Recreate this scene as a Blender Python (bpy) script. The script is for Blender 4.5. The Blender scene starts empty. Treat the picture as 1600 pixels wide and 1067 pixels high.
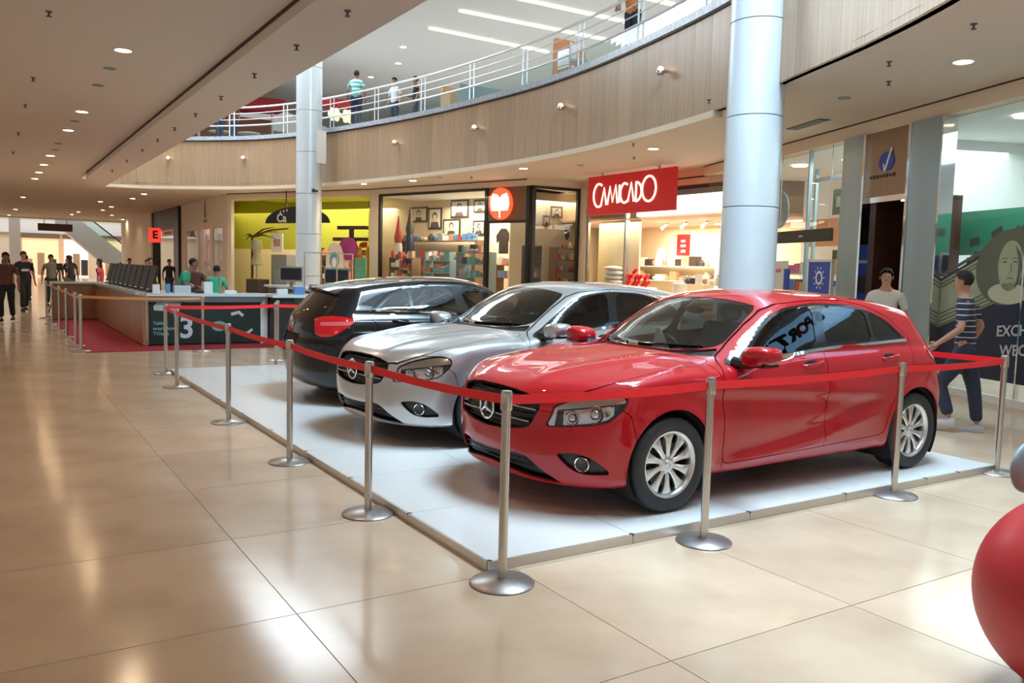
import bpy, bmesh, math, random
import numpy as np
from mathutils import Vector, Matrix
random.seed(7)
ORD = ['first', 'second', 'third', 'fourth', 'fifth', 'sixth', 'seventh', 'eighth', 'ninth', 'tenth', 'eleventh', 'twelfth', 'thirteenth', 'fourteenth', 'fifteenth', 'sixteenth', 'seventeenth', 'eighteenth', 'nineteenth', 'twentieth', 'twenty-first', 'twenty-second', 'twenty-third', 'twenty-fourth']
sc = bpy.context.scene
COL = sc.collection
PI = math.pi

# ------------------------------------------------------------------ camera
CAM_R = (0.845891, -0.532737, 0.025670)
CAM_U = (0.024046, 0.086171, 0.995990)
CAM_F = (0.532813, 0.841882, -0.085702)
cd = bpy.data.cameras.new('camera')
cam = bpy.data.objects.new('camera', cd)
COL.objects.link(cam)
cd.sensor_fit = 'HORIZONTAL'
cd.sensor_width = 36.0
cd.lens = 36.0 * 1302.13 / 1600.0
cd.clip_start = 0.05
cd.clip_end = 300
M = Matrix.Identity(4)
for i in range(3):
    M[i][0], M[i][1], M[i][2] = CAM_R[i], CAM_U[i], -CAM_F[i]
M[0][3], M[1][3], M[2][3] = -2.2162, -3.6819, 1.6036
cam.matrix_world = M
sc.camera = cam

# ------------------------------------------------------------------ light
sc.view_settings.view_transform = 'Standard'
sc.view_settings.look = 'None'
sc.view_settings.exposure = 0.22
sc.view_settings.gamma = 1.0
sc.view_settings.use_curve_mapping = False
try:
    sc.cycles.use_denoising = True
    sc.cycles.max_bounces = 8
    sc.cycles.transparent_max_bounces = 24
    sc.cycles.sample_clamp_indirect = 8.0
    sc.cycles.caustics_reflective = False
    sc.cycles.caustics_refractive = False
except Exception:
    pass
w = bpy.data.worlds.new('world')
sc.world = w
w.use_nodes = True
w.node_tree.nodes['Background'].inputs[0].default_value = (1.0, 0.95, 0.90, 1)
w.node_tree.nodes['Background'].inputs[1].default_value = 0.36

def area(name, loc, size, power, color, rot=(0, 0, 0)):
    l = bpy.data.lights.new(name, 'AREA')
    l.shape = 'RECTANGLE'
    l.size, l.size_y = size
    l.energy = power
    l.color = color
    o = bpy.data.objects.new(name, l)
    o.location = loc
    o.rotation_euler = rot
    COL.objects.link(o)
    return o

def spot(name, loc, power, color, radius=0.07, cone=150, blend=0.6, parent=None):
    l = bpy.data.lights.new(name, 'SPOT')
    l.energy = power
    l.color = color
    l.shadow_soft_size = radius
    l.spot_size = math.radians(cone)
    l.spot_blend = blend
    o = bpy.data.objects.new(name, l)
    o.location = loc
    COL.objects.link(o)
    return o

DAY = (0.56, 0.79, 1.0)
WARM = (1.0, 0.75, 0.52)
# daylight through the glass roof over the atrium
area('skylight', (5.3, -1.8, 10.5), (6.2, 8.0), 7600, DAY)
area('skylight', (5.0, 23.2, 10.5), (6.0, 7.6), 1400, (0.80, 0.92, 1.0))
# lamps inside the shops
area('shop_light', (11.2, 3.6, 3.8), (2.2, 8.5), 190, (0.80, 0.97, 1.0), (0, 0, -0.37))
area('shop_light', (14.6, 14.2, 3.04), (3.4, 4.6), 420, (1.0, 0.86, 0.68))
area('shop_light', (11.9, 20.0, 3.75), (3.4, 5.0), 420, (1.0, 0.86, 0.66))
area('shop_light', (9.0, 27.4, 3.8), (3.6, 4.4), 260, (1.0, 0.93, 0.72))
area('shop_light', (7.6, 33.8, 3.7), (2.4, 7.0), 150, (1.0, 0.80, 0.66))
# upper storey and the far atrium behind the escalator
area('upper_hall_light', (13.5, 17.0, 8.8), (5.5, 26), 560, (0.95, 0.98, 1.0))
area('far_skylight', (3.0, 67.0, 9.5), (16, 10), 1300, (0.9, 0.96, 1.0))

# ------------------------------------------------------------------ materials
MATS = {}
def mat(name, col=(0.8, 0.8, 0.8), rough=0.5, metal=0.0, spec=0.5, coat=0.0, emit=0.0, emit_col=None,
        noise=None, rand=0.0, bump=None, coat_rough=0.03, aniso=0.0):
    """noise=(scale, second colour, stretch xyz); rand = per-object value jitter"""
    m = bpy.data.materials.new(name)
    m.use_nodes = True
    nt = m.node_tree
    b = nt.nodes['Principled BSDF']
    b.inputs['Base Color'].default_value = (*col, 1)
    b.inputs['Roughness'].default_value = rough
    b.inputs['Metallic'].default_value = metal
    b.inputs['Specular IOR Level'].default_value = spec
    b.inputs['Coat Weight'].default_value = coat
    b.inputs['Coat Roughness'].default_value = coat_rough
    if emit:
        b.inputs['Emission Color'].default_value = (*(emit_col or col), 1)
        b.inputs['Emission Strength'].default_value = emit
    src = None
    if noise:
        tc = nt.nodes.new('ShaderNodeTexCoord')
        mp = nt.nodes.new('ShaderNodeMapping')
        mp.inputs['Scale'].default_value = noise[2] if len(noise) > 2 else (1, 1, 1)
        nz = nt.nodes.new('ShaderNodeTexNoise')
        nz.inputs['Scale'].default_value = noise[0]
        nz.inputs['Detail'].default_value = 5
        rp = nt.nodes.new('ShaderNodeValToRGB')
        rp.color_ramp.elements[0].position = 0.35
        rp.color_ramp.elements[1].position = 0.68
        rp.color_ramp.elements[0].color = (*col, 1)
        rp.color_ramp.elements[1].color = (*noise[1], 1)
        nt.links.new(tc.outputs['Object'], mp.inputs['Vector'])
        nt.links.new(mp.outputs['Vector'], nz.inputs['Vector'])
        nt.links.new(nz.outputs['Fac'], rp.inputs['Fac'])
        src = rp.outputs['Color']
        if bump:
            bp = nt.nodes.new('ShaderNodeBump')
            bp.inputs['Strength'].default_value = bump
            bp.inputs['Distance'].default_value = 0.02
            nt.links.new(nz.outputs['Fac'], bp.inputs['Height'])
            nt.links.new(bp.outputs['Normal'], b.inputs['Normal'])
    if rand:
        oi = nt.nodes.new('ShaderNodeObjectInfo')
        mr = nt.nodes.new('ShaderNodeMapRange')
        mr.inputs['To Min'].default_value = 1 - rand
        mr.inputs['To Max'].default_value = 1 + rand
        hs = nt.nodes.new('ShaderNodeHueSaturation')
        hs.inputs['Color'].default_value = (*col, 1)
        nt.links.new(oi.outputs['Random'], mr.inputs['Value'])
        nt.links.new(mr.outputs['Result'], hs.inputs['Value'])
        if src:
            nt.links.new(src, hs.inputs['Color'])
        src = hs.outputs['Color']
    if src:
        nt.links.new(src, b.inputs['Base Color'])
    MATS[name] = m
    return m

def glass_mat(name, tint=(1, 1, 1), gloss=1.0, f0=0.06, rough=0.0):
    """thin pane: tinted see-through mixed with a mirror by view angle"""
    m = bpy.data.materials.new(name)
    m.use_nodes = True
    nt = m.node_tree
    nt.nodes.clear()
    out = nt.nodes.new('ShaderNodeOutputMaterial')
    mx = nt.nodes.new('ShaderNodeMixShader')
    tr = nt.nodes.new('ShaderNodeBsdfTransparent')
    tr.inputs[0].default_value = (*tint, 1)
    gl = nt.nodes.new('ShaderNodeBsdfGlossy')
    gl.inputs['Color'].default_value = (gloss, gloss, gloss, 1)
    gl.inputs['Roughness'].default_value = rough
    lw = nt.nodes.new('ShaderNodeLayerWeight')
    lw.inputs['Blend'].default_value = 0.5
    pw = nt.nodes.new('ShaderNodeMath')
    pw.operation = 'POWER'
    pw.inputs[1].default_value = 4.5
    ad = nt.nodes.new('ShaderNodeMath')
    ad.operation = 'ADD'
    ad.inputs[1].default_value = f0
    ad.use_clamp = True
    nt.links.new(lw.outputs['Facing'], pw.inputs[0])
    nt.links.new(pw.outputs[0], ad.inputs[0])
    nt.links.new(ad.outputs[0], mx.inputs[0])
    nt.links.new(tr.outputs[0], mx.inputs[1])
    nt.links.new(gl.outputs[0], mx.inputs[2])
    nt.links.new(mx.outputs[0], out.inputs[0])
    MATS[name] = m
    return m

def emit_mat(name, col, strength):
    return mat(name, col, 0.5, emit=strength)

mat('marble', (0.62, 0.465, 0.325), 0.15, spec=0.55, noise=(1.7, (0.52, 0.375, 0.25), (1, 1, 1)), rand=0.07)
mat('joint', (0.48, 0.35, 0.235), 0.35)
mat('ceiling_paint', (0.72, 0.635, 0.545), 0.75)
mat('white_paint', (0.80, 0.79, 0.76), 0.6)
mat('cream_paint', (0.74, 0.62, 0.47), 0.6)
mat('gap_dark', (0.06, 0.035, 0.02), 0.8)
mat('wood_panel', (0.46, 0.31, 0.19), 0.30, noise=(3.0, (0.37, 0.24, 0.14), (9, 9, 0.25)), rand=0.10)
mat('stone_edge', (0.36, 0.40, 0.46), 0.25, noise=(14, (0.52, 0.56, 0.62)))
mat('white_metal', (0.80, 0.82, 0.84), 0.3, 0.3)
mat('column_metal', (0.66, 0.73, 0.77), 0.36, 0.25, coat=0.15)
mat('seam', (0.10, 0.11, 0.12), 0.6)
mat('steel', (0.56, 0.53, 0.48), 0.27, 1.0)
mat('steel_base', (0.36, 0.33, 0.31), 0.35, 0.85)
mat('chrome', (0.85, 0.85, 0.86), 0.06, 1.0)
mat('alu_edge', (0.58, 0.52, 0.46), 0.38, 0.6)
mat('platform_panel', (0.68, 0.665, 0.63), 0.22, spec=0.5, rand=0.012)
mat('bolt_dark', (0.05, 0.045, 0.04), 0.5, 0.5)
mat('belt_red', (0.85, 0.015, 0.022), 0.55)
mat('belt_tan', (0.70, 0.33, 0.11), 0.6)
mat('plastic_dark', (0.02, 0.02, 0.022), 0.4)
glass_mat('shop_glass', (0.93, 0.97, 0.96), 0.9, 0.035)
glass_mat('rail_glass', (0.80, 0.92, 0.90), 0.9, 0.05)
glass_mat('car_glass', (0.46, 0.52, 0.50), 1.0, 0.045)
glass_mat('car_glass_dark', (0.13, 0.14, 0.14), 1.0, 0.085)
glass_mat('lamp_lens', (0.92, 0.94, 0.95), 1.0, 0.05)
mat('paint_red', (0.40, 0.0025, 0.008), 0.5, spec=0.12, coat=1.0)
mat('paint_silver', (0.50, 0.50, 0.495), 0.30, 0.75, coat=0.9)
mat('paint_black', (0.005, 0.005, 0.0055), 0.5, spec=0.1, coat=1.0)
mat('rubber', (0.016, 0.016, 0.017), 0.62, noise=(30, (0.022, 0.022, 0.023)))
mat('alloy', (0.68, 0.68, 0.68), 0.25, 0.85, coat=0.4)
mat('brake', (0.16, 0.15, 0.15), 0.4, 0.8)
mat('trim_black', (0.010, 0.010, 0.011), 0.16, coat=0.5)
mat('liner', (0.006, 0.006, 0.006), 0.85)
mat('grille_black', (0.010, 0.010, 0.011), 0.4)
mat('lamp_bowl', (0.72, 0.72, 0.72), 0.16, 1.0)
mat('lamp_house', (0.07, 0.07, 0.075), 0.3, 0.3)
mat('lamp_amber', (0.55, 0.25, 0.06), 0.2)
mat('tail_red', (0.55, 0.006, 0.012), 0.12, coat=1.0)
mat('tail_clear', (0.62, 0.12, 0.12), 0.15, coat=1.0)
mat('seat_cloth', (0.035, 0.035, 0.038), 0.85, noise=(60, (0.05, 0.05, 0.053)))
mat('dash_grey', (0.05, 0.052, 0.055), 0.7)
mat('paper', (0.80, 0.84, 0.82), 0.7)

# ------------------------------------------------------------------ mesh helper
class MB:
    def __init__(self):
        self.v, self.f = [], []
    def add(self, vs, fs):
        n = len(self.v)
        self.v += [tuple(map(float, a)) for a in vs]
        self.f += [tuple(i + n for i in f) for f in fs]
        return self
    def box(self, lo, hi):
        x0, y0, z0 = lo
        x1, y1, z1 = hi
        return self.add([(x0, y0, z0), (x1, y0, z0), (x1, y1, z0), (x0, y1, z0), (x0, y0, z1), (x1, y0, z1), (x1, y1, z1), (x0, y1, z1)],
                        [(0, 3, 2, 1), (4, 5, 6, 7), (0, 1, 5, 4), (1, 2, 6, 5), (2, 3, 7, 6), (3, 0, 4, 7)])
    def bar(self, a, b, w, h, up=(0, 0, 1)):
        a, b = Vector(a), Vector(b)
        d = (b - a).normalized()
        up = Vector(up)
        if abs(d.dot(up)) > 0.98:
            up = Vector((1, 0, 0))
        s = d.cross(up).normalized() * w / 2
        t = s.cross(d).normalized() * h / 2
        vs = [p + i * s + j * t for p in (a, b) for i, j in ((-1, -1), (1, -1), (1, 1), (-1, 1))]
        return self.add(vs, [(0, 3, 2, 1), (4, 5, 6, 7), (0, 1, 5, 4), (1, 2, 6, 5), (2, 3, 7, 6), (3, 0, 4, 7)])
    def tube(self, pts, r, n=10, cap=True):
        pts = [Vector(p) for p in pts]
        k = len(pts)
        rs = r if isinstance(r, (list, tuple)) else [r] * k
        rings = []
        ref = None
        for i, p in enumerate(pts):
            d = ((pts[min(i + 1, k - 1)] - pts[max(i - 1, 0)])).normalized()
            if ref is None:
                ref = Vector((0, 0, 1)) if abs(d.z) < 0.9 else Vector((1, 0, 0))
            s = d.cross(ref).normalized()
            t = s.cross(d).normalized()
            ref = t
            rings.append([p + rs[i] * (math.cos(2 * PI * j / n) * s + math.sin(2 * PI * j / n) * t) for j in range(n)])
        vs = [q for g in rings for q in g]
        fs = [(i * n + j, i * n + (j + 1) % n, (i + 1) * n + (j + 1) % n, (i + 1) * n + j) for i in range(k - 1) for j in range(n)]
        if cap:
            fs += [tuple(range(n))[::-1], tuple(range((k - 1) * n, k * n))]
        return self.add(vs, fs)
    def lathe(self, prof, n=24, o=(0, 0, 0), axis='z', closed=False):
        """prof = [(r, h)]"""
        vs = []
        for r, h in prof:
            for j in range(n):
                a = 2 * PI * j / n
                c, s = r * math.cos(a), r * math.sin(a)
                q = (c, s, h) if axis == 'z' else ((c, h, s) if axis == 'y' else (h, c, s))
                vs.append((q[0] + o[0], q[1] + o[1], q[2] + o[2]))
        k = len(prof)
        fs = [(i * n + j, i * n + (j + 1) % n, (i + 1) * n + (j + 1) % n, (i + 1) * n + j) for i in range(k - 1) for j in range(n)]
        if not closed:
            if prof[0][0] > 1e-6:
                fs.append(tuple(range(n))[::-1])
            if prof[-1][0] > 1e-6:
                fs.append(tuple(range((k - 1) * n, k * n)))
        else:
            fs += [((k - 1) * n + j, (k - 1) * n + (j + 1) % n, (j + 1) % n, j) for j in range(n)]
        return self.add(vs, fs)
    def prism(self, poly, frame, depth):
        """poly 2d; frame=(origin,u,v); extruded along u x v by depth (from 0)"""
        o, u, v = (Vector(q) for q in frame)
        nrm = u.cross(v).normalized() * depth
        a = [o + u * x + v * y for x, y in poly]
        b = [q + nrm for q in a]
        k = len(poly)
        return self.add(a + b, [tuple(range(k))[::-1], tuple(range(k, 2 * k))] + [(i, (i + 1) % k, k + (i + 1) % k, k + i) for i in range(k)])
    def stroke(self, pts, w, frame, depth, closed=False):
        """flat lettering stroke: boxes along a 2d path in frame, standing proud by depth"""
        o, u, v = (Vector(q) for q in frame)
        n = u.cross(v).normalized()
        P = list(pts) + ([pts[0]] if closed else [])
        k = len(P)
        L, R = [], []
        for i in range(k):
            a = Vector(P[max(i - 1, 0)] if not (closed and i == 0) else P[k - 2])
            b = Vector(P[min(i + 1, k - 1)] if not (closed and i == k - 1) else P[1])
            d = (b - a)
            d = d / max(d.length, 1e-9)
            q = Vector((-d.y, d.x)) * w / 2
            c = Vector(P[i])
            L.append(c + q)
            R.append(c - q)
        vs = []
        for q in L + R:
            vs.append(o + u * q.x + v * q.y)
        for q in L + R:
            vs.append(o + u * q.x + v * q.y + n * depth)
        fs = []
        m = 2 * k
        for i in range(k - 1):
            fs += [(m + i, m + k + i, m + k + i + 1, m + i + 1), (i, i + 1, m + i + 1, m + i), (k + i + 1, k + i, m + k + i, m + k + i + 1)]
        fs += [(0, m, m + k, k), (k - 1, 2 * k - 1, m + 2 * k - 1, m + k - 1)]
        return self.add(vs, fs)
    def ball(self, c, r, n=12, m=8):
        rx, ry, rz = (r, r, r) if not isinstance(r, (tuple, list)) else r
        vs = [(c[0], c[1], c[2] - rz)]
        for i in range(1, m):
            t = -PI / 2 + PI * i / m
            for j in range(n):
                a = 2 * PI * j / n
                vs.append((c[0] + rx * math.cos(t) * math.cos(a), c[1] + ry * math.cos(t) * math.sin(a), c[2] + rz * math.sin(t)))
        vs.append((c[0], c[1], c[2] + rz))
        fs = [(0, 1 + (j + 1) % n, 1 + j) for j in range(n)]
        for i in range(m - 2):
            fs += [(1 + i * n + j, 1 + i * n + (j + 1) % n, 1 + (i + 1) * n + (j + 1) % n, 1 + (i + 1) * n + j) for j in range(n)]
        e = 1 + (m - 2) * n
        fs += [(e + j, e + (j + 1) % n, e + n) for j in range(n)]
        return self.add(vs, fs)
    def build(self, name, m, parent=None, smooth=None, origin=None):
        me = bpy.data.meshes.new(name)
        vs = self.v
        if origin is not None:
            vs = [(a - origin[0], b - origin[1], c - origin[2]) for a, b, c in vs]
        me.from_pydata(vs, [], self.f)
        me.materials.append(MATS[m] if isinstance(m, str) else m)
        o = bpy.data.objects.new(name, me)
        COL.objects.link(o)
        if origin is not None:
            o.location = origin
        if smooth is not None:
            me.polygons.foreach_set('use_smooth', [True] * len(me.polygons))
            if smooth < 180:
                me.set_sharp_from_angle(angle=math.radians(smooth))
        me.update()
        if parent is not None:
            o.parent = parent
        return o

def tag(o, label=None, cat=None, group=None, kind=None):
    if label: o['label'] = label
    if cat: o['category'] = cat
    if group: o['group'] = group
    if kind: o['kind'] = kind
    return o

def empty(name, loc=(0, 0, 0), rz=0.0, label=None, cat=None, group=None):
    o = bpy.data.objects.new(name, None)
    o.empty_display_size = 0.1
    o.location = loc
    o.rotation_euler = (0, 0, rz)
    COL.objects.link(o)
    return tag(o, label, cat, group)

def copy_tree(o, parent=None):
    c = o.copy()
    COL.objects.link(c)
    if parent is not None:
        c.parent = parent
    for ch in list(o.children):
        copy_tree(ch, c)
    return c

def struct(o):
    o['kind'] = 'structure'
    return o

def text_mesh(txt, size, frame, name, m, parent=None, depth=0.006, align='CENTER', bold=0.0):
    """lettering as a mesh in the plane frame=(origin,u,v)"""
    cu = bpy.data.curves.new('lettering', 'FONT')
    cu.body = txt
    cu.size = size
    cu.extrude = depth
    cu.offset = bold
    cu.align_x = align
    cu.align_y = 'CENTER'
    cu.resolution_u = 3
    t = bpy.data.objects.new('lettering', cu)
    COL.objects.link(t)
    dg = bpy.context.evaluated_depsgraph_get()
    me = bpy.data.meshes.new_from_object(t.evaluated_get(dg))
    COL.objects.unlink(t)
    bpy.data.objects.remove(t)
    o_, u, v = (Vector(q) for q in frame)
    u = u.normalized(); v = v.normalized(); n = u.cross(v)
    for vert in me.vertices:
        c = vert.co
        vert.co = o_ + u * c.x + v * c.y + n * c.z
    me.materials.clear()
    me.materials.append(MATS[m])
    ob = bpy.data.objects.new(name, me)
    COL.objects.link(ob)
    if parent is not None:
        ob.parent = parent
    return ob

def oval(cx, cy, rx, ry, n=24, a0=0, a1=2 * PI):
    full = abs(a1 - a0 - 2 * PI) < 1e-6
    k = n if full else n - 1
    return [(cx + rx * math.cos(a0 + (a1 - a0) * i / k), cy + ry * math.sin(a0 + (a1 - a0) * i / k)) for i in range(n)]
# =================================================================== building
H = 4.2
FAS = [(2.2, -3.2), (3.2, -2.05), (4.4, -0.55), (5.4, 0.95), (6.12, 2.33), (6.76, 3.88), (7.5, 5.64), (8.12, 8.4), (8.45, 10.83), (8.5, 13.46),
       (8.05, 17.78), (6.97, 22.31), (5.62, 25.18), (3.92, 26.99), (2.64, 28.04), (1.33, 28.49)]
def catmull(P, step=0.05):
    P = [Vector(p) for p in P]
    P = [2 * P[0] - P[1]] + P + [2 * P[-1] - P[-2]]
    out = []
    for i in range(1, len(P) - 2):
        n = max(2, int((P[i + 1] - P[i]).length / step))
        for k in range(n):
            t = k / n
            a, b, c, d = P[i - 1:i + 3]
            out.append(0.5 * (2 * b + (c - a) * t + (2 * a - 5 * b + 4 * c - d) * t * t + (3 * b - a - 3 * c + d) * t ** 3))
    out.append(P[-2])
    return out
def resample(C, ds):
    L = [0]
    for a, b in zip(C, C[1:]):
        L.append(L[-1] + (b - a).length)
    n = max(1, round(L[-1] / ds))
    out, j = [], 0
    for k in range(n + 1):
        s = L[-1] * k / n
        while j < len(L) - 2 and L[j + 1] < s:
            j += 1
        t = (s - L[j]) / max(L[j + 1] - L[j], 1e-9)
        out.append(C[j].lerp(C[j + 1], min(max(t, 0), 1)))
    return out
FC = catmull(FAS)
def normals(pts):
    out = []
    for i in range(len(pts)):
        d = (pts[min(i + 1, len(pts) - 1)] - pts[max(i - 1, 0)]).normalized()
        out.append(Vector((d.y, -d.x)))      # away from the void (outwards)
    return out
def offset_curve(pts, d):
    return [p + n * d for p, n in zip(pts, normals(pts))]
def ribbon(mb, pts, off0, off1, z0, z1):
    """closed strip along a plan curve, rectangular section"""
    A, B = offset_curve(pts, off0), offset_curve(pts, off1)
    n = len(pts)
    vs = [(p.x, p.y, z0) for p in A] + [(p.x, p.y, z1) for p in A] + [(p.x, p.y, z1) for p in B] + [(p.x, p.y, z0) for p in B]
    fs = []
    for i in range(n - 1):
        for k in range(4):
            a, b = k * n, ((k + 1) % 4) * n
            fs.append((a + i, a + i + 1, b + i + 1, b + i))
    fs += [(0, n, 2 * n, 3 * n), (n - 1, 4 * n - 1, 3 * n - 1, 2 * n - 1)]
    return mb.add(vs, fs)

# ---- floor: marble tiles 1.2 m, joints aligned with the photograph
floor = struct(MB().box((-9, -13, -0.12), (24, 80, -0.004)).build('floor', 'joint'))
tile_cells = []
for i in range(-3, 10):
    for j in range(-3, 60):
        x0, y0 = -1.04 + 1.2 * i, -0.03 + 1.2 * j
        cx, cy = x0 + 0.6, y0 + 0.6
        dx, dy = cx + 2.216, cy + 3.682
        dep = dx * 0.535 + dy * 0.845
        lat = dx * 0.845 - dy * 0.535
        if dep < 1.4 or abs(lat) > dep * 0.66 + 0.9 or cx > 9.6:
            continue
        if cx > 5.5 and cy > 14 or cy > 14 and cx > 3.2:
            continue
        if 0.3 < x0 and x0 + 1.2 < 4.9 and 0.2 < y0 and y0 + 1.2 < 8.7:
            continue
        tile_cells.append((dep, x0, y0))
tile_cells.sort()
near_tiles = tile_cells[:296]
tm = MB().box((0.0025, 0.0025, -0.02), (1.1975, 1.1975, 0.0)).build('floor_tile', 'marble', floor)
tm.location = (near_tiles[0][1], near_tiles[0][2], 0)
for d, x0, y0 in near_tiles[1:]:
    c = tm.copy()
    c.location = (x0, y0, 0)
    COL.objects.link(c)
    c.parent = floor
used = {(round(x, 3), round(y, 3)) for d, x, y in near_tiles}
rest = MB()
for i in range(-6, 19):
    for j in range(-7, 66):
        x0, y0 = -1.04 + 1.2 * i, -0.03 + 1.2 * j
        if (round(x0, 3), round(y0, 3)) not in used:
            rest.add([(x0 + .003, y0 + .003, 0), (x0 + 1.197, y0 + .003, 0), (x0 + 1.197, y0 + 1.197, 0), (x0 + .003, y0 + 1.197, 0)], [(0, 1, 2, 3)])
tag(rest.build('far_tiles', 'marble', floor), kind='stuff')

# ---- ceiling of the lower storey, bulkhead beside the void
ceil = MB()
cc = resample(FC, 0.8)
for a, b in zip(cc, cc[1:]):
    def far(p):
        return (20.0, p.y) if p.y < 27.2 else (20.0, 27.2 + (p.y - 27.2) * 9)
    fa, fb = far(a), far(b)
    ceil.add([(a.x, a.y, H), (b.x, b.y, H), (fb[0], fb[1], H), (fa[0], fa[1], H)], [(0, 3, 2, 1)])
    ceil.add([(a.x, a.y, H + .1), (b.x, b.y, H + .1), (fb[0], fb[1], H + .1), (fa[0], fa[1], H + .1)], [(0, 1, 2, 3)])
ceil.add([(-9, -13, H), (0.5, -13, H), (0.5, 27.0, H), (-9, 27.0, H)], [(0, 3, 2, 1)])
ceil.add([(-9, 27.0, H), (0.5, 27.0, H), (1.33, 28.49, H), (20, 39, H), (20, 59, H), (-9, 59, H)], [(0, 5, 4, 3, 2, 1)])
ceil.box((-9, -13, H + 0.02), (0.5, 27, H + 0.14)).box((-9, 39, H + 0.02), (20, 59, H + 0.14))
ceil.add([(2.2, -3.2, H), (20, -3.2, H), (20, -13, H), (2.2, -13, H)], [(0, 1, 2, 3)])
ceiling = struct(ceil.build('ceiling', 'ceiling_paint'))
bk = MB()
out = [(0.44, -13), (1.28, -13), (1.28, 28.6), (1.05, 28.2), (0.78, 27.4), (0.58, 26.4), (0.47, 25.2), (0.44, 24)]
bk.prism(out, ((0, 0, 4.05), (1, 0, 0), (0, 1, 0)), 0.145)
struct(bk.build('trim_1', 'ceiling_paint'))
gp = MB().box((0.50, -13, 4.196), (0.60, 24.5, 4.26))
gp.box((0.425, -13, 4.165), (0.445, 24.6, 4.199))
struct(gp.build('trim_2', 'gap_dark'))
struct(MB().box((1.16, -13, 4.2), (1.28, 28.4, 5.9)).build('wall_left_void', 'white_paint'))

# ---- curved fascia of the upper gallery: wood panels, lip, stone edge
fascia = empty('wall_gallery')
fascia['kind'] = 'structure'
dk = MB()
ribbon(dk, resample(FC, 0.3), 0.035, 0.12, 4.2, 5.87)
struct(dk.build('backing', 'gap_dark', fascia))
pp = resample(FC, 0.52)
for a, b in zip(pp, pp[1:]):
    d = (b - a).normalized()
    n = Vector((d.y, -d.x))
    a2, b2 = a + d * 0.0025, b - d * 0.0025
    m = MB()
    q = [a2, b2, b2 + n * 0.03, a2 + n * 0.03]
    m.add([(p.x, p.y, z) for z in (4.205, 5.72) for p in q], [(0, 3, 2, 1), (4, 5, 6, 7), (0, 1, 5, 4), (1, 2, 6, 5), (2, 3, 7, 6), (3, 0, 4, 7)])
    c = (a + b) / 2
    m.build('wood_panel', 'wood_panel', fascia, origin=(c.x, c.y, 4.96))
lip = MB()
ribbon(lip, [p for p in resample(FC, 0.4) if p.y > 6.0], -0.02, 0.16, 4.10, 4.205)
struct(lip.build('trim_3', 'cream_paint'))
se = MB()
ribbon(se, resample(FC, 0.3), -0.07, 0.3, 5.755, 5.885)
struct(se.build('trim_4', 'stone_edge'))
slab = MB()
for a, b in zip(cc, cc[1:]):
    slab.add([(a.x, a.y, 5.87), (b.x, b.y, 5.87), (22.0, b.y if b.y < 27.2 else 27.2 + (b.y - 27.2) * 12, 5.87), (22.0, a.y if a.y < 27.2 else 27.2 + (a.y - 27.2) * 12, 5.87)], [(0, 1, 2, 3)])
mat('pale_floor', (0.60, 0.60, 0.58), 0.3)
struct(slab.build('floor_upper', 'pale_floor'))
up = MB()
ou = offset_curve(cc, 0.25)
for a, b in zip(ou, ou[1:]):
    fy = lambda p: p.y if p.y < 27.2 else 27.2 + (p.y - 27.2) * 14
    up.add([(a.x, a.y, 9.0), (b.x, b.y, 9.0), (22.0, fy(b), 9.0), (22.0, fy(a), 9.0)], [(0, 3, 2, 1)])
    up.add([(a.x, a.y, 9.0), (b.x, b.y, 9.0), (b.x, b.y, 10.6), (a.x, a.y, 10.6)], [(0, 1, 2, 3)])
struct(up.build('ceiling_upper', 'white_paint'))
rf = MB().box((-9, -13, 10.6), (2.2, 44, 10.8)).box((8.4, -13, 10.6), (23, 44, 10.8)).box((2.2, 2.2, 10.6), (8.4, 19.3, 10.8)).box((2.2, 27.1, 10.6), (8.4, 44, 10.8)).box((2.2, -13, 10.6), (8.4, -5.8, 10.8))
struct(rf.build('ceiling_sky_blocker', 'ceiling_paint'))  # unseen roof, added to keep bright sky out of the windshield reflections
struct(MB().box((19.5, -6, 5.87), (19.7, 44, 9.0)).box((-2, 43.6, 5.87), (19.7, 43.8, 9.0)).build('wall_upper', 'white_paint'))

# ---- railing of the gallery
rail = empty('gallery_railing', label='long white metal and glass railing along the curved gallery edge', cat='railing')
rc = offset_curve(resample(FC, 0.35), 0.10)
for nm, z, r in (('handrail', 6.86, 0.030), ('rail', 6.66, 0.013), ('rail', 6.46, 0.013), ('rail', 6.26, 0.026)):
    MB().tube([(p.x, p.y, z) for p in rc], r, 8).build(nm, 'white_metal', rail, smooth=40)
post_pts = resample(FC, 2.3)
for a in post_pts:
    i = min(range(len(FC)), key=lambda k: (FC[k] - a).length)
    d = (FC[min(i + 1, len(FC) - 1)] - FC[max(i - 1, 0)]).normalized()
    n = Vector((d.y, -d.x))
    for s in (-0.09, 0.09):
        p = a + n * 0.10 + d * s
        MB().tube([(p.x, p.y, 5.88), (p.x, p.y, 6.84)], 0.018, 8).build('post', 'white_metal', rail, smooth=40)
for a, b in zip(post_pts, post_pts[1:]):
    seg = [p for p in resample(FC, 0.2)]
    ia = min(range(len(seg)), key=lambda k: (seg[k] - a).length)
    ib = min(range(len(seg)), key=lambda k: (seg[k] - b).length)
    if ib - ia < 2:
        continue
    sub = offset_curve(seg[ia:ib + 1], 0.10)
    g = MB()
    g.add([(p.x, p.y, z) for z in (5.885, 6.235) for p in sub], [(k, k + 1, len(sub) + k + 1, len(sub) + k) for k in range(len(sub) - 1)])
    g.build('glass_panel', 'rail_glass', rail)

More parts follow.
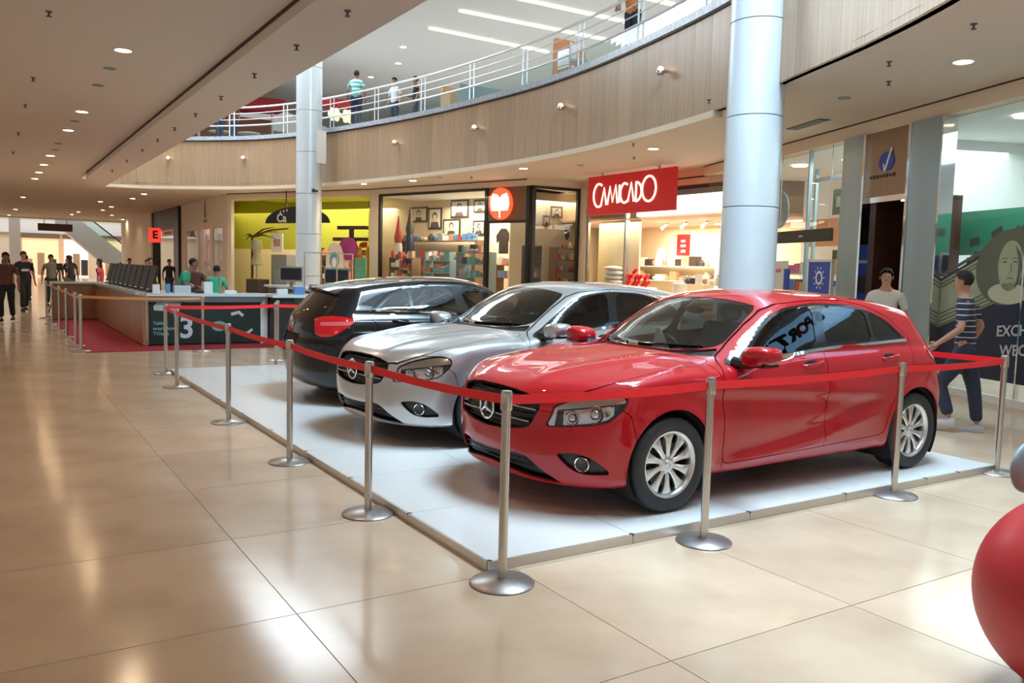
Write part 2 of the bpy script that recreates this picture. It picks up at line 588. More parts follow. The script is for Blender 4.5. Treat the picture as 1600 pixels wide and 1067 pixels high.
# ---- round columns
def column(loc, rad, label):
    t = empty('column', loc, 0, label, 'column')
    z0 = 0.0
    zs = [0.0, 1.25, 2.55, 3.78, 5.05, 6.3, 7.6, 8.99]
    for a, b in zip(zs, zs[1:]):
        MB().lathe([(rad - .012, a), (rad, a + 0.006), (rad, b - 0.012), (rad - .012, b - 0.006)], 48).build('cladding', 'column_metal', t, smooth=30)
    MB().lathe([(rad - 0.014, 0), (rad - 0.014, 8.98)], 32).build('core', 'seam', t, smooth=30)
    return t
colR = column((6.86, 4.52, 0), 0.385, 'large pale blue round column behind the red car')
colL = column((6.36, 21.9, 0), 0.39, 'slimmer looking pale round column far off behind the black car')
for t, (bx, by) in ((colR, (7.12, 4.18)), (colL, (6.62, 21.62))):
    l = t.location
    MB().bar((bx - l.x, by - l.y, 4.72), (bx - l.x, by - l.y, 5.7), 0.22, 0.30, (1, 0, 0)).build('bracket', 'white_paint', t)
cam_ = MB().box((-0.04, -0.46, 3.82), (0.04, -0.36, 3.92)).tube([(-0.02, -0.42, 3.87), (0.12, -0.50, 3.85)], 0.035, 10)
tag(cam_.build('security_camera', 'plastic_dark', None), 'small dark security camera clamped to the far round column', 'camera').location = colL.location

# ---- store fronts: plan frames (origin, along, inwards)
def frame(a, b):
    a, b = Vector(a), Vector(b)
    u = (b - a).normalized()
    return a, u, Vector((-u.y, u.x))
FA = (Vector((9.02, 2.0)), Vector((0.36, 0.933)), Vector((0.933, -0.36)))
FB = (Vector((12.6, 10.6)), Vector((0, 1)), Vector((1, 0)))
FCx = (Vector((10.95, 16.2)), Vector((0.9992, -0.04)), Vector((0.04, 0.9992)))
FD = (Vector((8.86, 22.95)), Vector((0.2993, -0.9541)), Vector((0.9541, 0.2993)))
FE = (Vector((5.66, 29.09)), Vector((0.4622, -0.8868)), Vector((0.8868, 0.4622)))
FG = (Vector((5.65, 29.1)), Vector((0, 1)), Vector((1, 0)))
def P3(fr, s, d, z):
    q = fr[0] + fr[1] * s + fr[2] * d
    return (q.x, q.y, z)
def fbox(mb, fr, s0, s1, d0, d1, z0, z1):
    if s0 > s1: s0, s1 = s1, s0
    q = [P3(fr, s, d, z) for z in (z0, z1) for s, d in ((s0, d0), (s1, d0), (s1, d1), (s0, d1))]
    return mb.add(q, [(0, 3, 2, 1), (4, 5, 6, 7), (0, 1, 5, 4), (1, 2, 6, 5), (2, 3, 7, 6), (3, 0, 4, 7)])
def wallpiece(name, m, fr, pieces, parent=None):
    mb = MB()
    for q in pieces:
        fbox(mb, fr, *q)
    o = mb.build(name, m, parent)
    if parent is None:
        struct(o)
    return o
def pane(name, fr, s0, s1, d, z0, z1, parent=None, m='shop_glass'):
    o = MB().add([P3(fr, s0, d, z0), P3(fr, s1, d, z0), P3(fr, s1, d, z1), P3(fr, s0, d, z1)], [(0, 1, 2, 3)]).build(name, m, parent)
    if parent is None:
        struct(o)
    return o
def face(fr, s, d, z):
    """text frame on a front, reading for someone outside (u runs towards smaller s when the wall is seen from outside)"""
    u = Vector((-fr[1].x, -fr[1].y, 0))
    if u.cross(Vector((0, 0, 1))).dot(Vector((fr[2].x, fr[2].y, 0))) > 0:
        u = -u
    return (P3(fr, s, d, z), tuple(u), (0, 0, 1))

mat('steel_front', (0.40, 0.51, 0.56), 0.3, 0.7, noise=(2.0, (0.34, 0.44, 0.49), (1, 1, 0.1)))
mat('bronze', (0.36, 0.24, 0.16), 0.33, 0.6, noise=(40, (0.30, 0.20, 0.13), (1, 1, 0.02)))
mat('dark_wood', (0.075, 0.028, 0.014), 0.35, noise=(6, (0.05, 0.018, 0.01), (6, 6, 0.5)))
mat('black_metal', (0.012, 0.011, 0.010), 0.35)
mat('shop_wall_white', (0.82, 0.84, 0.82), 0.7)
mat('shop_wall_cream', (0.78, 0.66, 0.47), 0.7)
mat('shop_wall_green', (0.36, 0.37, 0.025), 0.7)
mat('brown_header', (0.20, 0.115, 0.06), 0.5)
mat('navy', (0.012, 0.018, 0.05), 0.35)
mat('blue', (0.02, 0.07, 0.42), 0.4)
mat('teal_green', (0.06, 0.42, 0.26), 0.5)
mat('note_green', (0.30, 0.36, 0.24), 0.5, noise=(9, (0.36, 0.42, 0.29)))
mat('note_dark', (0.10, 0.12, 0.085), 0.5)
mat('note_pale', (0.46, 0.50, 0.38), 0.5)
mat('white_print', (0.85, 0.85, 0.85), 0.5)
mat('grey_print', (0.50, 0.52, 0.54), 0.5)
mat('red_sign', (0.55, 0.012, 0.014), 0.45, emit=0.22)
emit_mat('letter_glow', (1.0, 0.88, 0.66), 1.3)
emit_mat('disc_red', (1.0, 0.10, 0.035), 1.1)
emit_mat('disc_white', (1.0, 0.93, 0.82), 2.0)
emit_mat('downlight_glow', (1.0, 0.90, 0.74), 9.0)
emit_mat('cool_glow', (0.92, 1.0, 1.0), 6.0)
emit_mat('strip_glow', (1.0, 0.93, 0.76), 3.2)
mat('skin_a', (0.42, 0.22, 0.14), 0.55)
mat('skin_b', (0.28, 0.135, 0.08), 0.55)

# store A (exchange office and its neighbour), s<0 runs on behind the picture's right edge
wallpiece('trim_5', 'cream_paint', FA, [(-12, 9.7, -0.06, 0.25, 3.97, 4.2)])
wallpiece('trim_6', 'gap_dark', FA, [(-12, 9.7, -0.075, -0.055, 4.18, 4.2)])
wallpiece('wall_right_shops', 'shop_wall_white', FA, [(-12, 3.2, 3.4, 3.5, 0, 3.97), (3.2, 9.7, 2.6, 2.7, 0, 3.97), (3.16, 3.24, 0.16, 3.4, 0, 3.97), (-12, 9.7, 0.16, 3.4, 3.96, 4.0)])
wallpiece('baseboard_right', 'white_paint', FA, [(-12, 1.4, -0.03, 0.06, 0, 0.10), (3.85, 9.7, -0.03, 0.06, 0, 0.10)])
pilr = wallpiece('trim_7', 'steel_front', FA, [(1.40, 2.06, -0.10, 0.14, 0, 3.97)])
pill = wallpiece('trim_8', 'steel_front', FA, [(3.26, 3.84, -0.10, 0.14, 0, 3.97)])
wallpiece('trim_9', 'chrome', FA, [(1.365, 1.395, -0.11, 0.12, 0, 3.97), (2.065, 2.115, -0.12, 0.12, 0, 3.97), (3.20, 3.255, -0.11, 0.12, 0, 3.97), (3.845, 3.875, -0.08, 0.12, 0, 3.97)])
hd = MB()
fbox(hd, FA, 2.12, 3.20, -0.05, 0.12, 2.93, 3.97)
hdr = tag(hd.build('sign_panel', 'bronze'), 'brushed bronze sign panel with a blue round emblem over the dark wooden doorway', 'sign')
lg = MB().prism(oval(0, 0, 0.19, 0.155, 32), face(FA, 2.70, -0.052, 3.47), 0.012)
lg.build('emblem', 'blue', hdr)
MB().stroke([(-0.03, -0.16), (0.02, -0.06), (0.13, 0.20)], 0.04, face(FA, 2.70, -0.066, 3.47), 0.006).stroke([(-0.06, -0.03), (-0.03, -0.15)], 0.025, face(FA, 2.70, -0.066, 3.47), 0.006).build('emblem_stroke', 'white_print', hdr)
ln = MB()
for k in range(8):
    ln.stroke([(-0.36 + k * 0.085, 0), (-0.31 + k * 0.085, 0)], 0.06 if k % 3 else 0.045, face(FA, 2.76, -0.052, 3.25), 0.005)
ln.build('lettering', 'plastic_dark', hdr)
struct(MB().add([P3(FA, 2.12, 0.9, 0), P3(FA, 3.2, 0.9, 0), P3(FA, 3.2, 0.9, 2.93), P3(FA, 2.12, 0.9, 2.93)], [(0, 1, 2, 3)]).build('wall_doorway', 'dark_wood'))
wallpiece('door_1', 'dark_wood', FA, [(2.12, 2.18, 0.1, 0.9, 0, 2.9), (3.12, 3.2, 0.1, 0.9, 0, 2.9), (2.12, 3.2, 0.1, 0.9, 2.86, 2.93)])
wallpiece('trim_10', 'chrome', FA, [(2.12, 3.2, -0.04, 0.10, 2.84, 2.93)])
lampd = MB().prism(oval(0, 0, 0.05, 0.05, 16), (P3(FA, 2.3, 0.02, 2.835), (1, 0, 0), (0, -1, 0)), 0.012)
tag(lampd.build('doorway_lamp', 'cool_glow'), 'small round lamp over the dark wooden doorway', 'lamp')
mc = MB()
fbox(mc, FA, 2.22, 2.78, 0.42, 0.86, 0.0, 2.2)
atm = tag(mc.build('cash_machine', 'blue'), 'tall blue cash machine standing inside the dark wooden doorway', 'machine')
MB().prism([(-.2, 0), (.2, 0), (.2, .3), (-.2, .3)], face(FA, 2.5, 0.418, 1.35), 0.004).build('screen', 'plastic_dark', atm)
MB().stroke([(-.18, 0), (.18, 0)], 0.05, face(FA, 2.5, 0.418, 1.9), 0.004).build('stripe', 'grey_print', atm)
tag(MB().prism([(-.09, 0), (.09, 0), (.09, .07), (-.09, .07)], face(FA, 2.3, 0.895, 2.44), 0.006).build('wall_plate', 'grey_print'), 'small pale plate on the dark wood inside the doorway', 'sign')

# big window of the exchange office, with the banknote print
pane('window_1', FA, -2.6, 1.365, 0.03, 0.1, 3.97)
wallpiece('trim_11', 'chrome', FA, [(-0.16, -0.135, 0.0, 0.06, 0.1, 3.97), (-1.7, -1.66, 0.0, 0.06, 0.1, 3.97)])
poster = MB().prism([(-1.365, 0.30), (1.6, 0.30), (1.6, 3.02), (0.11, 2.30), (-1.18, 1.72), (-1.365, 1.64)], face(FA, 0.0, 0.028, -0.0), 0.004)
bill = tag(poster.build('window_print', 'navy'), 'window print of a giant green banknote over navy blue beside the striped walker', 'poster')
fr_ = face(FA, 0.0, 0.022, 0.0)
MB().prism([(-1.36, 0.93), (1.6, 2.05), (1.6, 2.95), (0.11, 2.25), (-1.36, 1.60)], fr_, 0.003).build('banknote', 'note_green', bill)
for k in range(4):
    fr2 = face(FA, 0.0, 0.018, 0.0)
    MB().stroke([(-1.34, 0.96 + k * 0.055), (1.5, 2.04 + k * 0.055)], 0.02, fr2, 0.002).build('fine_line', 'note_dark', bill)
for k in range(2):
    MB().stroke([(-1.34, 1.56 - k * 0.05), (0.1, 2.20 - k * 0.05), (1.5, 2.86 - k * 0.05)], 0.022, face(FA, 0, .018, 0), 0.002).build('fine_line', 'note_dark', bill)
pf = (P3(FA, 0.12, 0.016, 1.80), (-FA[1].x, -FA[1].y, 0), (0, 0, 1))
MB().prism([(x * .94 + y * .10, y) for x, y in oval(0, 0, 0.60, 0.50, 32)], pf, 0.002).build('portrait_oval', 'note_dark', bill)
pf = (P3(FA, 0.12, 0.013, 1.80), (-FA[1].x, -FA[1].y, 0), (0, 0, 1))
MB().prism(oval(0.02, -0.34, 0.34, 0.14, 20), pf, 0.002).build('portrait_collar', 'note_pale', bill)
MB().prism(oval(0.04, 0.02, 0.21, 0.33, 28), pf, 0.002).build('portrait_head', 'note_green', bill)
pf = (P3(FA, 0.12, 0.010, 1.80), (-FA[1].x, -FA[1].y, 0), (0, 0, 1))
fcm = MB()
for ex in (-0.06, 0.12):
    fcm.stroke([(ex - 0.03, 0.07), (ex + 0.03, 0.073)], 0.022, pf, 0.002)
    fcm.stroke([(ex - 0.05, 0.112), (ex, 0.122), (ex + 0.05, 0.112)], 0.010, pf, 0.002)
fcm.stroke([(0.045, 0.05), (0.065, -0.05), (0.03, -0.062)], 0.011, pf, 0.002).stroke([(-0.01, -0.145), (0.05, -0.135), (0.10, -0.145)], 0.013, pf, 0.002).prism([(.10, .30), (.2, .18), (.24, .0), (.19, -.2), (.13, -.28), (.17, -.1), (.17, .1)], pf, .002)
fcm.build('portrait_features', 'note_dark', bill)
MB().stroke([(-1.36, 1.68), (0.11, 2.33), (1.5, 2.99)], 0.05, face(FA, 0, .018, 0), 0.002).build('border_line', 'note_dark', bill)
text_mesh('EXCHANGE', 0.20, (P3(FA, 0.24, 0.016, 0.95), Vector((-FA[1].x, -FA[1].y, 0.10)), (0, 0, 1)), 'lettering', 'grey_print', bill, 0.002, 'LEFT', 0.004)
text_mesh('WECHSEL', 0.20, (P3(FA, 0.16, 0.016, 0.70), Vector((-FA[1].x, -FA[1].y, 0.10)), (0, 0, 1)), 'lettering', 'grey_print', bill, 0.002, 'LEFT', 0.004)
MB().stroke([(0.42, 1.05), (0.52, 1.1), (0.5, 0.98), (0.42, 0.96)], 0.03, face(FA, 1.15, .018, 0), 0.002).build('print_mark', 'grey_print', bill)
gb = MB()
fbox(gb, FA, -0.8, 2.5, 1.15, 1.2, 2.02, 2.70)
grn = tag(gb.build('rate_board', 'teal_green'), 'green rate board hanging inside the exchange office window', 'board')
pb = MB()
for k in range(6):
    pb.stroke([(-2.2 + k * 0.45, 2.2 + (k % 3) * 0.1), (-2.0 + k * 0.45, 2.25 + (k % 2) * 0.15)], 0.12, face(FA, 0, 1.148, 0), 0.003)
pb.build('board_marks', 'note_dark', grn)
for s0, lb in ((1.0, 'round cool white ceiling lamp above the banknote window'), (-1.2, 'round cool white ceiling lamp beyond the right picture edge'), (4.4, 'round cool white lamp in the ceiling left of the bronze sign'), (7.0, 'round cool white lamp in the shop ceiling beside the big column')):
    o = MB().lathe([(0.15, 0), (0.15, 0.02), (0.11, 0.025)], 20).build('shop_downlight', 'cool_glow')
    o.location = P3(FA, s0 + 0.0, 0.9, 3.93)
    tag(o, lb, 'lamp', 'round lamps inside the right hand shops')
cb = MB().tube([P3(FA, -0.02, 0.10, 3.95), P3(FA, 0.02, 0.10, 1.2)], 0.006, 6)
cb = tag(cb.build('hanging_cable', 'plastic_dark'), 'thin cable with a red box hanging in the exchange office window', 'cable')
MB().box((-.045, -.03, -.045), (.045, .03, .045)).build('red_box', 'belt_red', cb).location = P3(FA, 0.0, 0.10, 2.98)
bks = MB()
for k in range(8):
    q = MB()
    fbox(q, FA, 1.28 - k * 0.07, 1.225 - k * 0.07, 0.35, 0.55, 1.72, 1.95 + (k % 3) * 0.04)
    tag(q.build('file_folder', ['navy', 'grey_print', 'blue', 'plastic_dark'][k % 4]), ['navy', 'grey', 'blue', 'black'][k % 4] + ' upright folder, %s from the left on the shelf above the banknote' % ORD[k], 'folder', 'folders behind the banknote print')
wallpiece('trim_12', 'shop_wall_white', FA, [(0.6, 1.36, 0.3, 0.6, 1.66, 1.715)])

# neighbour shop left of the steel column
pane('window_2', FA, 3.875, 9.6, 0.03, 0.1, 3.97)
wallpiece('trim_13', 'steel_front', FA, [(5.06, 5.10, 0.0, 0.07, 0.1, 3.97), (5.9, 5.95, 1.3, 1.36, 0.0, 3.9), (7.0, 7.06, 1.3, 1.36, 0.0, 3.9), (5.9, 7.06, 1.3, 1.36, 3.62, 3.7)])
def thing_box(name, m, fr, b, label, cat, group=None, print_m=None, kind=None):
    mb = MB()
    fbox(mb, fr, *b)
    o = tag(mb.build(name, m), label, cat, group)
    if print_m:
        q = MB()
        s0, s1 = b[0] + (b[1] - b[0]) * .2, b[0] + (b[1] - b[0]) * .8
        fbox(q, fr, s0, s1, b[2] - .004, b[2], b[4] + (b[5] - b[4]) * .3, b[4] + (b[5] - b[4]) * .7)
        q.build('print', print_m, o)
    return o
bar = thing_box('hanging_sign', 'black_metal', FA, (4.18, 6.2, -0.03, 0.01, 2.26, 2.49), 'long black hanging sign bar across the shop window right of the column', 'sign')
for s in (4.3, 6.05):
    MB().tube([P3(FA, s, -0.01, 2.48), P3(FA, s + 0.0, -0.01, 3.97)], 0.008, 6).build('rod', 'steel', bar)
MB().stroke([(-0.07, 0), (0.07, 0)], 0.035, face(FA, 5.2, -0.032, 2.375), 0.003).build('mark', 'grey_print', bar)
rs = MB().prism(oval(0, 0, 0.40, 0.40, 36), face(FA, 7.55, 0.8, 3.05), 0.03)
mat('slate', (0.24, 0.33, 0.36), 0.5)
mat('orange_board', (0.66, 0.28, 0.12), 0.6)
tag(rs.build('round_sign', 'slate'), 'round slate grey sign hanging in the window right of the column', 'sign')
thing_box('orange_panel', 'orange_board', FA, (6.6, 8.2, 1.9, 1.95, 2.3, 2.9), 'orange brown panel on the wall below the round slate sign', 'panel')
thing_box('dark_poster', 'note_dark', FA, (5.2, 5.85, 1.0, 1.02, 2.85, 3.35), 'dark green square poster in the window beside the steel column', 'poster', None, 'note_green')
thing_box('black_box', 'plastic_dark', FA, (5.1, 5.6, 0.9, 1.1, 1.95, 2.15), 'black box on top of the display beside the steel column', 'box')
rk = MB()
for z in (0.5, 0.9, 1.3, 1.68):
    fbox(rk, FA, 4.3, 7.3, 0.75, 1.15, z - 0.03, z)
rk = tag(rk.build('magazine_rack', 'shop_wall_white'), 'white rack of bright packages behind the window right of the column', 'rack')
random.seed(3)
cols = ['yellow_pack', 'pink_pack', 'red_pack', 'blue_pack', 'white_pack', 'green_pack']
for n_, c_ in zip(cols, ((0.75, 0.42, 0.05), (0.65, 0.16, 0.34), (0.55, 0.05, 0.04), (0.05, 0.16, 0.5), (0.75, 0.75, 0.72), (0.10, 0.35, 0.18))):
    mat(n_, c_, 0.5)
for z in (1.3, 1.68):
    s = 4.35
    cnt = 0
    while s < 7.15:
        wd = random.uniform(0.12, 0.26)
        k = random.choice(cols) if z < 1.6 else ('yellow_pack' if s < 6.2 else 'pink_pack')
        if z > 1.6 and random.random() < 0.3:
            k = 'white_pack'
        hh = random.uniform(0.16, 0.30)
        thing_box('package', k, FA, (s, s + wd, 0.78, 1.0, z, z + hh), '%s package, %s from the right on the %s board of the white rack' % (k.split('_')[0], ORD[cnt], 'top' if z > 1.5 else 'lower'), 'package', 'packages on the white rack')
        cnt += 1
        s += wd + 0.02
st = thing_box('poster_stand', 'blue', FA, (3.18, 3.86, -0.62, -0.59, 1.32, 1.87), 'blue poster with a white sun emblem on a white stand before the steel column', 'stand')
wallpiece('stand_frame', 'white_metal', FA, [(3.15, 3.19, -0.63, -0.58, 0.0, 1.9), (3.85, 3.89, -0.63, -0.58, 0.0, 1.9), (3.15, 3.89, -0.63, -0.58, 1.87, 1.91), (3.15, 3.89, -0.63, -0.58, 1.18, 1.32), (3.10, 3.24, -0.8, -0.4, 0.0, 0.03), (3.8, 3.94, -0.8, -0.4, 0.0, 0.03)], st)
em = MB().stroke(oval(0, 0, 0.085, 0.10, 24), 0.04, face(FA, 3.52, -0.622, 1.60), 0.003, closed=True)
for k in range(10):
    a = 2 * PI * k / 10
    em.stroke([(0.13 * math.cos(a), 0.15 * math.sin(a)), (0.17 * math.cos(a), 0.19 * math.sin(a))], 0.02, face(FA, 3.52, -0.622, 1.60), 0.003)
em.build('sun_emblem', 'white_print', st)
st2 = thing_box('poster_stand', 'white_pack', FA, (4.9, 5.7, -0.45, -0.42, 1.25, 1.9), 'white and blue leaflet stand next to the big column', 'stand')
wallpiece('stand_frame', 'blue', FA, [(4.86, 5.74, -0.46, -0.40, 1.12, 1.28), (4.86, 4.98, -0.46, -0.40, 1.28, 1.75), (5.2, 5.4, -0.5, -0.36, 0.0, 1.12), (5.0, 5.6, -0.6, -0.26, 0, 0.03)], st2)
MB().stroke([(-.2, .1), (.2, .12)], .06, face(FA, 5.3, -.452, 1.6), .003).build('print', 'pink_pack', st2)
mq = MB().lathe([(0.001, 0.0), (0.10, 0.02), (0.16, 0.16), (0.13, 0.42), (0.06, 0.55), (0.001, 0.58)], 14)
mq.box((-.02, -.02, -1.0), (.02, .02, 0.02)).lathe([(0.2, -1.03), (0.2, -1.0)], 14)
mat('shirt_white', (0.72, 0.80, 0.84), 0.8)
o = tag(mq.build('shirt_bust', 'shirt_white', None, smooth=50), 'white shirt on a bust form in the window beside the steel column', 'bust')
o.location = P3(FA, 4.62, 0.55, 2.35)
o.location.z = 2.35
wallpiece('trim_14', 'shop_wall_white', FA, [(4.4, 4.9, 0.35, 0.7, 1.69, 1.72)]) if False else None
o.location.z = 2.02 + 0.42
o2 = MB(); fbox(o2, FA, 4.40, 4.84, 0.36, 0.74, 0.0, 1.40); tag(o2.build('plinth', 'shop_wall_white'), 'white plinth under the bust form in the right window', 'plinth')

# light blue lit shop sign farther along the same front (it mirrors in the red car's windows)
emit_mat('sign_light_blue', (0.30, 0.62, 1.0), 2.6)
mat('letter_navy', (0.01, 0.015, 0.10), 0.5)
mat('letter_red', (0.45, 0.02, 0.02), 0.5)
sg = MB()
fbox(sg, FA, -6.3, -3.2, -0.22, -0.08, 3.42, 3.98)
sg = tag(sg.build('shop_sign', 'sign_light_blue'), 'light blue lit sign reading SPORTS mirrored in the red car windows', 'sign')
for k, ch in enumerate('SPORTS'):
    text_mesh(ch, 0.34, face(FA, -4.30 - k * 0.215, -0.222, 3.70), 'letter', 'letter_red' if ch == 'O' else 'letter_navy', sg, 0.004, 'CENTER', 0.02)

# ---- store B (red sign)
wallpiece('trim_15', 'cream_paint', FB, [(-0.3, 5.6, 0.0, 0.25, 3.80, 4.2)])
wallpiece('trim_16', 'gap_dark', FB, [(-0.3, 5.6, -0.02, 0.0, 3.97, 4.0), (-0.1, 3.5, -0.02, 0.02, 3.70, 3.80)])
emit_mat('cove_glow', (1.0, 0.97, 0.90), 2.6)
wallpiece('trim_17', 'cove_glow', FB, [(-0.1, 3.45, 0.35, 0.45, 3.15, 3.62)])
mat('shop_ceiling_pink', (0.66, 0.47, 0.38), 0.7)
wallpiece('ceiling_shop', 'shop_ceiling_pink', FB, [(-0.4, 8.6, 0.45, 4.2, 3.10, 3.16)])
wallpiece('wall_shop_back', 'shop_wall_cream', FB, [(-0.8, 9.8, 4.0, 4.1, 0, 3.8)])
pt = MB().add([(12.66, 16.16, 0), (14.4, 18.5, 0), (16.6, 20.4, 0), (16.6, 20.4, 4.0), (14.4, 18.5, 4.0), (12.66, 16.16, 4.0)], [(0, 1, 4, 5), (1, 2, 3, 4)])
struct(pt.build('wall_shop_side', 'shop_wall_cream'))
pane('window_3', FB, 3.5, 5.2, 0.04, 0.1, 3.8)
wallpiece('trim_18', 'steel', FB, [(3.47, 3.53, 0.0, 0.08, 0.0, 3.8), (5.15, 5.22, 0.0, 0.08, 0, 3.8), (3.62, 3.66, 0.2, 0.26, 0.0, 3.8)])
wallpiece('trim_19', 'cream_paint', FB, [(5.22, 5.56, -0.05, 0.1, 0, 4.0)])
mat('pale_board', (0.62, 0.55, 0.36), 0.7)
wallpiece('wall_shop_display', 'pale_board', FB, [(3.75, 5.6, 0.75, 0.8, 0, 3.7)])
sgn = MB().box((11.55, 11.10, 3.11), (11.65, 14.44, 4.12))
red = tag(sgn.build('shop_sign', 'red_sign'), 'red hanging sign with cream letters reading CAMICADO', 'sign')
for y in (11.7, 13.9):
    MB().box((11.58, y - .03, 4.12), (11.62, y + .03, 4.2)).build('hanger', 'steel', red)
LW_, LH_ = 3.34, 1.0
def L(u_, v_):           # sign fractions, left to right / bottom to top
    return (u_ * LW_ - LW_ / 2, (v_ - 0.5) * LH_)
sf = ((11.548, 12.77, 3.615), (0, -1, 0), (0, 0, 1))
lt = []
def arc(cx, cy, rx, ry, a0, a1, n=20):
    return [L(cx + rx * math.cos(math.radians(a0 + (a1 - a0) * i / n)), cy + ry * math.sin(math.radians(a0 + (a1 - a0) * i / n))) for i in range(n + 1)]
lt.append(arc(0.145, 0.50, 0.065, 0.30, 55, 305))                         # C
lt.append([L(0.175, 0.22), L(0.213, 0.68), L(0.243, 0.24)])                # A
lt.append([L(0.255, 0.24), L(0.285, 0.70), L(0.318, 0.30), L(0.352, 0.72), L(0.378, 0.26)])   # M
lt.append([L(0.398, 0.72), L(0.398, 0.27)])                               # I
lt.append(arc(0.462, 0.50, 0.052, 0.245, 55, 305))                        # C
lt.append([L(0.500, 0.27), L(0.535, 0.74), L(0.570, 0.27)])               # A
lt.append([L(0.592, 0.27), L(0.592, 0.74)] + arc(0.592, 0.505, 0.062, 0.235, 90, -90, 14))  # D
lt.append(arc(0.735, 0.55, 0.075, 0.305, 0, 360, 30))                     # O
for pth in lt:
    MB().stroke(pth, 0.050, sf, 0.02).build('letter', 'letter_glow', red)
ps = MB(); fbox(ps, FB, 5.1, 5.66, 3.96, 3.99, 2.2, 2.86)
pst = tag(ps.build('poster', 'red_sign'), 'small red poster on the cream back wall under the CAMICADO sign', 'poster')
MB().stroke([(-.09, .12), (.1, .12)], .06, face(FB, 5.38, 3.957, 2.53), .003).stroke([(-.1, -.03), (.12, -.03)], .07, face(FB, 5.38, 3.957, 2.53), .003).stroke([(-.07, -.2), (.12, -.2)], .08, face(FB, 5.38, 3.957, 2.53), .003).build('print', 'disc_white', pst)
for k in range(5):
    s = 1.0 + k * 0.8
    t = MB().tube([P3(FB, s, 2.2, 3.10), P3(FB, s - .05, 2.05, 3.0), P3(FB, s - .12, 1.9, 2.93)], 0.035, 8)
    o = tag(t.build('track_spot', 'white_metal'), 'white track spotlight, %s from the right under the CAMICADO shop ceiling' % ORD[k], 'spotlight', 'track spots under the pinkish ceiling')
    MB().ball(P3(FB, s - .14, 1.86, 2.92), 0.05, 10, 6).build('bulb', 'downlight_glow', o)
tr = MB(); fbox(tr, FB, -0.2, 6.5, 2.18, 2.22, 3.07, 3.10); struct(tr.build('trim_20', 'white_metal'))
tr = MB(); fbox(tr, FB, 0, 3.4, 3.3, 3.34, 3.06, 3.1); struct(tr.build('trim_21', 'strip_glow'))

def shelf_unit(fr, s0, s1, d0, d1, zs, label, goods, group, glabel, wmin=0.10, wmax=0.22, hmin=.12, hmax=.26, board='shop_wall_white', seed=1, left_is_big=False, zmin=1.0):
    rnd = random.Random(seed)
    p0 = P3(fr, (s0 + s1) / 2, (d0 + d1) / 2, 0)
    u = empty('shelf_unit', p0, 0, label, 'shelf')
    def part(nm, *q):
        mb = MB()
        fbox(mb, fr, *q)
        mb.v = [(x - p0[0], y - p0[1], z) for x, y, z in mb.v]
        mb.build(nm, board, u)
    part('side_panel', s0, s0 + 0.03, d0, d1, 0, zs[-1] + 0.02)
    part('side_panel', s1 - 0.03, s1, d0, d1, 0, zs[-1] + 0.02)
    for z in zs:
        part('shelf_board', s0 + .03, s1 - .03, d0, d1, z - 0.025, z)
    n = len(zs)
    for li, z in enumerate(zs):
        if z < zmin:            # lower boards stand wholly behind the cars and counters
            continue
        row = []
        s = s0 + 0.05
        while s < s1 - wmax - 0.03:
            wd = rnd.uniform(wmin, wmax)
            m = rnd.choice(goods)
            hh = rnd.uniform(hmin, hmax)
            b = MB()
            kind = rnd.random()
            if kind < 0.55:
                fbox(b, fr, s, s + wd, d0 + .04, d0 + .04 + wd * .8, z, z + hh)
                nm = 'boxed_item'
            elif kind < 0.8:
                c = P3(fr, s + wd / 2, d0 + .04 + wd / 2, z)
                b.lathe([(wd * .35, 0), (wd * .42, hh * .2), (wd * .42, hh * .6), (wd * .2, hh * .8), (wd * .2, hh)], 10, c)
                nm = 'jar'
            else:
                c = P3(fr, s + wd / 2, d0 + .04 + wd / 2, z + hh * .35)
                b.ball(c, (wd * .45, wd * .45, hh * .35), 10, 6)
                nm = 'rounded_item'
            row.append((b.build(nm, m), m.split('_')[0] + ' ' + nm.replace('_', ' ')))
            s += wd + rnd.uniform(0.015, 0.05)
        if left_is_big:
            row = row[::-1]
        lev = 'top' if li == n - 1 else ['bottom', 'second', 'third', 'fourth', 'fifth'][li]
        for k, (o, what) in enumerate(row):
            tag(o, '%s, %s from left on %s board, %s' % (what, ORD[k], lev, glabel), 'goods', group)
    return u
for n_, c_ in dict(cream_goods=(0.80, 0.70, 0.55), tan_goods=(0.50, 0.30, 0.16), dark_goods=(0.05, 0.035, 0.03), pale_goods=(0.80, 0.78, 0.74), rose_goods=(0.62, 0.28, 0.22),
                   red_goods=(0.50, 0.06, 0.03), rust_goods=(0.42, 0.13, 0.05), grey_goods=(0.25, 0.26, 0.25), blue_goods=(0.12, 0.25, 0.50), teal_goods=(0.16, 0.34, 0.32), orange_goods=(0.75, 0.25, 0.06)).items():
    mat(n_, c_, 0.5)
shelf_unit(FB, 3.4, 8.4, 3.4, 3.95, (0.5, 0.95, 1.4, 1.85), 'long cream shelf along the back wall of the CAMICADO shop', ['cream_goods', 'tan_goods', 'dark_goods', 'pale_goods', 'rose_goods'],
           'goods on the long cream shelf', 'CAMICADO back shelf', .16, .34, .14, .30, seed=5, left_is_big=True)
shelf_unit(FB, 0.4, 2.6, 1.0, 1.5, (0.55, 0.95, 1.35), 'low display table inside the CAMICADO shop entrance', ['cream_goods', 'rose_goods', 'dark_goods', 'pale_goods', 'tan_goods'],
           'goods on the low display table', 'low CAMICADO table', .14, .3, .14, .3, seed=6, left_is_big=True)
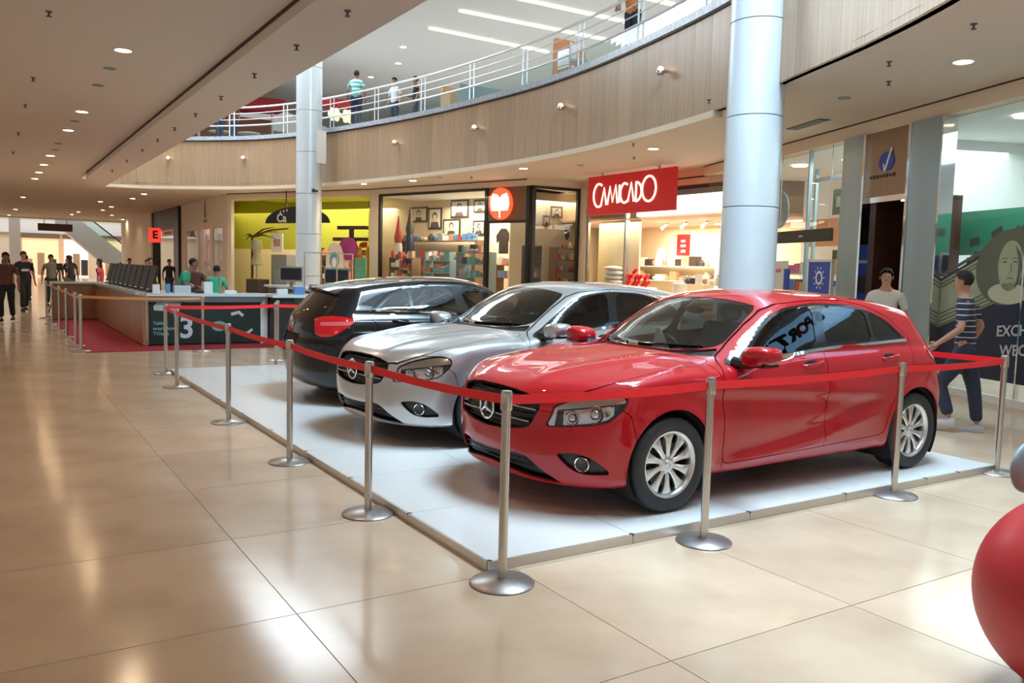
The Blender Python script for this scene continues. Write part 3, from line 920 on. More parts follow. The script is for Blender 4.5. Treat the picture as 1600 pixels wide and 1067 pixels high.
# pillows and the pile of red bows
bt = MB(); fbox(bt, FB, 2.9, 4.4, 0.30, 0.70, 0, 1.22)
tag(bt.build('display_block', 'shop_wall_white'), 'white block carrying red bows at the CAMICADO shop window', 'block')
for k in range(11):
    rnd = random.Random(40 + k)
    s, z = 2.98 + (k % 5) * 0.20, 1.22 + (k // 5) * 0.17
    if k // 5: s += 0.1
    if k == 10: s, z = 3.5, 1.22 + 0.34
    c = P3(FB, s, 0.42 + 0.05 * (k % 2), z + 0.10)
    b = MB()
    for a in range(7):
        an = 2 * PI * a / 7 + rnd.random()
        b.ball((c[0] + .05 * math.cos(an), c[1] + .07 * math.cos(an + 1), c[2] + .05 * math.sin(an)), (.045, .055, .05), 8, 5)
    tag(b.build('gift_bow', 'belt_red', None, smooth=60), 'bright red gift bow, %s from the right in the %s row of the pile' % (ORD[k % 5], ['bottom', 'second', 'top'][k // 5]), 'bow', 'pile of red gift bows')
for k in range(4):
    b = MB().ball(P3(FB, 4.55 + (k % 2) * .04, 0.52, 1.33 + k * 0.13), (0.20, 0.36, 0.075), 14, 8)
    tag(b.build('pillow', 'pale_goods', None, smooth=60), ['bottom', 'second', 'third', 'top'][k] + ' white pillow of the stack in the CAMICADO shop window', 'pillow', 'stack of white pillows')
b = MB(); fbox(b, FB, 4.1, 4.98, 0.3, 0.72, 0, 1.26); tag(b.build('display_block', 'tan_goods'), 'brown block under the stack of white pillows', 'block') if False else None
b = MB(); fbox(b, FB, 4.42, 4.95, 0.32, 0.72, 1.10, 1.255); fbox(b, FB, 4.42, 4.95, 0.32, 0.72, 0, 1.10); tag(b.build('display_block', 'pale_board'), 'pale block under the stack of white pillows', 'block')
lamp = MB().lathe([(0.09, 0), (0.09, 0.015), (0.012, 0.03), (0.012, 0.25)], 16)
o = tag(lamp.build('table_lamp', 'steel', None, smooth=40), 'table lamp with cream shade behind the red gift bows', 'lamp')
o.location = (15.0, 15.9, 1.85)
o.location = P3(FB, 6.0, 3.62, 1.85)
MB().lathe([(0.17, 0.22), (0.10, 0.55)], 18).build('lamp_shade', 'cove_glow', o, smooth=40)
gw = MB().lathe([(0.001, 0), (0.14, 0.01), (0.19, 0.10), (0.17, 0.19), (0.20, 0.20)], 20)
o = tag(gw.build('white_bowl', 'pale_goods', None, smooth=50), 'large white bowl on the low display table near the red bows', 'bowl')
o.location = P3(FB, 2.3, 1.25, 1.35 + .3)
o.location.z = 1.35

# ---- store C/D (corner shop with portraits)
wallpiece('trim_22', 'cream_paint', FD, [(-0.1, 6.95, 0.0, 0.2, 4.0, 4.2), (-0.02, 0.42, -0.03, 0.15, 0, 4.0)])
wallpiece('trim_23', 'cream_paint', FCx, [(-0.1, 1.72, 0.0, 0.2, 4.0, 4.2), (1.62, 1.74, -0.04, 0.1, 0, 4.0)])
wallpiece('trim_24', 'gap_dark', FD, [(-0.1, 6.95, -0.02, 0.0, 4.17, 4.2)])
wallpiece('window_frame', 'black_metal', FD, [(0.42, 0.52, -0.02, 0.08, 0, 4.0), (5.22, 5.34, -0.03, 0.09, 0, 4.0), (0.42, 5.34, -0.02, 0.08, 3.92, 4.0), (0.42, 5.34, -0.02, 0.08, 0, 0.12),
                                                (6.82, 6.94, -0.03, 0.09, 0, 4.0), (5.34, 6.9, -0.02, 0.08, 2.96, 3.03)])
wallpiece('trim_25', 'black_metal', FCx, [(0.0, 0.09, -0.02, 0.08, 0, 4.0), (1.52, 1.64, -0.02, 0.08, 0, 4.0), (0.0, 1.6, -0.02, 0.08, 3.92, 4.0)])
pane('window_4', FD, 0.52, 5.22, 0.03, 0.12, 3.92)
pane('window_5', FCx, 0.09, 1.52, 0.03, 0.12, 3.92)
wallpiece('trim_26', 'brown_header', FD, [(5.34, 6.82, 0.0, 0.06, 3.03, 4.0)])
wallpiece('wall_portraits', 'shop_wall_cream', FD, [(-2.9, 4.4, 2.6, 2.7, 0, 4.1)])
wallpiece('ceiling_portraits', 'white_paint', FD, [(-0.2, 6.6, 0.1, 2.7, 3.99, 4.05)])
struct(MB().bar((8.92, 23.05, 2.05), (10.5, 26.85, 2.05), 0.05, 4.1).build('wall_shop_partition', 'shop_wall_cream'))
struct(MB().bar((5.74, 29.25, 2.05), (6.75, 33.45, 2.05), 0.05, 4.1).build('wall_shop_partition_2', 'shop_wall_green'))
wallpiece('wall_corner_shop', 'shop_wall_cream', FCx, [(0.2, 1.9, 1.6, 1.66, 0, 4.1), (1.5, 2.9, 1.62, 1.66, 0, 4.1)])
wallpiece('ceiling_corner_shop', 'white_paint', FCx, [(0.05, 1.9, 0.1, 1.7, 3.99, 4.05)])
dsc = MB().prism(oval(0, 0, 0.44, 0.46, 40), face(FD, 5.90, -0.04, 3.51), 0.08)
ds = tag(dsc.build('round_sign', 'disc_red'), 'glowing round red sign with a white shape on the brown header of the portrait shop', 'sign')
MB().prism([(-.33, .16), (-.26, .30), (-.10, .26), (0, .16), (.10, .26), (.26, .30), (.33, .16), (.36, -.02), (.30, -.20), (-.30, -.20), (-.36, -.02)], face(FD, 5.90, -0.122, 3.51), 0.01).build('shape', 'disc_white', ds)
MB().stroke([(0, -.40), (0, -.22)], .05, face(FD, 5.9, -.122, 3.51), .008).build('stem', 'disc_white', ds)
mat('print_paper', (0.78, 0.70, 0.58), 0.6)
mat('print_ink', (0.10, 0.08, 0.07), 0.6)
def portrait(fr, s0, s1, d, z0, z1, label, fm='dark_goods'):
    mb = MB(); fbox(mb, fr, s0, s1, d, d + .03, z0, z1)
    o = tag(mb.build('framed_portrait', fm), label, 'picture', 'framed portraits on the cream wall')
    e = 0.06
    q = MB(); fbox(q, fr, s0 + e, s1 - e, d - .006, d, z0 + e, z1 - e); q.build('print', 'print_paper', o)
    cx, cz, w_, h_ = (s0 + s1) / 2, (z0 + z1) / 2, (s1 - s0 - 2 * e), (z1 - z0 - 2 * e)
    r = min(w_, h_)
    f0 = (P3(fr, cx, d - .008, cz), (fr[1].x, fr[1].y, 0), (0, 0, 1))
    m = MB().prism(oval(0, r * .12, r * .24, r * .29, 18)[::-1], f0, -0.004).prism([(-r * .42, -h_ / 2), (r * .42, -h_ / 2), (r * .30, -r * .22), (-r * .30, -r * .22)][::-1], f0, -0.004)
    m.build('sketched_bust', 'print_ink', o)
    f1 = (P3(fr, cx, d - .014, cz), (fr[1].x, fr[1].y, 0), (0, 0, 1))
    MB().prism(oval(r * .02, r * .05, r * .17, r * .21, 18)[::-1], f1, -0.003).build('sketched_face', 'print_paper', o)
portrait(FD, -0.81, 0.08, 2.55, 3.24, 3.79, 'framed portrait print at the left end of the row over the shelf')
portrait(FD, 0.14, 0.81, 2.55, 2.98, 3.74, 'tall framed portrait print hanging beside the leftmost portrait')
portrait(FD, 1.26, 2.11, 2.55, 3.36, 3.98, 'framed portrait print hanging highest on the cream wall')
portrait(FD, 0.90, 1.73, 2.55, 2.72, 3.32, 'framed portrait print hanging lowest just above the shelf')
portrait(FD, 2.36, 2.95, 2.55, 3.52, 3.95, 'small dark framed picture near the black window post')
portrait(FD, 2.35, 2.9, 2.55, 2.75, 3.25, 'framed picture behind the plant near the black window post')
portrait(FCx, 1.6, 2.04, 1.57, 3.24, 3.6, 'dark framed picture high in the corner shop window', 'brown_header')
portrait(FCx, 1.33, 1.58, 1.57, 2.95, 3.3, 'small brown framed picture beside the corner post', 'brown_header')
o = MB().prism(oval(0, 0, .09, .2, 18), (P3(FCx, 2.25, 1.61, 2.78), (1, 0, 0), (0, 0, 1)), 0.02)
tag(o.build('oval_plaque', 'dark_goods'), 'dark oval plaque on the corner shop wall', 'plaque')
shelf_unit(FD, -0.9, 3.0, 2.0, 2.5, (0.5, 1.0, 1.5, 1.95, 2.55), 'long wooden shelf under the portraits', ['dark_goods', 'blue_goods', 'grey_goods', 'tan_goods', 'pale_goods', 'red_goods'],
           'goods on the shelf under the portraits', 'shelf under the portraits', .14, .3, .14, .26, 'brown_header', 8)
shelf_unit(FD, 0.62, 1.75, 0.3, 0.7, (0.45, 0.85, 1.25, 1.6, 1.9), 'left window shelf full of reddish gifts', ['red_goods', 'rust_goods', 'cream_goods', 'tan_goods', 'dark_goods'],
           'gifts on the left window shelf', 'left portrait shop window', .10, .19, .12, .24, 'brown_header', 9)
shelf_unit(FD, 2.2, 3.4, 0.4, 0.8, (0.5, 1.0, 1.45, 1.85), 'glass grey window shelf in the middle of the portrait shop', ['grey_goods', 'teal_goods', 'pale_goods', 'rust_goods'],
           'goods on the grey middle shelf', 'middle of portrait shop window', .14, .26, .14, .28, 'slate', 10)
shelf_unit(FD, 3.75, 5.1, 0.3, 0.7, (0.5, 0.95, 1.35, 1.75, 2.1), 'right window shelf full of greenish gifts', ['teal_goods', 'grey_goods', 'pale_goods', 'dark_goods', 'rose_goods'],
           'gifts on the right window shelf', 'right of portrait shop window', .10, .2, .12, .26, 'slate', 11)
shelf_unit(FD, 4.35, 5.6, 1.5, 1.9, (0.5, 0.95, 1.35, 1.75), 'shelf of sports goods seen through the portrait shop door', ['rose_goods', 'red_goods', 'blue_goods', 'pale_goods', 'grey_goods'],
           'goods on the shelf behind the door', 'behind portrait shop door', .12, .22, .14, .26, 'brown_header', 12)
shelf_unit(FCx, 1.45, 2.55, 0.95, 1.35, (0.5, 0.9, 1.25, 1.6, 1.95, 2.3), 'rust coloured shelf of gifts in the corner shop window', ['rust_goods', 'red_goods', 'orange_goods', 'cream_goods', 'blue_goods'],
           'gifts on the rust coloured shelf', 'corner shop rust shelf', .09, .18, .10, .22, 'brown_header', 13)
shelf_unit(FCx, 0.15, 0.6, 0.4, 0.8, (0.5, 0.95, 1.4, 1.85, 2.3), 'narrow dark shelf beside the corner post', ['grey_goods', 'dark_goods', 'rose_goods', 'tan_goods'],
           'goods on the narrow dark shelf', 'narrow shelf by corner post', .10, .16, .14, .28, 'dark_goods', 14)
for k, (s, z, mm, w_) in enumerate(((4.70, 2.55, 'dark_goods', .55), (5.25, 2.62, 'red_goods', .42))):
    f = face(FD, s, 1.5, z)
    j = MB().prism([(-w_ / 2, -.1), (-w_ * .33, .0), (-w_ * .33, -.45), (w_ * .33, -.45), (w_ * .33, .0), (w_ / 2, -.1), (w_ * .55, .12), (w_ * .2, .34), (-w_ * .2, .34), (-w_ * .55, .12)], f, 0.05)
    o = tag(j.build('hanging_jersey', mm), ['black', 'dark red'][k] + ' sports jersey hanging above the shelf behind the shop door', 'jersey')
    MB().tube([P3(FD, s, 1.47, z + .33), P3(FD, s, 1.47, z + .5), P3(FD, s, 1.47, 3.99)], .008, 6).build('hook', 'steel', o)
for k, (s, zt, zb, c1, c2, lb) in enumerate(((0.34, 3.35, 2.0, 'red_goods', 'pale_goods', 'red and white flag furled on a pole at the left of the portrait window'), (0.92, 3.65, 2.05, 'dark_goods', 'navy', 'dark furled flag on a pole next to the red flag'))):
    o = tag(MB().tube([P3(FD, s, 0.95, 0), P3(FD, s, 0.95, zt)], 0.014, 8).build('furled_flag', 'brown_header'), lb, 'flag')
    MB().lathe([(0.02, zt - .02), (0.09, zt - .5), (0.15, zt - .75), (0.11, zt - .95)], 10, P3(FD, s, .95, 0)).build('flag_cloth', c1, o, smooth=60)
    MB().lathe([(0.11, zt - .9), (0.14, zt - 1.05), (0.16, zb - .25), (0.07, zb - .4)], 10, P3(FD, s, .95, 0)).build('flag_cloth', c2, o, smooth=60)
def leafy(loc, r, h, label, name='potted_plant', pot='dark_goods', n=46, seed=2):
    rnd = random.Random(seed)
    o = tag(MB().lathe([(r * .3, 0), (r * .4, .02), (r * .45, .25), (r * .38, .25)], 14, (0, 0, 0)).build(name, pot), label, 'plant')
    o.location = loc
    lf = MB()
    for i in range(n):
        a, t = rnd.random() * 2 * PI, rnd.random()
        rr = r * (0.3 + .7 * rnd.random())
        c = Vector((rr * .6 * math.cos(a), rr * .6 * math.sin(a), .3 + h * t))
        d = Vector((math.cos(a), math.sin(a), .4)) * r * .35
        s = Vector((-math.sin(a), math.cos(a), 0)) * r * .12
        lf.add([c, c + d * .5 + s, c + d, c + d * .5 - s], [(0, 1, 2, 3)])
    tag(lf.build('leaves', 'leaf_green', o), kind='stuff')
    return o
mat('leaf_green', (0.06, 0.12, 0.05), 0.6)
p_ = leafy(P3(FD, 4.3, 0.55, 2.1), 0.32, 0.55, 'dark leafy plant on top of the greenish gift shelf')
gs = thing_box('menu_board', 'green_pack', FD, (-0.15, 0.42, -0.55, -0.5, 0.9, 1.87), 'green text board standing at the left edge of the portrait shop', 'sign')
for k in range(4):
    MB().stroke([(-.2, .3 - k * .2), (.2, .3 - k * .2)], .06, face(FD, 0.13, -.552, 1.4), .003).build('text_line', 'teal_goods', gs)
wallpiece('stand_leg', 'black_metal', FD, [(-0.1, -0.05, -0.56, -0.48, 0, 0.9), (0.32, 0.37, -0.56, -0.48, 0, 0.9), (-0.15, 0.42, -0.65, -0.4, 0, 0.03)], gs)

# ---- store E (yellow green)
wallpiece('trim_27', 'cream_paint', FE, [(-0.15, 7.0, 0.0, 0.2, 3.97, 4.2), (-0.05, 0.16, -0.03, 0.12, 0, 3.97)])
wallpiece('trim_28', 'gap_dark', FE, [(-0.1, 7.0, -0.02, 0.0, 4.17, 4.2)])
wallpiece('wall_green_shop', 'shop_wall_green', FE, [(-3.4, 4.3, 3.0, 3.1, 2.2, 4.2)])
wallpiece('wall_green_shop_low', 'shop_wall_cream', FE, [(-3.4, 4.3, 3.0, 3.08, 0, 2.2)])
wallpiece('ceiling_green_shop', 'shop_wall_green', FE, [(-0.1, 6.9, 0.2, 3.1, 4.08, 4.14)])
sm = MB().prism([(-1.52, 0)] + [(1.52 * math.cos(PI - PI * i / 24), 0.58 * math.sin(PI * i / 24)) for i in range(1, 24)] + [(1.52, 0)][:1], face(FE, 3.86, -0.30, 3.05), 0.08)
sm = tag(sm.build('arched_sign', 'black_metal'), 'black half round hanging sign with white script at the yellow green shop', 'sign')
for q in (-0.6, 0.6):
    MB().tube([P3(FE, 3.86 + q, -0.26, 3.5), P3(FE, 3.86 + q, -0.26, 4.2)], 0.02, 8).build('hanging_rod', 'black_metal', sm)
text_mesh('Ca', 0.42, face(FE, 2.92, -0.384, 3.22), 'lettering', 'white_print', sm, 0.004, 'LEFT', 0.010)
for k in range(3):
    MB().prism(oval(0, 0, .03, .05, 10), face(FE, 3.10 + .16 * k, -.382, 3.44 + .03 * k), .004).build('dot', 'white_print', sm)
for s, lb in ((0.6, 'leftmost round lamp in the ceiling of the yellow green shop'), (2.4, 'round lamp above the arched sign of the yellow green shop'), (6.1, 'rightmost round lamp in the ceiling of the yellow green shop')):
    o = MB().lathe([(0.13, 0), (0.13, 0.02), (0.1, .025)], 16).build('shop_downlight', 'cool_glow')
    o.location = P3(FE, s, 0.8, 4.05)
    tag(o, lb, 'lamp', 'round lamps of the yellow green shop')
for (a, b, c, d, z0, z1, lb) in ((5.2, 6.45, .25, .45, 2.86, 2.98, 'upper'), (5.0, 6.45, .25, .45, 2.46, 2.58, 'lower')):
    thing_box('wooden_plank', 'dark_wood', FE, (a, b, c, d, z0, z1), lb + ' dark wooden plank crossing the yellow green shop front', 'plank')
thing_box('red_post', 'red_goods', FE, (5.86, 5.97, .25, .4, 0, 2.46), 'slim dark red post in the yellow green shop front', 'post')
thing_box('dark_post', 'dark_wood', FE, (5.75, 5.85, .25, .4, 2.58, 2.86), 'short dark block between the two wooden planks', 'block')
dscp = MB().prism(oval(0, 0, .42, .40, 28), face(FE, 5.85, 0.12, 2.18), 0.05)
mat('magenta', (0.42, 0.04, 0.22), 0.5)
pk = tag(dscp.build('magenta_disc', 'magenta'), 'big magenta candy disc on a stick in the yellow green shop', 'display')
MB().tube([P3(FE, 5.85, .10, 0), P3(FE, 5.85, .10, 1.85)], .03, 8).build('stick', 'pale_goods', pk)
ar = MB().prism([(-.40, 0), (.40, 0), (.40, 1.5)] + [(.40 * math.cos(PI * i / 14), 1.5 + .85 * math.sin(PI * i / 14) ** .8) for i in range(1, 14)] + [(-.40, 1.5)], face(FE, 5.46, -0.10, 0.05), 0.06)
ar = tag(ar.build('arched_standee', 'cream_goods'), 'cream arched standee with a round teal emblem before the yellow green shop', 'standee')
MB().prism(oval(0, 0, .22, .28, 24), face(FE, 5.46, -0.163, 1.78), .004).build('emblem', 'teal_goods', ar)
MB().prism(oval(0, -.06, .1, .18, 16), face(FE, 5.46, -0.168, 1.76), .004).build('emblem_figure', 'white_print', ar)
MB().stroke([(-.24, 0), (.24, 0)], .14, face(FE, 5.46, -0.163, 1.36), .004).build('orange_print', 'orange_goods', ar)
shelf_unit(FE, 6.0, 6.5, 0.32, 0.6, (0.5, 0.95, 1.4, 1.85, 2.25), 'bright yellow shelf behind the magenta disc', ['yellow_pack', 'orange_goods', 'pale_goods', 'red_goods'], 'sweets on the yellow shelf', 'behind the magenta disc', .1, .18, .12, .24, 'yellow_pack', 15)
shelf_unit(FE, 2.3, 4.9, 2.3, 2.9, (0.6, 1.1, 1.55, 2.0), 'wooden food counter shelf at the back of the yellow green shop', ['tan_goods', 'orange_goods', 'cream_goods', 'dark_goods'], 'food on the wooden counter shelf', 'back of yellow green shop', .18, .3, .14, .28, 'tan_goods', 16)
thing_box('steel_machine', 'grey_goods', FE, (1.3, 2.1, 0.9, 1.5, 0, 1.95), 'grey upright machine in the yellow green shop', 'machine', None, 'slate')
thing_box('framed_picture', 'pale_goods', FE, (1.35, 1.95, 0.85, 0.88, 2.05, 2.75), 'white framed picture above the grey machine', 'picture', None, 'tan_goods')
mq = MB().lathe([(0.001, 1.5), (0.18, 1.48), (0.22, 1.25), (0.12, 0.95), (0.24, 0.55), (0.03, 0.5), (0.03, 0.03), (0.22, 0.02), (0.22, 0.0)][::-1], 14)
mat('khaki', (0.34, 0.32, 0.18), 0.7)
o = tag(mq.build('coat_form', 'khaki', None, smooth=50), 'khaki clothes form standing in the yellow green shop', 'form')
o.location = P3(FE, 0.95, 0.5, 1.0)
o2 = MB(); fbox(o2, FE, 0.65, 1.3, .25, .8, 0, 1.0); tag(o2.build('plinth', 'dark_goods'), 'dark plinth under the khaki clothes form', 'plinth')
br = MB()
rnd = random.Random(4)
for k in range(9):
    a = P3(FE, 0.6, 0.6, 2.6)
    b = P3(FE, 0.6 + rnd.uniform(-.6, 1.8), 0.6 + rnd.uniform(-.2, .4), 2.6 + rnd.uniform(-.3, .5))
    br.tube([a, ((a[0] + b[0]) / 2, (a[1] + b[1]) / 2, (a[2] + b[2]) / 2 + .1), b], [.04, .03, .012], 6)
br.tube([P3(FE, 0.6, .6, 0), P3(FE, .6, .6, 2.62)], .05, 8)
tag(br.build('bare_branch', 'dark_wood', None, smooth=50), 'dark bare branching trunk at the left of the yellow green shop', 'branch')

# ---- wall G (cream, three lit pink windows; black shop beyond)
wallpiece('wall_far_right', 'cream_paint', FG, [(0.0, 9.05, 0, 0.2, 2.98, 4.2), (0, 9.05, 0, .2, 0, 0.55), (-0.05, 0.95, 0, .2, .55, 2.98), (2.6, 3.1, 0, .2, .55, 2.98), (5.2, 5.6, 0, .2, .55, 2.98), (8.0, 9.05, 0, .2, .55, 2.98)])
mat('pink_display', (0.75, 0.45, 0.38), 0.6, emit=0.25)
for k, (a, b) in enumerate(((0.95, 2.6), (3.1, 5.2), (5.6, 8.0))):
    pane('window_%d' % (6 + k), FG, a, b, 0.03, 0.55, 2.98)
    wallpiece('wall_window_back', 'pink_display', FG, [(a - .02, b + .2, .42 if k else .27, .47 if k else .30, 0.3, 3.1)])
    shelf_unit(FG, a + .1, b - .1, .10 if k else .09, .40 if k else .26, (0.6, 1.0, 1.4), 'display shelf in the %s pink shop window' % ['first', 'second', 'third'][k], ['rose_goods', 'cream_goods', 'grey_goods', 'dark_goods', 'red_goods'],
               'goods in the pink windows ' + str(k), '%s pink window from the green shop' % ['first', 'second', 'third'][k], .12, .2, .2, .36, 'cream_goods', 20 + k, True)
    for q in range(2):
        thing_box('garment_board', ['rose_goods', 'grey_goods'][(k + q) % 2], FG, (a + .25 + q * .75, a + .75 + q * .75, .15, .19, 1.40, 2.75), ['rose', 'grey'][(k + q) % 2] + ' tall garment board standing in the %s pink shop window' % ['first', 'second', 'third'][k], 'board', 'garment boards in the pink windows')
wlg = MB().prism([(-.10, 0), (.10, 0), (.06, .5), (.02, .8), (-.04, .5)], face(FG, 3.95, -0.002, 3.45), 0.02).stroke([(-.25, -.14), (.25, -.14)], .1, face(FG, 3.95, -.002, 3.45), .02)
tag(wlg.build('wall_emblem', 'dark_wood'), 'small dark emblem on the cream wall above the pink windows', 'sign')
wallpiece('wall_black_shop', 'black_metal', FG, [(9.15, 10.3, -0.12, 0.3, 0, 4.2), (10.3, 16.9, -0.05, 0.3, 3.2, 4.2), (16.4, 17.0, -0.1, .3, 0, 4.2)])
wallpiece('wall_black_shop_inside', 'shop_wall_white', FG, [(10.3, 16.4, 1.5, 1.6, 0, 3.2)])
emit_mat('sign_red_lit', (1.0, 0.05, 0.03), 1.0)
rs2 = thing_box('shop_sign', 'sign_red_lit', FG, (14.2, 14.32, -0.62, -0.02, 2.55, 3.3), 'small bright red lit sign with a dark E at the black shop front', 'sign')
text_mesh('E', 0.55, ((5.33, 43.295, 2.93), (1, 0, 0), (0, 0, 1)), 'letter', 'plastic_dark', rs2, 0.01, 'CENTER', .02)
MB().box((5.3, 43.33, 3.25), (5.36, 43.39, 4.19)).build('hanger', 'steel', rs2)
thing_box('shop_banner', 'pale_goods', FG, (10.6, 13.8, -0.06, -0.02, 2.85, 3.15), 'white banner with a red band over the black shop entrance', 'banner', None, 'red_goods')
wallpiece('wall_far_right_end', 'cream_paint', FG, [(17.0, 29.5, 0.0, 0.3, 0, 4.2)])

# ---- far end: next void with escalator, columns and lit shops
struct(MB().box((-9, 76, 0), (24, 76.3, 10)).build('wall_far', 'cream_paint'))
struct(MB().box((-9, 75.6, 3.6), (24, 76, 4.6)).build('trim_29', 'white_paint'))
emit_mat('shop_glow_warm', (1.0, 0.68, 0.38), 0.5)
emit_mat('shop_glow_white', (1.0, 0.90, 0.78), 0.5)
for k, (x0, x1, m_, lb) in enumerate(((0.4, 3.0, 'shop_glow_warm', 'warm orange lit shop front at the far end of the mall'), (3.4, 5.2, 'shop_glow_white', 'white lit shop front at the far end under the escalator'), (6.2, 9.5, 'shop_glow_warm', 'warm lit shop front at the far end right of the escalator'))):
    o = tag(MB().box((x0, 75.4, 0.0), (x1, 75.6, 3.3)).build('far_shop', m_), lb, 'shop')
    for q in range(3):
        xx = x0 + (x1 - x0) * (q + .5) / 3
        MB().box((xx - .25, 75.3, .2), (xx + .25, 75.39, 1.5 + .5 * (q % 2))).build('display', ['rose_goods', 'tan_goods', 'dark_goods'][q], o)
    MB().box((x0 - .1, 75.25, 3.2), (x1 + .1, 75.4, 3.6)).build('fascia', 'brown_header', o)
struct(MB().box((8.6, 74.8, 0), (9.4, 75.5, 4.2)).build('trim_30', 'white_paint'))
for x, y, lb in ((-0.45, 63, 'pale square pillar at the far left end of the mall'), (6.9, 60.5, 'beige square pillar right of the escalator'), (8.6, 63.5, 'thin white pillar beside the black shop at the far end')):
    tag(MB().box((x - .33, y - .33, 0), (x + .33, y + .33, 9)).build('pillar', 'white_paint' if x != 6.9 else 'cream_paint'), lb, 'pillar')
esc = empty('escalator', (2.2, 64, 0), 0, 'pale escalator descending at the far end of the mall', 'escalator')
MB().prism([(-0.2, 4.35), (1.3, 4.35), (4.6, 1.6), (3.6, 1.0), (2.4, 1.6), (0.4, 3.45), (-0.2, 3.5)], ((0, 0, 0), (1, 0, 0), (0, 0, 1)), 1.3).build('truss', 'column_metal', esc)
MB().prism([(1.2, 4.4), (4.6, 1.62), (4.6, 2.4), (1.2, 5.2)], ((0, -0.02, 0), (1, 0, 0), (0, 0, 1)), 0.03).build('glass_side', 'rail_glass', esc)
MB().tube([(0, 0, 5.25), (1.2, 0, 5.22), (4.6, 0, 2.44)], .05, 8).build('handrail', 'plastic_dark', esc)
MB().prism([(3.4, 1.2), (4.7, 1.7), (5.6, 0.9), (5.6, 0.02), (3.6, 0.02)], ((0, 0, 0), (1, 0, 0), (0, 0, 1)), 1.3).build('foot', 'navy', esc)
tag(MB().box((0.75, 59.0, 3.36), (2.76, 59.1, 3.84)).box((1.1, 59.02, 3.84), (1.14, 59.08, 4.12)).box((2.4, 59.02, 3.84), (2.44, 59.08, 4.12)).build('hanging_sign', 'dark_wood'), 'dark hanging direction sign before the escalator', 'sign')
struct(MB().box((-9, 58.9, 4.1), (20, 59.2, 5.9)).build('wall_far_void', 'white_paint'))
# =================================================================== cars
# body shape: signed field F(x back, y across, z up) < 0 inside; nose at x=0
def pchip(xs,ys):
    xs=np.asarray(xs,float); ys=np.asarray(ys,float); h=np.diff(xs); d=np.diff(ys)/h
    m=np.zeros_like(ys); m[0]=d[0]; m[-1]=d[-1]
    for i in range(1,len(xs)-1):
        if d[i-1]*d[i]>0:
            w1=2*h[i]+h[i-1]; w2=h[i]+2*h[i-1]; m[i]=(w1+w2)/(w1/d[i-1]+w2/d[i])
    def f(x):
        x=np.clip(np.asarray(x,float),xs[0],xs[-1]); i=np.clip(np.searchsorted(xs,x)-1,0,len(h)-1)
        t=(x-xs[i])/h[i]; t2=t*t; t3=t2*t
        return ys[i]*(2*t3-3*t2+1)+h[i]*m[i]*(t3-2*t2+t)+ys[i+1]*(3*t2-2*t3)+h[i]*m[i+1]*(t3-t2)
    return f
def smax(a,b,k):
    h=np.clip(.5+.5*(a-b)/k,0,1); return b+(a-b)*h+k*h*(1-h)
ZC=pchip([-.4,-.05,.05,.12,.3,.6,.9,1.15,1.3,1.45,1.7,1.95,2.15,2.4,2.75,3.1,3.45,3.75,3.95,4.2,4.6],
         [.55,.66,.77,.815,.88,.942,.984,1.012,1.03,1.10,1.245,1.36,1.412,1.437,1.440,1.422,1.385,1.332,1.29,1.22,1.08])
XF=pchip([.05,.16,.22,.30,.42,.52,.62,.72,.80,.95,1.2],
         [.16,.10,.055,.03,.005,.0,.008,.035,.075,.2,.6])
XR=pchip([.05,.2,.3,.42,.55,.66,.74,.84,.95,1.02,1.12,1.22,1.30,1.45],
         [4.10,4.19,4.25,4.285,4.292,4.282,4.25,4.225,4.195,4.155,4.07,3.98,3.92,3.90])
YB=pchip([.05,.17,.24,.34,.5,.66,.80,.90,.96,1.02],   # body half width by height
         [.78,.815,.845,.868,.882,.888,.882,.868,.845,.80])
YP=pchip([-.3,.2,.5,.85,1.3,2.2,3.2,3.57,3.9,4.15,4.4],  # plan factor
         [.90,.945,.985,1.0,.992,.992,1.0,1.0,.985,.95,.88])
belt=pchip([0,1.2,1.45,1.9,2.4,3.05,3.5,4.3],[.90,.91,.932,.968,1.012,1.04,1.055,1.06])
def half_width(x,z):
    b=belt(x)
    yb=YB(z)*YP(x)
    # greenhouse: starts .80 at belt, leans in
    rear=np.clip((x-2.9)/1.2,0,1)
    g0=.815-.05*rear**1.5; sl=.42+.05*rear
    yg=g0-(z-b)*sl-.10*np.maximum(z-b,0)**2
    t=np.clip((z-(b-.035))/.07,0,1); t=t*t*(3-2*t)
    lo=np.minimum(yb,.9)
    y=lo*(1-t)+yg*t
    # creases
    zl=.80-.19*np.clip((x-.9)/2.6,0,1.2)**1.3      # dropping line
    w=np.clip((x-.9)/.5,0,1)*np.clip((3.5-x)/.6,0,1)
    d=z-zl
    y=y+w*(.016*np.exp(-(d/.03)**2)*(d<0)+.016*np.exp(-(d/.10)**2)*(d>=0)-.010*np.exp(-((d+.09)/.06)**2))
    zl2=.27+.30*np.clip((x-1.25)/1.9,0,1)**2
    w2=np.clip((x-1.25)/.3,0,1)*np.clip((3.25-x)/.3,0,1)
    d=z-zl2
    y=y+w2*(.016*np.exp(-(d/.09)**2)*(d<0)+.016*np.exp(-(d/.03)**2)*(d>=0)-.014*np.exp(-((d-.09)/.06)**2))
    # arch flares
    for xc in (.87,3.569):
        r=np.hypot(x-xc,z-.316); y=y+.012*np.exp(-((r-.36)/.05)**2)
    return y
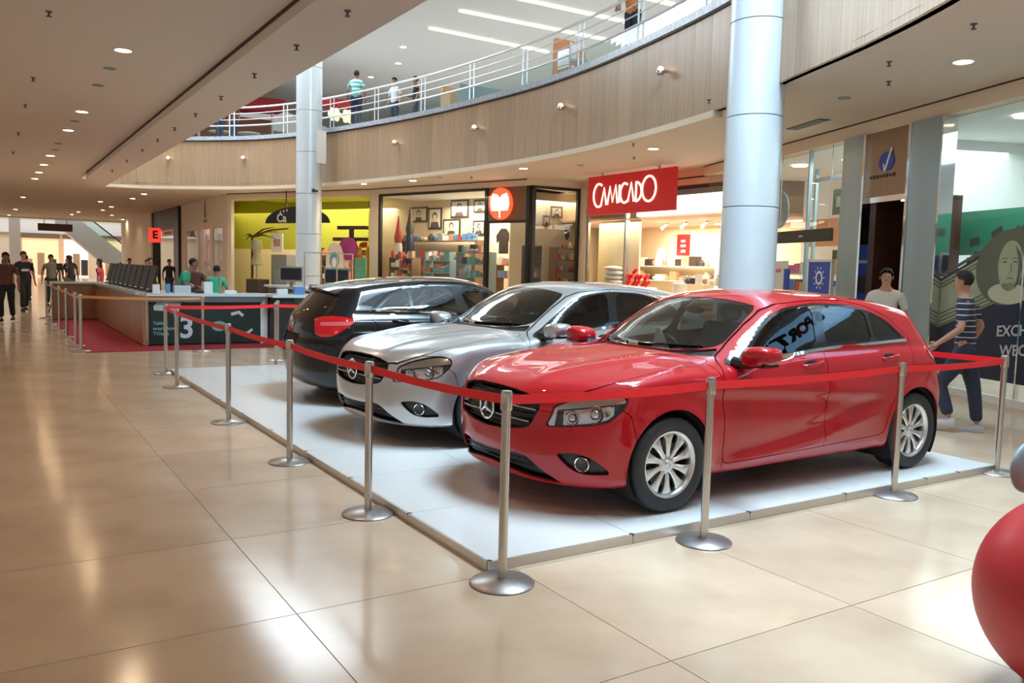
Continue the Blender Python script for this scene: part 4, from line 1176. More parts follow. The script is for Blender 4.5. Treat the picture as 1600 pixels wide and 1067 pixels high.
def top_height(x,y):
    a=np.abs(y)
    hood=np.clip((1.25-x)/.2,0,1); roof=np.clip((x-1.9)/.3,0,1); ws=(1-hood)*(1-roof)
    xs=x-(.30*ws+.16*roof*(x<3))*a*a*0-np.where(x<2.8,1,0)*.30*a*a*np.clip((x-.9)/.4,0,1)*np.clip((2.8-x)/.8,0,1)
    z=ZC(xs)
    z=z-hood*(.062*(a/.8)**2.4)-(1-hood)*.045*(a/.6)**2.4
    # hood creases
    yc=.30+.28*np.clip((x-.1)/1.1,0,1)
    hw=hood*np.clip((x-.05)/.3,0,1)
    d=a-yc
    z=z+hw*(.014*np.exp(-(d/.10)**2)*(d<0)+.014*np.exp(-(d/.035)**2)*(d>=0))
    return z
def xfront(y,z):
    a=np.abs(y)/.9
    return XF(z)+.48*a**3.2+.03*a*a
def xrear(y,z):
    a=np.abs(y)/.9
    return XR(z)-.33*a**3.6-(.06+.13*np.clip((z-.8)/.3,0,1))*a*a
def car_field(P):
    x,y,z=P[...,0],P[...,1],P[...,2]
    a=np.abs(y)
    fs=(a-half_width(x,z))*.97
    ft=(z-top_height(x,y))*np.where((x>1.2)&(x<2.0),.85,.97)
    ff=(xfront(y,z)-x)*.92
    fr=(x-xrear(y,z))*.9
    gh=np.clip((z-.95)/.1,0,1)
    f=smax(fs,ft,.06-.005*gh)
    f=smax(f,ff,.07)
    f=smax(f,fr,.06)
    f=smax(f,.185+.01*np.clip((x-1.5)/1.5,0,1)-z,.05)
    return f
CAR_L = 4.292
def sd_poly(px, py, poly):
    """signed distance to a closed polygon, negative inside"""
    P = np.asarray(poly, float)
    Q = np.roll(P, -1, 0)
    d2 = np.full(px.shape, 1e9)
    ins = np.zeros(px.shape, bool)
    for (ax, ay), (bx, by) in zip(P, Q):
        ex, ey = bx - ax, by - ay
        wx, wy = px - ax, py - ay
        t = np.clip((wx * ex + wy * ey) / (ex * ex + ey * ey + 1e-12), 0, 1)
        d2 = np.minimum(d2, (wx - t * ex) ** 2 + (wy - t * ey) ** 2)
        c = ((ay > py) != (by > py)) & (px < (bx - ax) * (py - ay) / (by - ay + 1e-15) + ax)
        ins ^= c
    d = np.sqrt(d2)
    return np.where(ins, -d, d)

def smooth_poly(P, it=2, w=.16):
    P = [tuple(p) for p in P]
    for _ in range(it):
        Q = []
        for a, b in zip(P, P[1:] + P[:1]):
            Q += [(a[0] * (1 - w) + b[0] * w, a[1] * (1 - w) + b[1] * w), (a[0] * w + b[0] * (1 - w), a[1] * w + b[1] * (1 - w))]
        P = Q
    return P

def car_skin():
    """star shaped sampling of the field: nose fan, tubular middle, tail fan"""
    NA, NX, NC = 216, 118, 62
    xa, xb = 0.95, 3.55
    th = np.linspace(0, np.pi / 2, NC + 1)
    O, D = [], []
    zc = lambda x: 0.58 + 0.04 * np.clip((x - xa) / 1.0, 0, 1)
    ang = np.linspace(0, 2 * np.pi, NA, endpoint=False)
    for t in th[1:-1]:                       # nose
        for_a = np.stack([np.full(NA, -np.cos(t)), np.sin(t) * np.cos(ang), np.sin(t) * np.sin(ang)], -1)
        O.append(np.tile([xa, 0, zc(xa)], (NA, 1))); D.append(for_a)
    for x in np.linspace(xa, xb, NX):
        O.append(np.tile([x, 0, zc(x)], (NA, 1))); D.append(np.stack([np.zeros(NA), np.cos(ang), np.sin(ang)], -1))
    for t in th[1:-1][::-1]:
        O.append(np.tile([xb, 0, zc(xb)], (NA, 1))); D.append(np.stack([np.full(NA, np.cos(t)), np.sin(t) * np.cos(ang), np.sin(t) * np.sin(ang)], -1))
    nr = len(O)
    O.append(np.array([[xa, 0, zc(xa)], [xb, 0, zc(xb)]])); D.append(np.array([[-1., 0, 0], [1., 0, 0]]))
    O, D = np.concatenate(O), np.concatenate(D)
    lo, hi = np.zeros(len(O)), np.full(len(O), 2.2)
    for _ in range(24):
        m = (lo + hi) / 2
        v = car_field(O + D * m[:, None])
        lo = np.where(v < 0, m, lo); hi = np.where(v < 0, hi, m)
    V = O + D * lo[:, None]
    i = np.arange(nr - 1)[:, None] * NA; j = np.arange(NA)[None, :]; k = (j + 1) % NA
    a, b, c, d = i + j, i + k, i + NA + k, i + NA + j
    T = np.concatenate([np.stack([a, b, c], -1).reshape(-1, 3), np.stack([a, c, d], -1).reshape(-1, 3)])
    p0, p1 = nr * NA, nr * NA + 1
    jj = np.arange(NA); kk = (jj + 1) % NA
    T = np.concatenate([T, np.stack([np.full(NA, p0), kk, jj], -1), np.stack([np.full(NA, p1), (nr - 1) * NA + jj, (nr - 1) * NA + kk], -1)])
    # outward orientation
    q = V[T[0]]
    n = np.cross(q[1] - q[0], q[2] - q[0])
    if n @ (q.mean(0) - np.array([2.0, 0, .6])) < 0:
        T = T[:, ::-1]
    return V, T

def clip(V, T, fn):
    """cut a triangle mesh along fn = 0; returns (inside, outside) meshes"""
    g = fn(V)
    g = np.where(np.abs(g) < 1e-7, 1e-7, g)
    s = g < 0
    cnt = s[T].sum(1)
    tin, tout, tm = T[cnt == 3], T[cnt == 0], T[(cnt == 1) | (cnt == 2)]
    newv, cache, ai, ao = [], {}, [], []
    base = len(V)
    def cutp(a, b):
        key = (a, b) if a < b else (b, a)
        if key not in cache:
            t = g[a] / (g[a] - g[b])
            cache[key] = base + len(newv)
            newv.append(V[a] + (V[b] - V[a]) * t)
        return cache[key]
    for tri in tm.tolist():
        k = [s[q] for q in tri]
        odd = k.index(True) if sum(k) == 1 else k.index(False)
        a, b, c = tri[odd], tri[(odd + 1) % 3], tri[(odd + 2) % 3]
        ab, ac = cutp(a, b), cutp(a, c)
        one, two = ([(a, ab, ac)], [(ab, b, c), (ab, c, ac)])
        if s[a]:
            ai += one; ao += two
        else:
            ao += one; ai += two
    V2 = np.concatenate([V, np.array(newv).reshape(-1, 3)])
    f = lambda base_t, extra: np.concatenate([base_t, np.array(extra, int).reshape(-1, 3)])
    return compact(V2, f(tin, ai)), compact(V2, f(tout, ao))

def compact(V, T):
    u, inv = np.unique(T, return_inverse=True)
    return V[u], inv.reshape(-1, 3)

def vnorm(V):
    e = 2e-3
    n = np.stack([car_field(V + np.array(d) * e) - car_field(V - np.array(d) * e) for d in ((1, 0, 0), (0, 1, 0), (0, 0, 1))], -1)
    return n / np.maximum(np.linalg.norm(n, axis=-1, keepdims=True), 1e-9)

def mesh_obj(name, V, T, m, parent, smooth=True, push=0.0, thick=0.0):
    if push:
        V = V + vnorm(V) * push
    V, T = np.asarray(V), np.asarray(T)
    if thick:                                   # returned edge: border walls going inwards
        e = np.sort(np.concatenate([T[:, [0, 1]], T[:, [1, 2]], T[:, [2, 0]]]), 1)
        und, cnt = np.unique(e, axis=0, return_counts=True)
        bset = {tuple(q) for q in und[cnt == 1].tolist()}
        N = vnorm(V)
        idx = {}
        extra, walls = [], []
        for tri in T.tolist():
            for a, b in ((tri[0], tri[1]), (tri[1], tri[2]), (tri[2], tri[0])):
                if ((a, b) if a < b else (b, a)) in bset:
                    q = []
                    for v_ in (a, b):
                        if v_ not in idx:
                            idx[v_] = len(V) + len(extra)
                            extra.append(V[v_] - N[v_] * thick)
                        q.append(idx[v_])
                    walls.append((b, a, q[0])); walls.append((b, q[0], q[1]))
        if extra:
            V = np.concatenate([V, np.array(extra)])
            T = np.concatenate([T, np.array(walls)])
    me = bpy.data.meshes.new(name)
    me.from_pydata(V.tolist(), [], T.tolist())
    me.materials.append(MATS[m])
    if smooth:
        me.polygons.foreach_set('use_smooth', [True] * len(me.polygons))
        me.set_sharp_from_angle(angle=math.radians(38))
    me.update()
    o = bpy.data.objects.new(name, me)
    COL.objects.link(o)
    if parent is not None:
        o.parent = parent
    return o

# outlines: side view (x,z), top view (x,|y|), front view (|y|,z), corner view (t,z) with t along the corner
DLO = smooth_poly([(1.40, .925), (1.56, 1.005), (1.82, 1.17), (2.0, 1.268), (2.16, 1.322), (2.48, 1.354), (2.86, 1.342), (3.12, 1.292), (3.32, 1.218), (3.42, 1.14), (3.52, 1.062), (3.05, 1.046), (2.40, 1.016), (1.9, .974), (1.55, .940)], 1)
WIN_F = smooth_poly([(1.60, .962), (1.68, 1.055), (1.86, 1.172), (2.02, 1.258), (2.18, 1.306), (2.44, 1.337), (2.365, 1.03), (1.9, .99)], 1)
WIN_R = smooth_poly([(2.475, 1.035), (2.555, 1.338), (2.86, 1.327), (3.06, 1.292), (3.045, 1.06), (2.75, 1.048)], 1)
WIN_Q = smooth_poly([(3.085, 1.062), (3.10, 1.28), (3.22, 1.245), (3.33, 1.192), (3.41, 1.12), (3.475, 1.073)], 1)
SHIELD = [(1.20, 0), (1.225, .2), (1.30, .36), (1.40, .48), (1.52, .585), (1.58, .605), (1.75, .585), (1.95, .54), (2.005, .50), (1.99, .3), (1.975, 0)]
SHIELD_FULL = SHIELD + [(a, -b) for a, b in SHIELD[::-1][1:-1]]
COWL = [(1.13, 0), (1.155, .25), (1.22, .42), (1.31, .55), (1.44, .645), (1.53, .62), (1.47, .56), (1.38, .46), (1.28, .36), (1.215, .2), (1.19, 0)]
HOODP = [(.02, 0), (.04, .25), (.10, .46), (.145, .545), (.20, .605), (.28, .672), (.36, .722), (.45, .762), (.60, .782), (.9, .776), (1.2, .745), (1.36, .690), (1.30, .555), (1.21, .425), (1.145, .25), (1.12, 0)]
HEADP = smooth_poly([(.447, .574), (.485, .645), (.50, .702), (.60, .748), (.676, .771), (.78, .795), (.86, .803), (.93, .790), (.962, .769), (.952, .72), (.93, .69), (.863, .627), (.79, .606), (.727, .597), (.568, .580)], 1)
FOGP = smooth_poly([(.520, .404), (.60, .418), (.665, .417), (.753, .393), (.82, .345), (.885, .288), (.745, .280), (.66, .292), (.605, .322)], 1)
GRILLE = [(0, .775), (.20, .772), (.34, .760), (.445, .735), (.475, .715), (.478, .675), (.455, .61), (.427, .562), (.38, .545), (.17, .514), (0, .504)]
INTAKE = [(0, .352), (.16, .356), (.33, .376), (.40, .366), (.50, .285), (.60, .214), (.55, .206), (.30, .236), (.15, .255), (0, .26)]
TAILP = smooth_poly([(.50, .960), (.62, .985), (.75, .996), (.90, .985), (1.0, .957), (.955, .895), (.83, .792), (.74, .765), (.644, .757), (.55, .788), (.517, .88)], 1)
REARW = [(0, 1.235), (.40, 1.225), (.52, 1.20), (.575, 1.10), (.60, 1.0), (.55, .985), (.3, .99), (0, .995)]
GATE = [(0, 1.30), (.58, 1.28), (.66, 1.05), (.67, .96), (.60, .80), (.555, .68), (.50, .60), (0, .58)]
PLATE = [(0, .775), (.30, .775), (.33, .75), (.33, .66), (0, .66)]
FDOOR = [(1.315, .76), (1.345, .55), (1.365, .29), (1.40, .268), (2.0, .283), (2.425, .293), (2.425, 1.0), (2.50, 1.375), (2.30, 1.362), (2.12, 1.342), (1.98, 1.295), (1.79, 1.192), (1.52, 1.018), (1.385, .94), (1.33, .88)]
RDOOR = [(2.425, .293), (3.10, .318), (3.165, .34), (3.18, .42), (3.215, .52), (3.30, .66), (3.40, .75), (3.49, .86), (3.54, .98), (3.55, 1.075), (3.44, 1.165), (3.33, 1.248), (3.13, 1.322), (2.86, 1.372), (2.50, 1.375), (2.425, 1.0)]
FBUMP = [(-.3, .0), (.62, .0), (.60, .30), (.565, .50), (.52, .66), (.46, .70), (.40, .80), (.05, .80), (-.3, .80)]
RBUMP = [(3.83, .0), (3.84, .42), (3.90, .56), (3.96, .66), (4.08, .70), (4.6, .70), (4.6, .0)]
HUB_F, HUB_R, HUB_Z = 0.87, 3.569, 0.316

def side(poly, ymin=.35):
    return lambda V: np.maximum(sd_poly(V[:, 0], V[:, 2], poly), ymin - np.abs(V[:, 1]))
def topv(poly, zmin):
    f = poly + [(a, -b) for a, b in poly[::-1] if b > 1e-6]
    return lambda V: np.maximum(sd_poly(V[:, 0], V[:, 1], f), zmin - V[:, 2])
def frontv(poly, xmax):
    f = poly + [(-a, b) for a, b in poly[::-1] if a > 1e-6]
    return lambda V: np.maximum(sd_poly(V[:, 1], V[:, 2], f), V[:, 0] - xmax)
def rearv(poly, xmin):
    f = poly + [(-a, b) for a, b in poly[::-1] if a > 1e-6]
    return lambda V: np.maximum(sd_poly(V[:, 1], V[:, 2], f), xmin - V[:, 0])
def cornf(poly):
    return lambda V: np.maximum(sd_poly((V[:, 0] + np.abs(V[:, 1])) / 2 ** .5, V[:, 2], poly), np.maximum(V[:, 0] - 1.0, .3 - np.abs(V[:, 1])))
def cornr(poly):
    return lambda V: np.maximum(sd_poly((4.29 - V[:, 0] + np.abs(V[:, 1])) / 2 ** .5, V[:, 2], poly), np.maximum(3.3 - V[:, 0], .3 - np.abs(V[:, 1])))
def ysplit(V, T):
    return clip(V, T, lambda q: q[:, 1])           # (right/near side y<0, other side)

def shrink(fn, d):
    return lambda V: fn(V) + d

GAP = 0.0028
def make_car(name, label, group):
    root = empty(name, (0, 0, 0), 0, label, 'car', group)
    V, T = car_skin()
    # wheel openings
    arch = lambda V: np.maximum(np.minimum(np.hypot(V[:, 0] - HUB_F, V[:, 2] - HUB_Z - .008), np.hypot(V[:, 0] - HUB_R, V[:, 2] - HUB_Z - .008)) - .356, .52 - np.abs(V[:, 1]))
    _, (V, T) = clip(V, T, arch)
    body = (V, T)
    # dark inner shell closes the joints
    S = body
    for fn in (side(DLO), topv(SHIELD, .95), rearv(REARW, 3.7), shrink(cornf(HEADP), .004), shrink(cornf(FOGP), .004), shrink(frontv(GRILLE, .45), .004), shrink(frontv(INTAKE, .45), .004)):
        _, S = clip(*S, fn)
    mesh_obj('inner_shell', *S, 'liner', root, push=-0.016)
    def take(fn, rest, gap=GAP):
        a, rest = clip(*rest, shrink(fn, gap) if gap else fn)
        if gap:
            _, rest = clip(*rest, shrink(fn, -gap))
        return a, rest
    rest = body
    grille, rest = take(frontv(GRILLE, .45), rest)
    intake, rest = take(frontv(INTAKE, .45), rest, 0)
    fog, rest = take(cornf(FOGP), rest, 0)
    head, rest = take(cornf(HEADP), rest, .002)
    tail, rest = take(cornr(TAILP), rest, .002)
    dlo, rest = take(side(DLO), rest, 0)
    shield, rest = take(topv(SHIELD, .95), rest, .002)
    cowl, rest = take(topv(COWL, .93), rest, 0)
    rearw, rest = take(rearv(REARW, 3.7), rest, .002)
    plate, rest = take(rearv(PLATE, 3.9), rest, 0)
    gate, rest = take(rearv(GATE, 3.78), rest)
    hood, rest = take(topv(HOODP, .70), rest)
    fdoor, rest = take(side(FDOOR), rest)
    rdoor, rest = take(side(RDOOR), rest)
    fb, rest = take(lambda V: sd_poly(V[:, 0], V[:, 2], FBUMP), rest)
    rb, rest = take(lambda V: sd_poly(V[:, 0], V[:, 2], RBUMP), rest)
    fend, rest = take(lambda V: np.maximum(sd_poly(V[:, 0], V[:, 2], [(.3, .9), (.3, .0), (1.38, 0.0), (1.362, .29), (1.342, .55), (1.312, .76), (1.30, .98), (.9, 1.05)]), .60 - np.abs(V[:, 1])), rest)
    PT = 'paint_red'
    th = 0.010
    mesh_obj('body', *rest, PT, root, thick=th)
    mesh_obj('hood', *hood, PT, root, thick=th)
    fbo = mesh_obj('front_bumper', *fb, PT, root, thick=.014)
    mesh_obj('rear_bumper', *rb, PT, root, thick=.012)
    tg = mesh_obj('tailgate', *gate, PT, root, thick=th)
    for m_ in ysplit(*fend):
        mesh_obj('front_fender', *m_, PT, root, thick=th)
    mesh_obj('cowl', *cowl, 'trim_black', root, push=-.012)
    mesh_obj('windshield', *shield, 'car_glass', root, push=-.003)
    mesh_obj('rear_window', *rearw, 'car_glass_dark', tg, push=-.003)
    mesh_obj('plate_recess', *plate, 'trim_black', tg, push=-.02)
    inta = mesh_obj('lower_intake', *intake, 'grille_black', root, push=-.045)
    # doors with their panes, trims, handles and mirrors
    for sgn, fd, rd, dl in zip((-1, 1), ysplit(*fdoor), ysplit(*rdoor), ysplit(*dlo)):
        fdo = mesh_obj('front_door', *fd, PT, root, thick=th)
        rdo = mesh_obj('rear_door', *rd, PT, root, thick=th)
        left = dl
        panes = {}
        for nm, poly in (('f', WIN_F), ('r', WIN_R), ('q', WIN_Q)):
            panes[nm], left = clip(*left, side(poly))
        mesh_obj('window_trim', *left, 'trim_black', root, push=-.002)
        mesh_obj('window_glass', *panes['f'], 'car_glass', fdo, push=-.006)
        mesh_obj('window_glass', *panes['r'], 'car_glass_dark', rdo, push=-.006)
        mesh_obj('quarter_glass', *panes['q'], 'car_glass_dark', rdo, push=-.006)
        # chrome strip under the windows
        xs = np.linspace(1.66, 3.50, 46)
        zb = belt(xs) + .004
        def surf_y(x, z):
            lo_, hi_ = np.zeros_like(x), np.full_like(x, 1.2)
            for _ in range(26):
                m = (lo_ + hi_) / 2
                v = car_field(np.stack([x, m, z], -1))
                lo_ = np.where(v < 0, m, lo_); hi_ = np.where(v < 0, hi_, m)
            return lo_
        st = MB()
        rows = []
        for dz, dy in ((-.012, .0), (-.011, .006), (.011, .007), (.012, .0)):
            y = surf_y(xs, zb + dz) + dy
            rows.append([(a, sgn * b, c) for a, b, c in zip(xs, y, zb + dz)])
        n = len(xs)
        st.add([q for r in rows for q in r], [(k * n + i, k * n + i + 1, (k + 1) * n + i + 1, (k + 1) * n + i) for k in range(3) for i in range(n - 1)])
        st.build('belt_trim', 'chrome', root, smooth=50)
        # handles: recess bowl and bar
        for xh0, xh1, zh, par in ((2.15, 2.37, .905, fdo), (3.11, 3.32, .925, rdo)):
            xx = np.linspace(xh0, xh1, 9)
            zz = zh + (xx - xh0) * .12
            yy = surf_y(xx, zz)
            bow = np.array([0, .022, .030, .032, .033, .032, .030, .022, 0])
            MB().tube([(a, sgn * (b + c), d) for a, b, c, d in zip(xx, yy, bow, zz)], [.010, .013, .014, .014, .014, .014, .014, .013, .010], 8).build('door_handle', PT, par, smooth=60)
            xm = (xh0 + xh1) / 2
            c = MB().ball((0, 0, 0), (.085, .012, .030), 16, 8)
            c.build('handle_recess', 'liner', par, smooth=60).location = (xm - .01, sgn * (float(surf_y(np.array([xm]), np.array([zh + .01]))[0]) - .006), zh + .012)
        # mirror: shell, foot, glass
        prof = [(.0, .10), (.045, .115), (.10, .11), (.16, .09), (.20, .06), (.215, .02)]
        sh = MB()
        rings = []
        for k, (dx_, f_) in enumerate(((-.085, .55), (-.07, .80), (-.035, .97), (.02, 1.0), (.07, .97), (.085, .93))):
            rings.append([(1.515 + dx_ + .04 * (a / .22) ** 2, sgn * (.865 + .125 + a * f_), 1.005 + b * f_) for a, b in
                          [(.125 * math.copysign(abs(math.cos(t)) ** .75, math.cos(t)), .072 * math.copysign(abs(math.sin(t)) ** .75, math.sin(t)) + .012 * math.cos(t)) for t in [2 * PI * i / 20 for i in range(20)]]])
        nn = 20
        sh.add([q for r in rings for q in r], [(k * nn + i, k * nn + (i + 1) % nn, (k + 1) * nn + (i + 1) % nn, (k + 1) * nn + i) for k in range(5) for i in range(nn)] + [tuple(range(nn))[::-1]])
        sh.build('wing_mirror', PT, fdo, smooth=60)
        mg = MB().add([(q[0] - .004, q[1], q[2]) for q in rings[-1]], [tuple(range(nn))])
        mg.build('mirror_glass', 'chrome', fdo)
        ft = MB().tube([(1.50, sgn * .79, .950), (1.51, sgn * .87, .945), (1.525, sgn * .93, .950)], [.045, .036, .034], 10)
        ft.add([(1.44, sgn * .90, .932), (1.58, sgn * .90, .932), (1.60, sgn * 1.09, .945), (1.46, sgn * 1.09, .942), (1.44, sgn * .90, .952), (1.58, sgn * .90, .952), (1.60, sgn * 1.09, .962), (1.46, sgn * 1.09, .958)],
               [(0, 3, 2, 1), (4, 5, 6, 7), (0, 1, 5, 4), (1, 2, 6, 5), (2, 3, 7, 6), (3, 0, 4, 7)])
        ft.build('mirror_foot', 'trim_black', fdo, smooth=50)
    # lamps
    for sgn, hd_, tl, fg in zip((-1, 1), ysplit(*head), ysplit(*tail), ysplit(*fog)):
        ho = mesh_obj('headlight', *hd_, 'lamp_lens', root, push=-.002)
        mesh_obj('lamp_housing', *clip(*hd_, lambda V: np.full(len(V), -1.))[0], 'lamp_house', ho, push=-.075)
        upper = clip(*hd_, lambda V: -(V[:, 2] - (.682 + .13 * ((V[:, 0] + np.abs(V[:, 1])) / 2 ** .5 - .5))))[0]
        mesh_obj('indicator_bowl', *upper, 'lamp_bowl', ho, push=-.022, thick=.05)
        inner = clip(*hd_, lambda V: (V[:, 0] + np.abs(V[:, 1])) / 2 ** .5 - (.505 + .16 * (V[:, 2] - .574)))[0]
        mesh_obj('edge_reflector', *inner, 'lamp_bowl', ho, push=-.02, thick=.04)
        low = clip(*hd_, lambda V: np.maximum((V[:, 2] - (.675 + .13 * ((V[:, 0] + np.abs(V[:, 1])) / 2 ** .5 - .5))), np.maximum(.555 - (V[:, 0] + np.abs(V[:, 1])) / 2 ** .5, (V[:, 0] + np.abs(V[:, 1])) / 2 ** .5 - .89)))[0]
        mesh_obj('reflector_bowl', *low, 'lamp_bowl', ho, push=-.055, thick=.02)
        for t_, z_, r_, mm in ((.765, .658, .052, 'lamp_bowl'), (.625, .640, .042, 'lamp_bowl'), (.85, .68, .018, 'lamp_amber')):
            # point on the skin at (t,z)
            k = np.argmin((((hd_[0][:, 0] + np.abs(hd_[0][:, 1])) / 2 ** .5 - t_) ** 2 + (hd_[0][:, 2] - z_) ** 2))
            pt_ = hd_[0][k]; nm_ = vnorm(pt_[None])[0]
            dirv = Vector((-.95, .31 * sgn, 0)).normalized()
            c_ = Vector(pt_) - Vector(nm_) * .052
            ax = dirv
            s_ = ax.cross(Vector((0, 0, 1))).normalized(); u_ = s_.cross(ax)
            mb = MB()
            ringsr = [(r_ * 1.0, .012), (r_ * 1.12, .02), (r_ * 1.12, .0), (r_ * .8, -.02), (.001, -.03)]
            vs = [tuple(c_ + ax * h_ + (s_ * math.cos(a) + u_ * math.sin(a)) * rr) for rr, h_ in ringsr for a in [2 * PI * i / 18 for i in range(18)]]
            mb.add(vs, [(q * 18 + i, q * 18 + (i + 1) % 18, (q + 1) * 18 + (i + 1) % 18, (q + 1) * 18 + i) for q in range(4) for i in range(18)])
            mb.ball(tuple(c_ + ax * .004), r_ * .72, 12, 8)
            mb.build('lamp_unit', mm, ho, smooth=50)
        to = mesh_obj('tail_light', *tl, 'tail_red', root, push=.004, thick=.02)
        strip = clip(*tl, lambda V: np.maximum(np.abs(V[:, 2] - .905 - .05 * ((4.29 - V[:, 0] + np.abs(V[:, 1])) / 2 ** .5 - .7)) - .020, .60 - (4.29 - V[:, 0] + np.abs(V[:, 1])) / 2 ** .5))[0]
        mesh_obj('clear_band', *strip, 'tail_clear', to, push=.0055)
        fo = mesh_obj('fog_recess', *fg, 'grille_black', root, push=-.03)
        k = np.argmin((((fg[0][:, 0] + np.abs(fg[0][:, 1])) / 2 ** .5 - .688) ** 2 + (fg[0][:, 2] - .352) ** 2))
        c_ = Vector(fg[0][k]) - Vector(vnorm(fg[0][k][None])[0]) * .028
        ax = Vector((-.86, .51 * sgn, 0)).normalized()
        s_ = ax.cross(Vector((0, 0, 1))).normalized(); u_ = s_.cross(ax)
        def ringset(rs_, name_, mm, par):
            mb = MB()
            vs = [tuple(c_ + ax * h_ + (s_ * math.cos(a) + u_ * math.sin(a)) * rr) for rr, h_ in rs_ for a in [2 * PI * i / 28 for i in range(28)]]
            mb.add(vs, [(q * 28 + i, q * 28 + (i + 1) % 28, (q + 1) * 28 + (i + 1) % 28, (q + 1) * 28 + i) for q in range(len(rs_) - 1) for i in range(28)])
            return mb.build(name_, mm, par, smooth=40)
        ringset([(.052, -.01), (.052, .020), (.047, .026), (.041, .020), (.041, -.01)], 'chrome_ring', 'chrome', fo)
        ringset([(.041, .012), (.025, .008), (.001, .006)], 'fog_lens', 'lamp_lens', fo)
        ringset([(.041, -.004), (.03, -.02), (.001, -.026)], 'fog_bowl', 'lamp_house', fo)
    # grille: recessed mesh, two blades per side, three pointed star
    gro = mesh_obj('grille', *grille, 'grille_black', root, push=-.05)
    def xf(y, z):
        return float(xfront(np.array(y), np.array(z)))
    for z0, half_len in ((.668, .455), (.588, .415)):
        ys = np.linspace(-half_len, half_len, 31)
        for nm, mm, dz, dx in (('blade', 'grille_black', .016, .010), ('blade_chrome', 'chrome', .005, -.004)):
            rows = []
            for ddz, ddx in ((-dz, .02), (-dz * .6, 0), (dz * .6, 0), (dz, .02)):
                rows.append([(xf(y, z0) + .012 + dx + ddx, y, z0 - .012 * (abs(y) / .45) ** 2 + ddz + (.0 if nm == 'blade' else .009)) for y in ys])
            n = len(ys)
            MB().add([q for r in rows for q in r], [(k * n + i, k * n + i + 1, (k + 1) * n + i + 1, (k + 1) * n + i) for k in range(3) for i in range(n - 1)]).build(nm, mm, gro, smooth=40)
    for q in range(7):
        z_ = .535 + q * .033
        ys = np.linspace(-.40, .40, 17)
        MB().tube([(xf(y, z_) + .045, y, z_) for y in ys], .004, 4).build('mesh_wire', 'grille_black', gro)
    sx = xf(0, .632) - .012
    em = MB()
    em.tube([(sx + .002, .084 * math.cos(2 * PI * i / 40), .632 + .084 * math.sin(2 * PI * i / 40)) for i in range(41)], .0085, 8, cap=False)
    for a in (90, 210, 330):
        ca, sa = math.cos(math.radians(a)), math.sin(math.radians(a))
        em.tube([(sx - .006, 0, .632), (sx, .045 * ca, .632 + .045 * sa), (sx + .002, .080 * ca, .632 + .080 * sa)], [.013, .009, .004], 6)
    em.build('star_emblem', 'chrome', gro, smooth=50)
    MB().tube([(sx + .02, 0, .632), (sx + .05, 0, .632)], .05, 16).build('emblem_mount', 'grille_black', gro)
    # lower intake bars and lip
    for z_ in (.285, .318):
        ys = np.linspace(-.42, .42, 21)
        MB().tube([(xf(y, z_) + .03, y, z_) for y in ys], .006, 5).build('intake_bar', 'grille_black', inta)
    # rear emblem, spoiler
    er = MB().tube([(4.232, .042 * math.cos(2 * PI * i / 24), .90 + .042 * math.sin(2 * PI * i / 24)) for i in range(25)], .005, 6, cap=False)
    for a in (90, 210, 330):
        er.tube([(4.236, 0, .90), (4.232, .042 * math.cos(math.radians(a)), .90 + .042 * math.sin(math.radians(a)))], .005, 5)
    er.build('rear_emblem', 'chrome', tg, smooth=50)
    sp = MB()
    ys = np.linspace(-.56, .56, 25)
    rows = []
    for k in range(6):
        row = []
        for y in ys:
            e = (abs(y) / .56) ** 3
            x0, x1 = 3.76 - .02 * e, 3.985 - .10 * e
            zt = float(top_height(np.array(3.74), np.array(y))) + .008
            q = [(x0, zt - .012), ((x0 + x1) / 2, zt - .018 - .012), (x1, zt - .058 - .012 * e), (x1 - .008, zt - .078 - .012 * e), (x1 - .10, zt - .10), (x0 + .08, zt - .12)][k]
            row.append((q[0], y, q[1]))
        rows.append(row)
    n = len(ys)
    sp.add([q for r in rows for q in r], [(k * n + i, k * n + i + 1, ((k + 1) % 6) * n + i + 1, ((k + 1) % 6) * n + i) for k in range(6) for i in range(n - 1)] + [tuple(k * n for k in range(6)), tuple(k * n + n - 1 for k in range(6))[::-1]])
    sp.build('roof_spoiler', PT, root, smooth=40)
    # wheel wells, wheels
    for xc in (HUB_F, HUB_R):
        for sgn in (-1, 1):
            wl = MB()
            ang = [math.radians(a) for a in np.linspace(-38, 218, 30)]
            r_ = .352
            vs = [(xc + r_ * math.cos(a), sgn * y, HUB_Z + .008 + r_ * math.sin(a)) for y in (.50, .868) for a in ang]
            n = len(ang)
            wl.add(vs, [(i, i + 1, n + i + 1, n + i) for i in range(n - 1)] + [tuple(range(n))])
            wl.build('wheel_well', 'liner', root, smooth=50)
            make_wheel(xc, sgn, root)
    # underside and cabin
    MB().box((.55, -.62, .15), (4.0, .62, .21)).build('underbody', 'liner', root)
    interior(root)
    return root

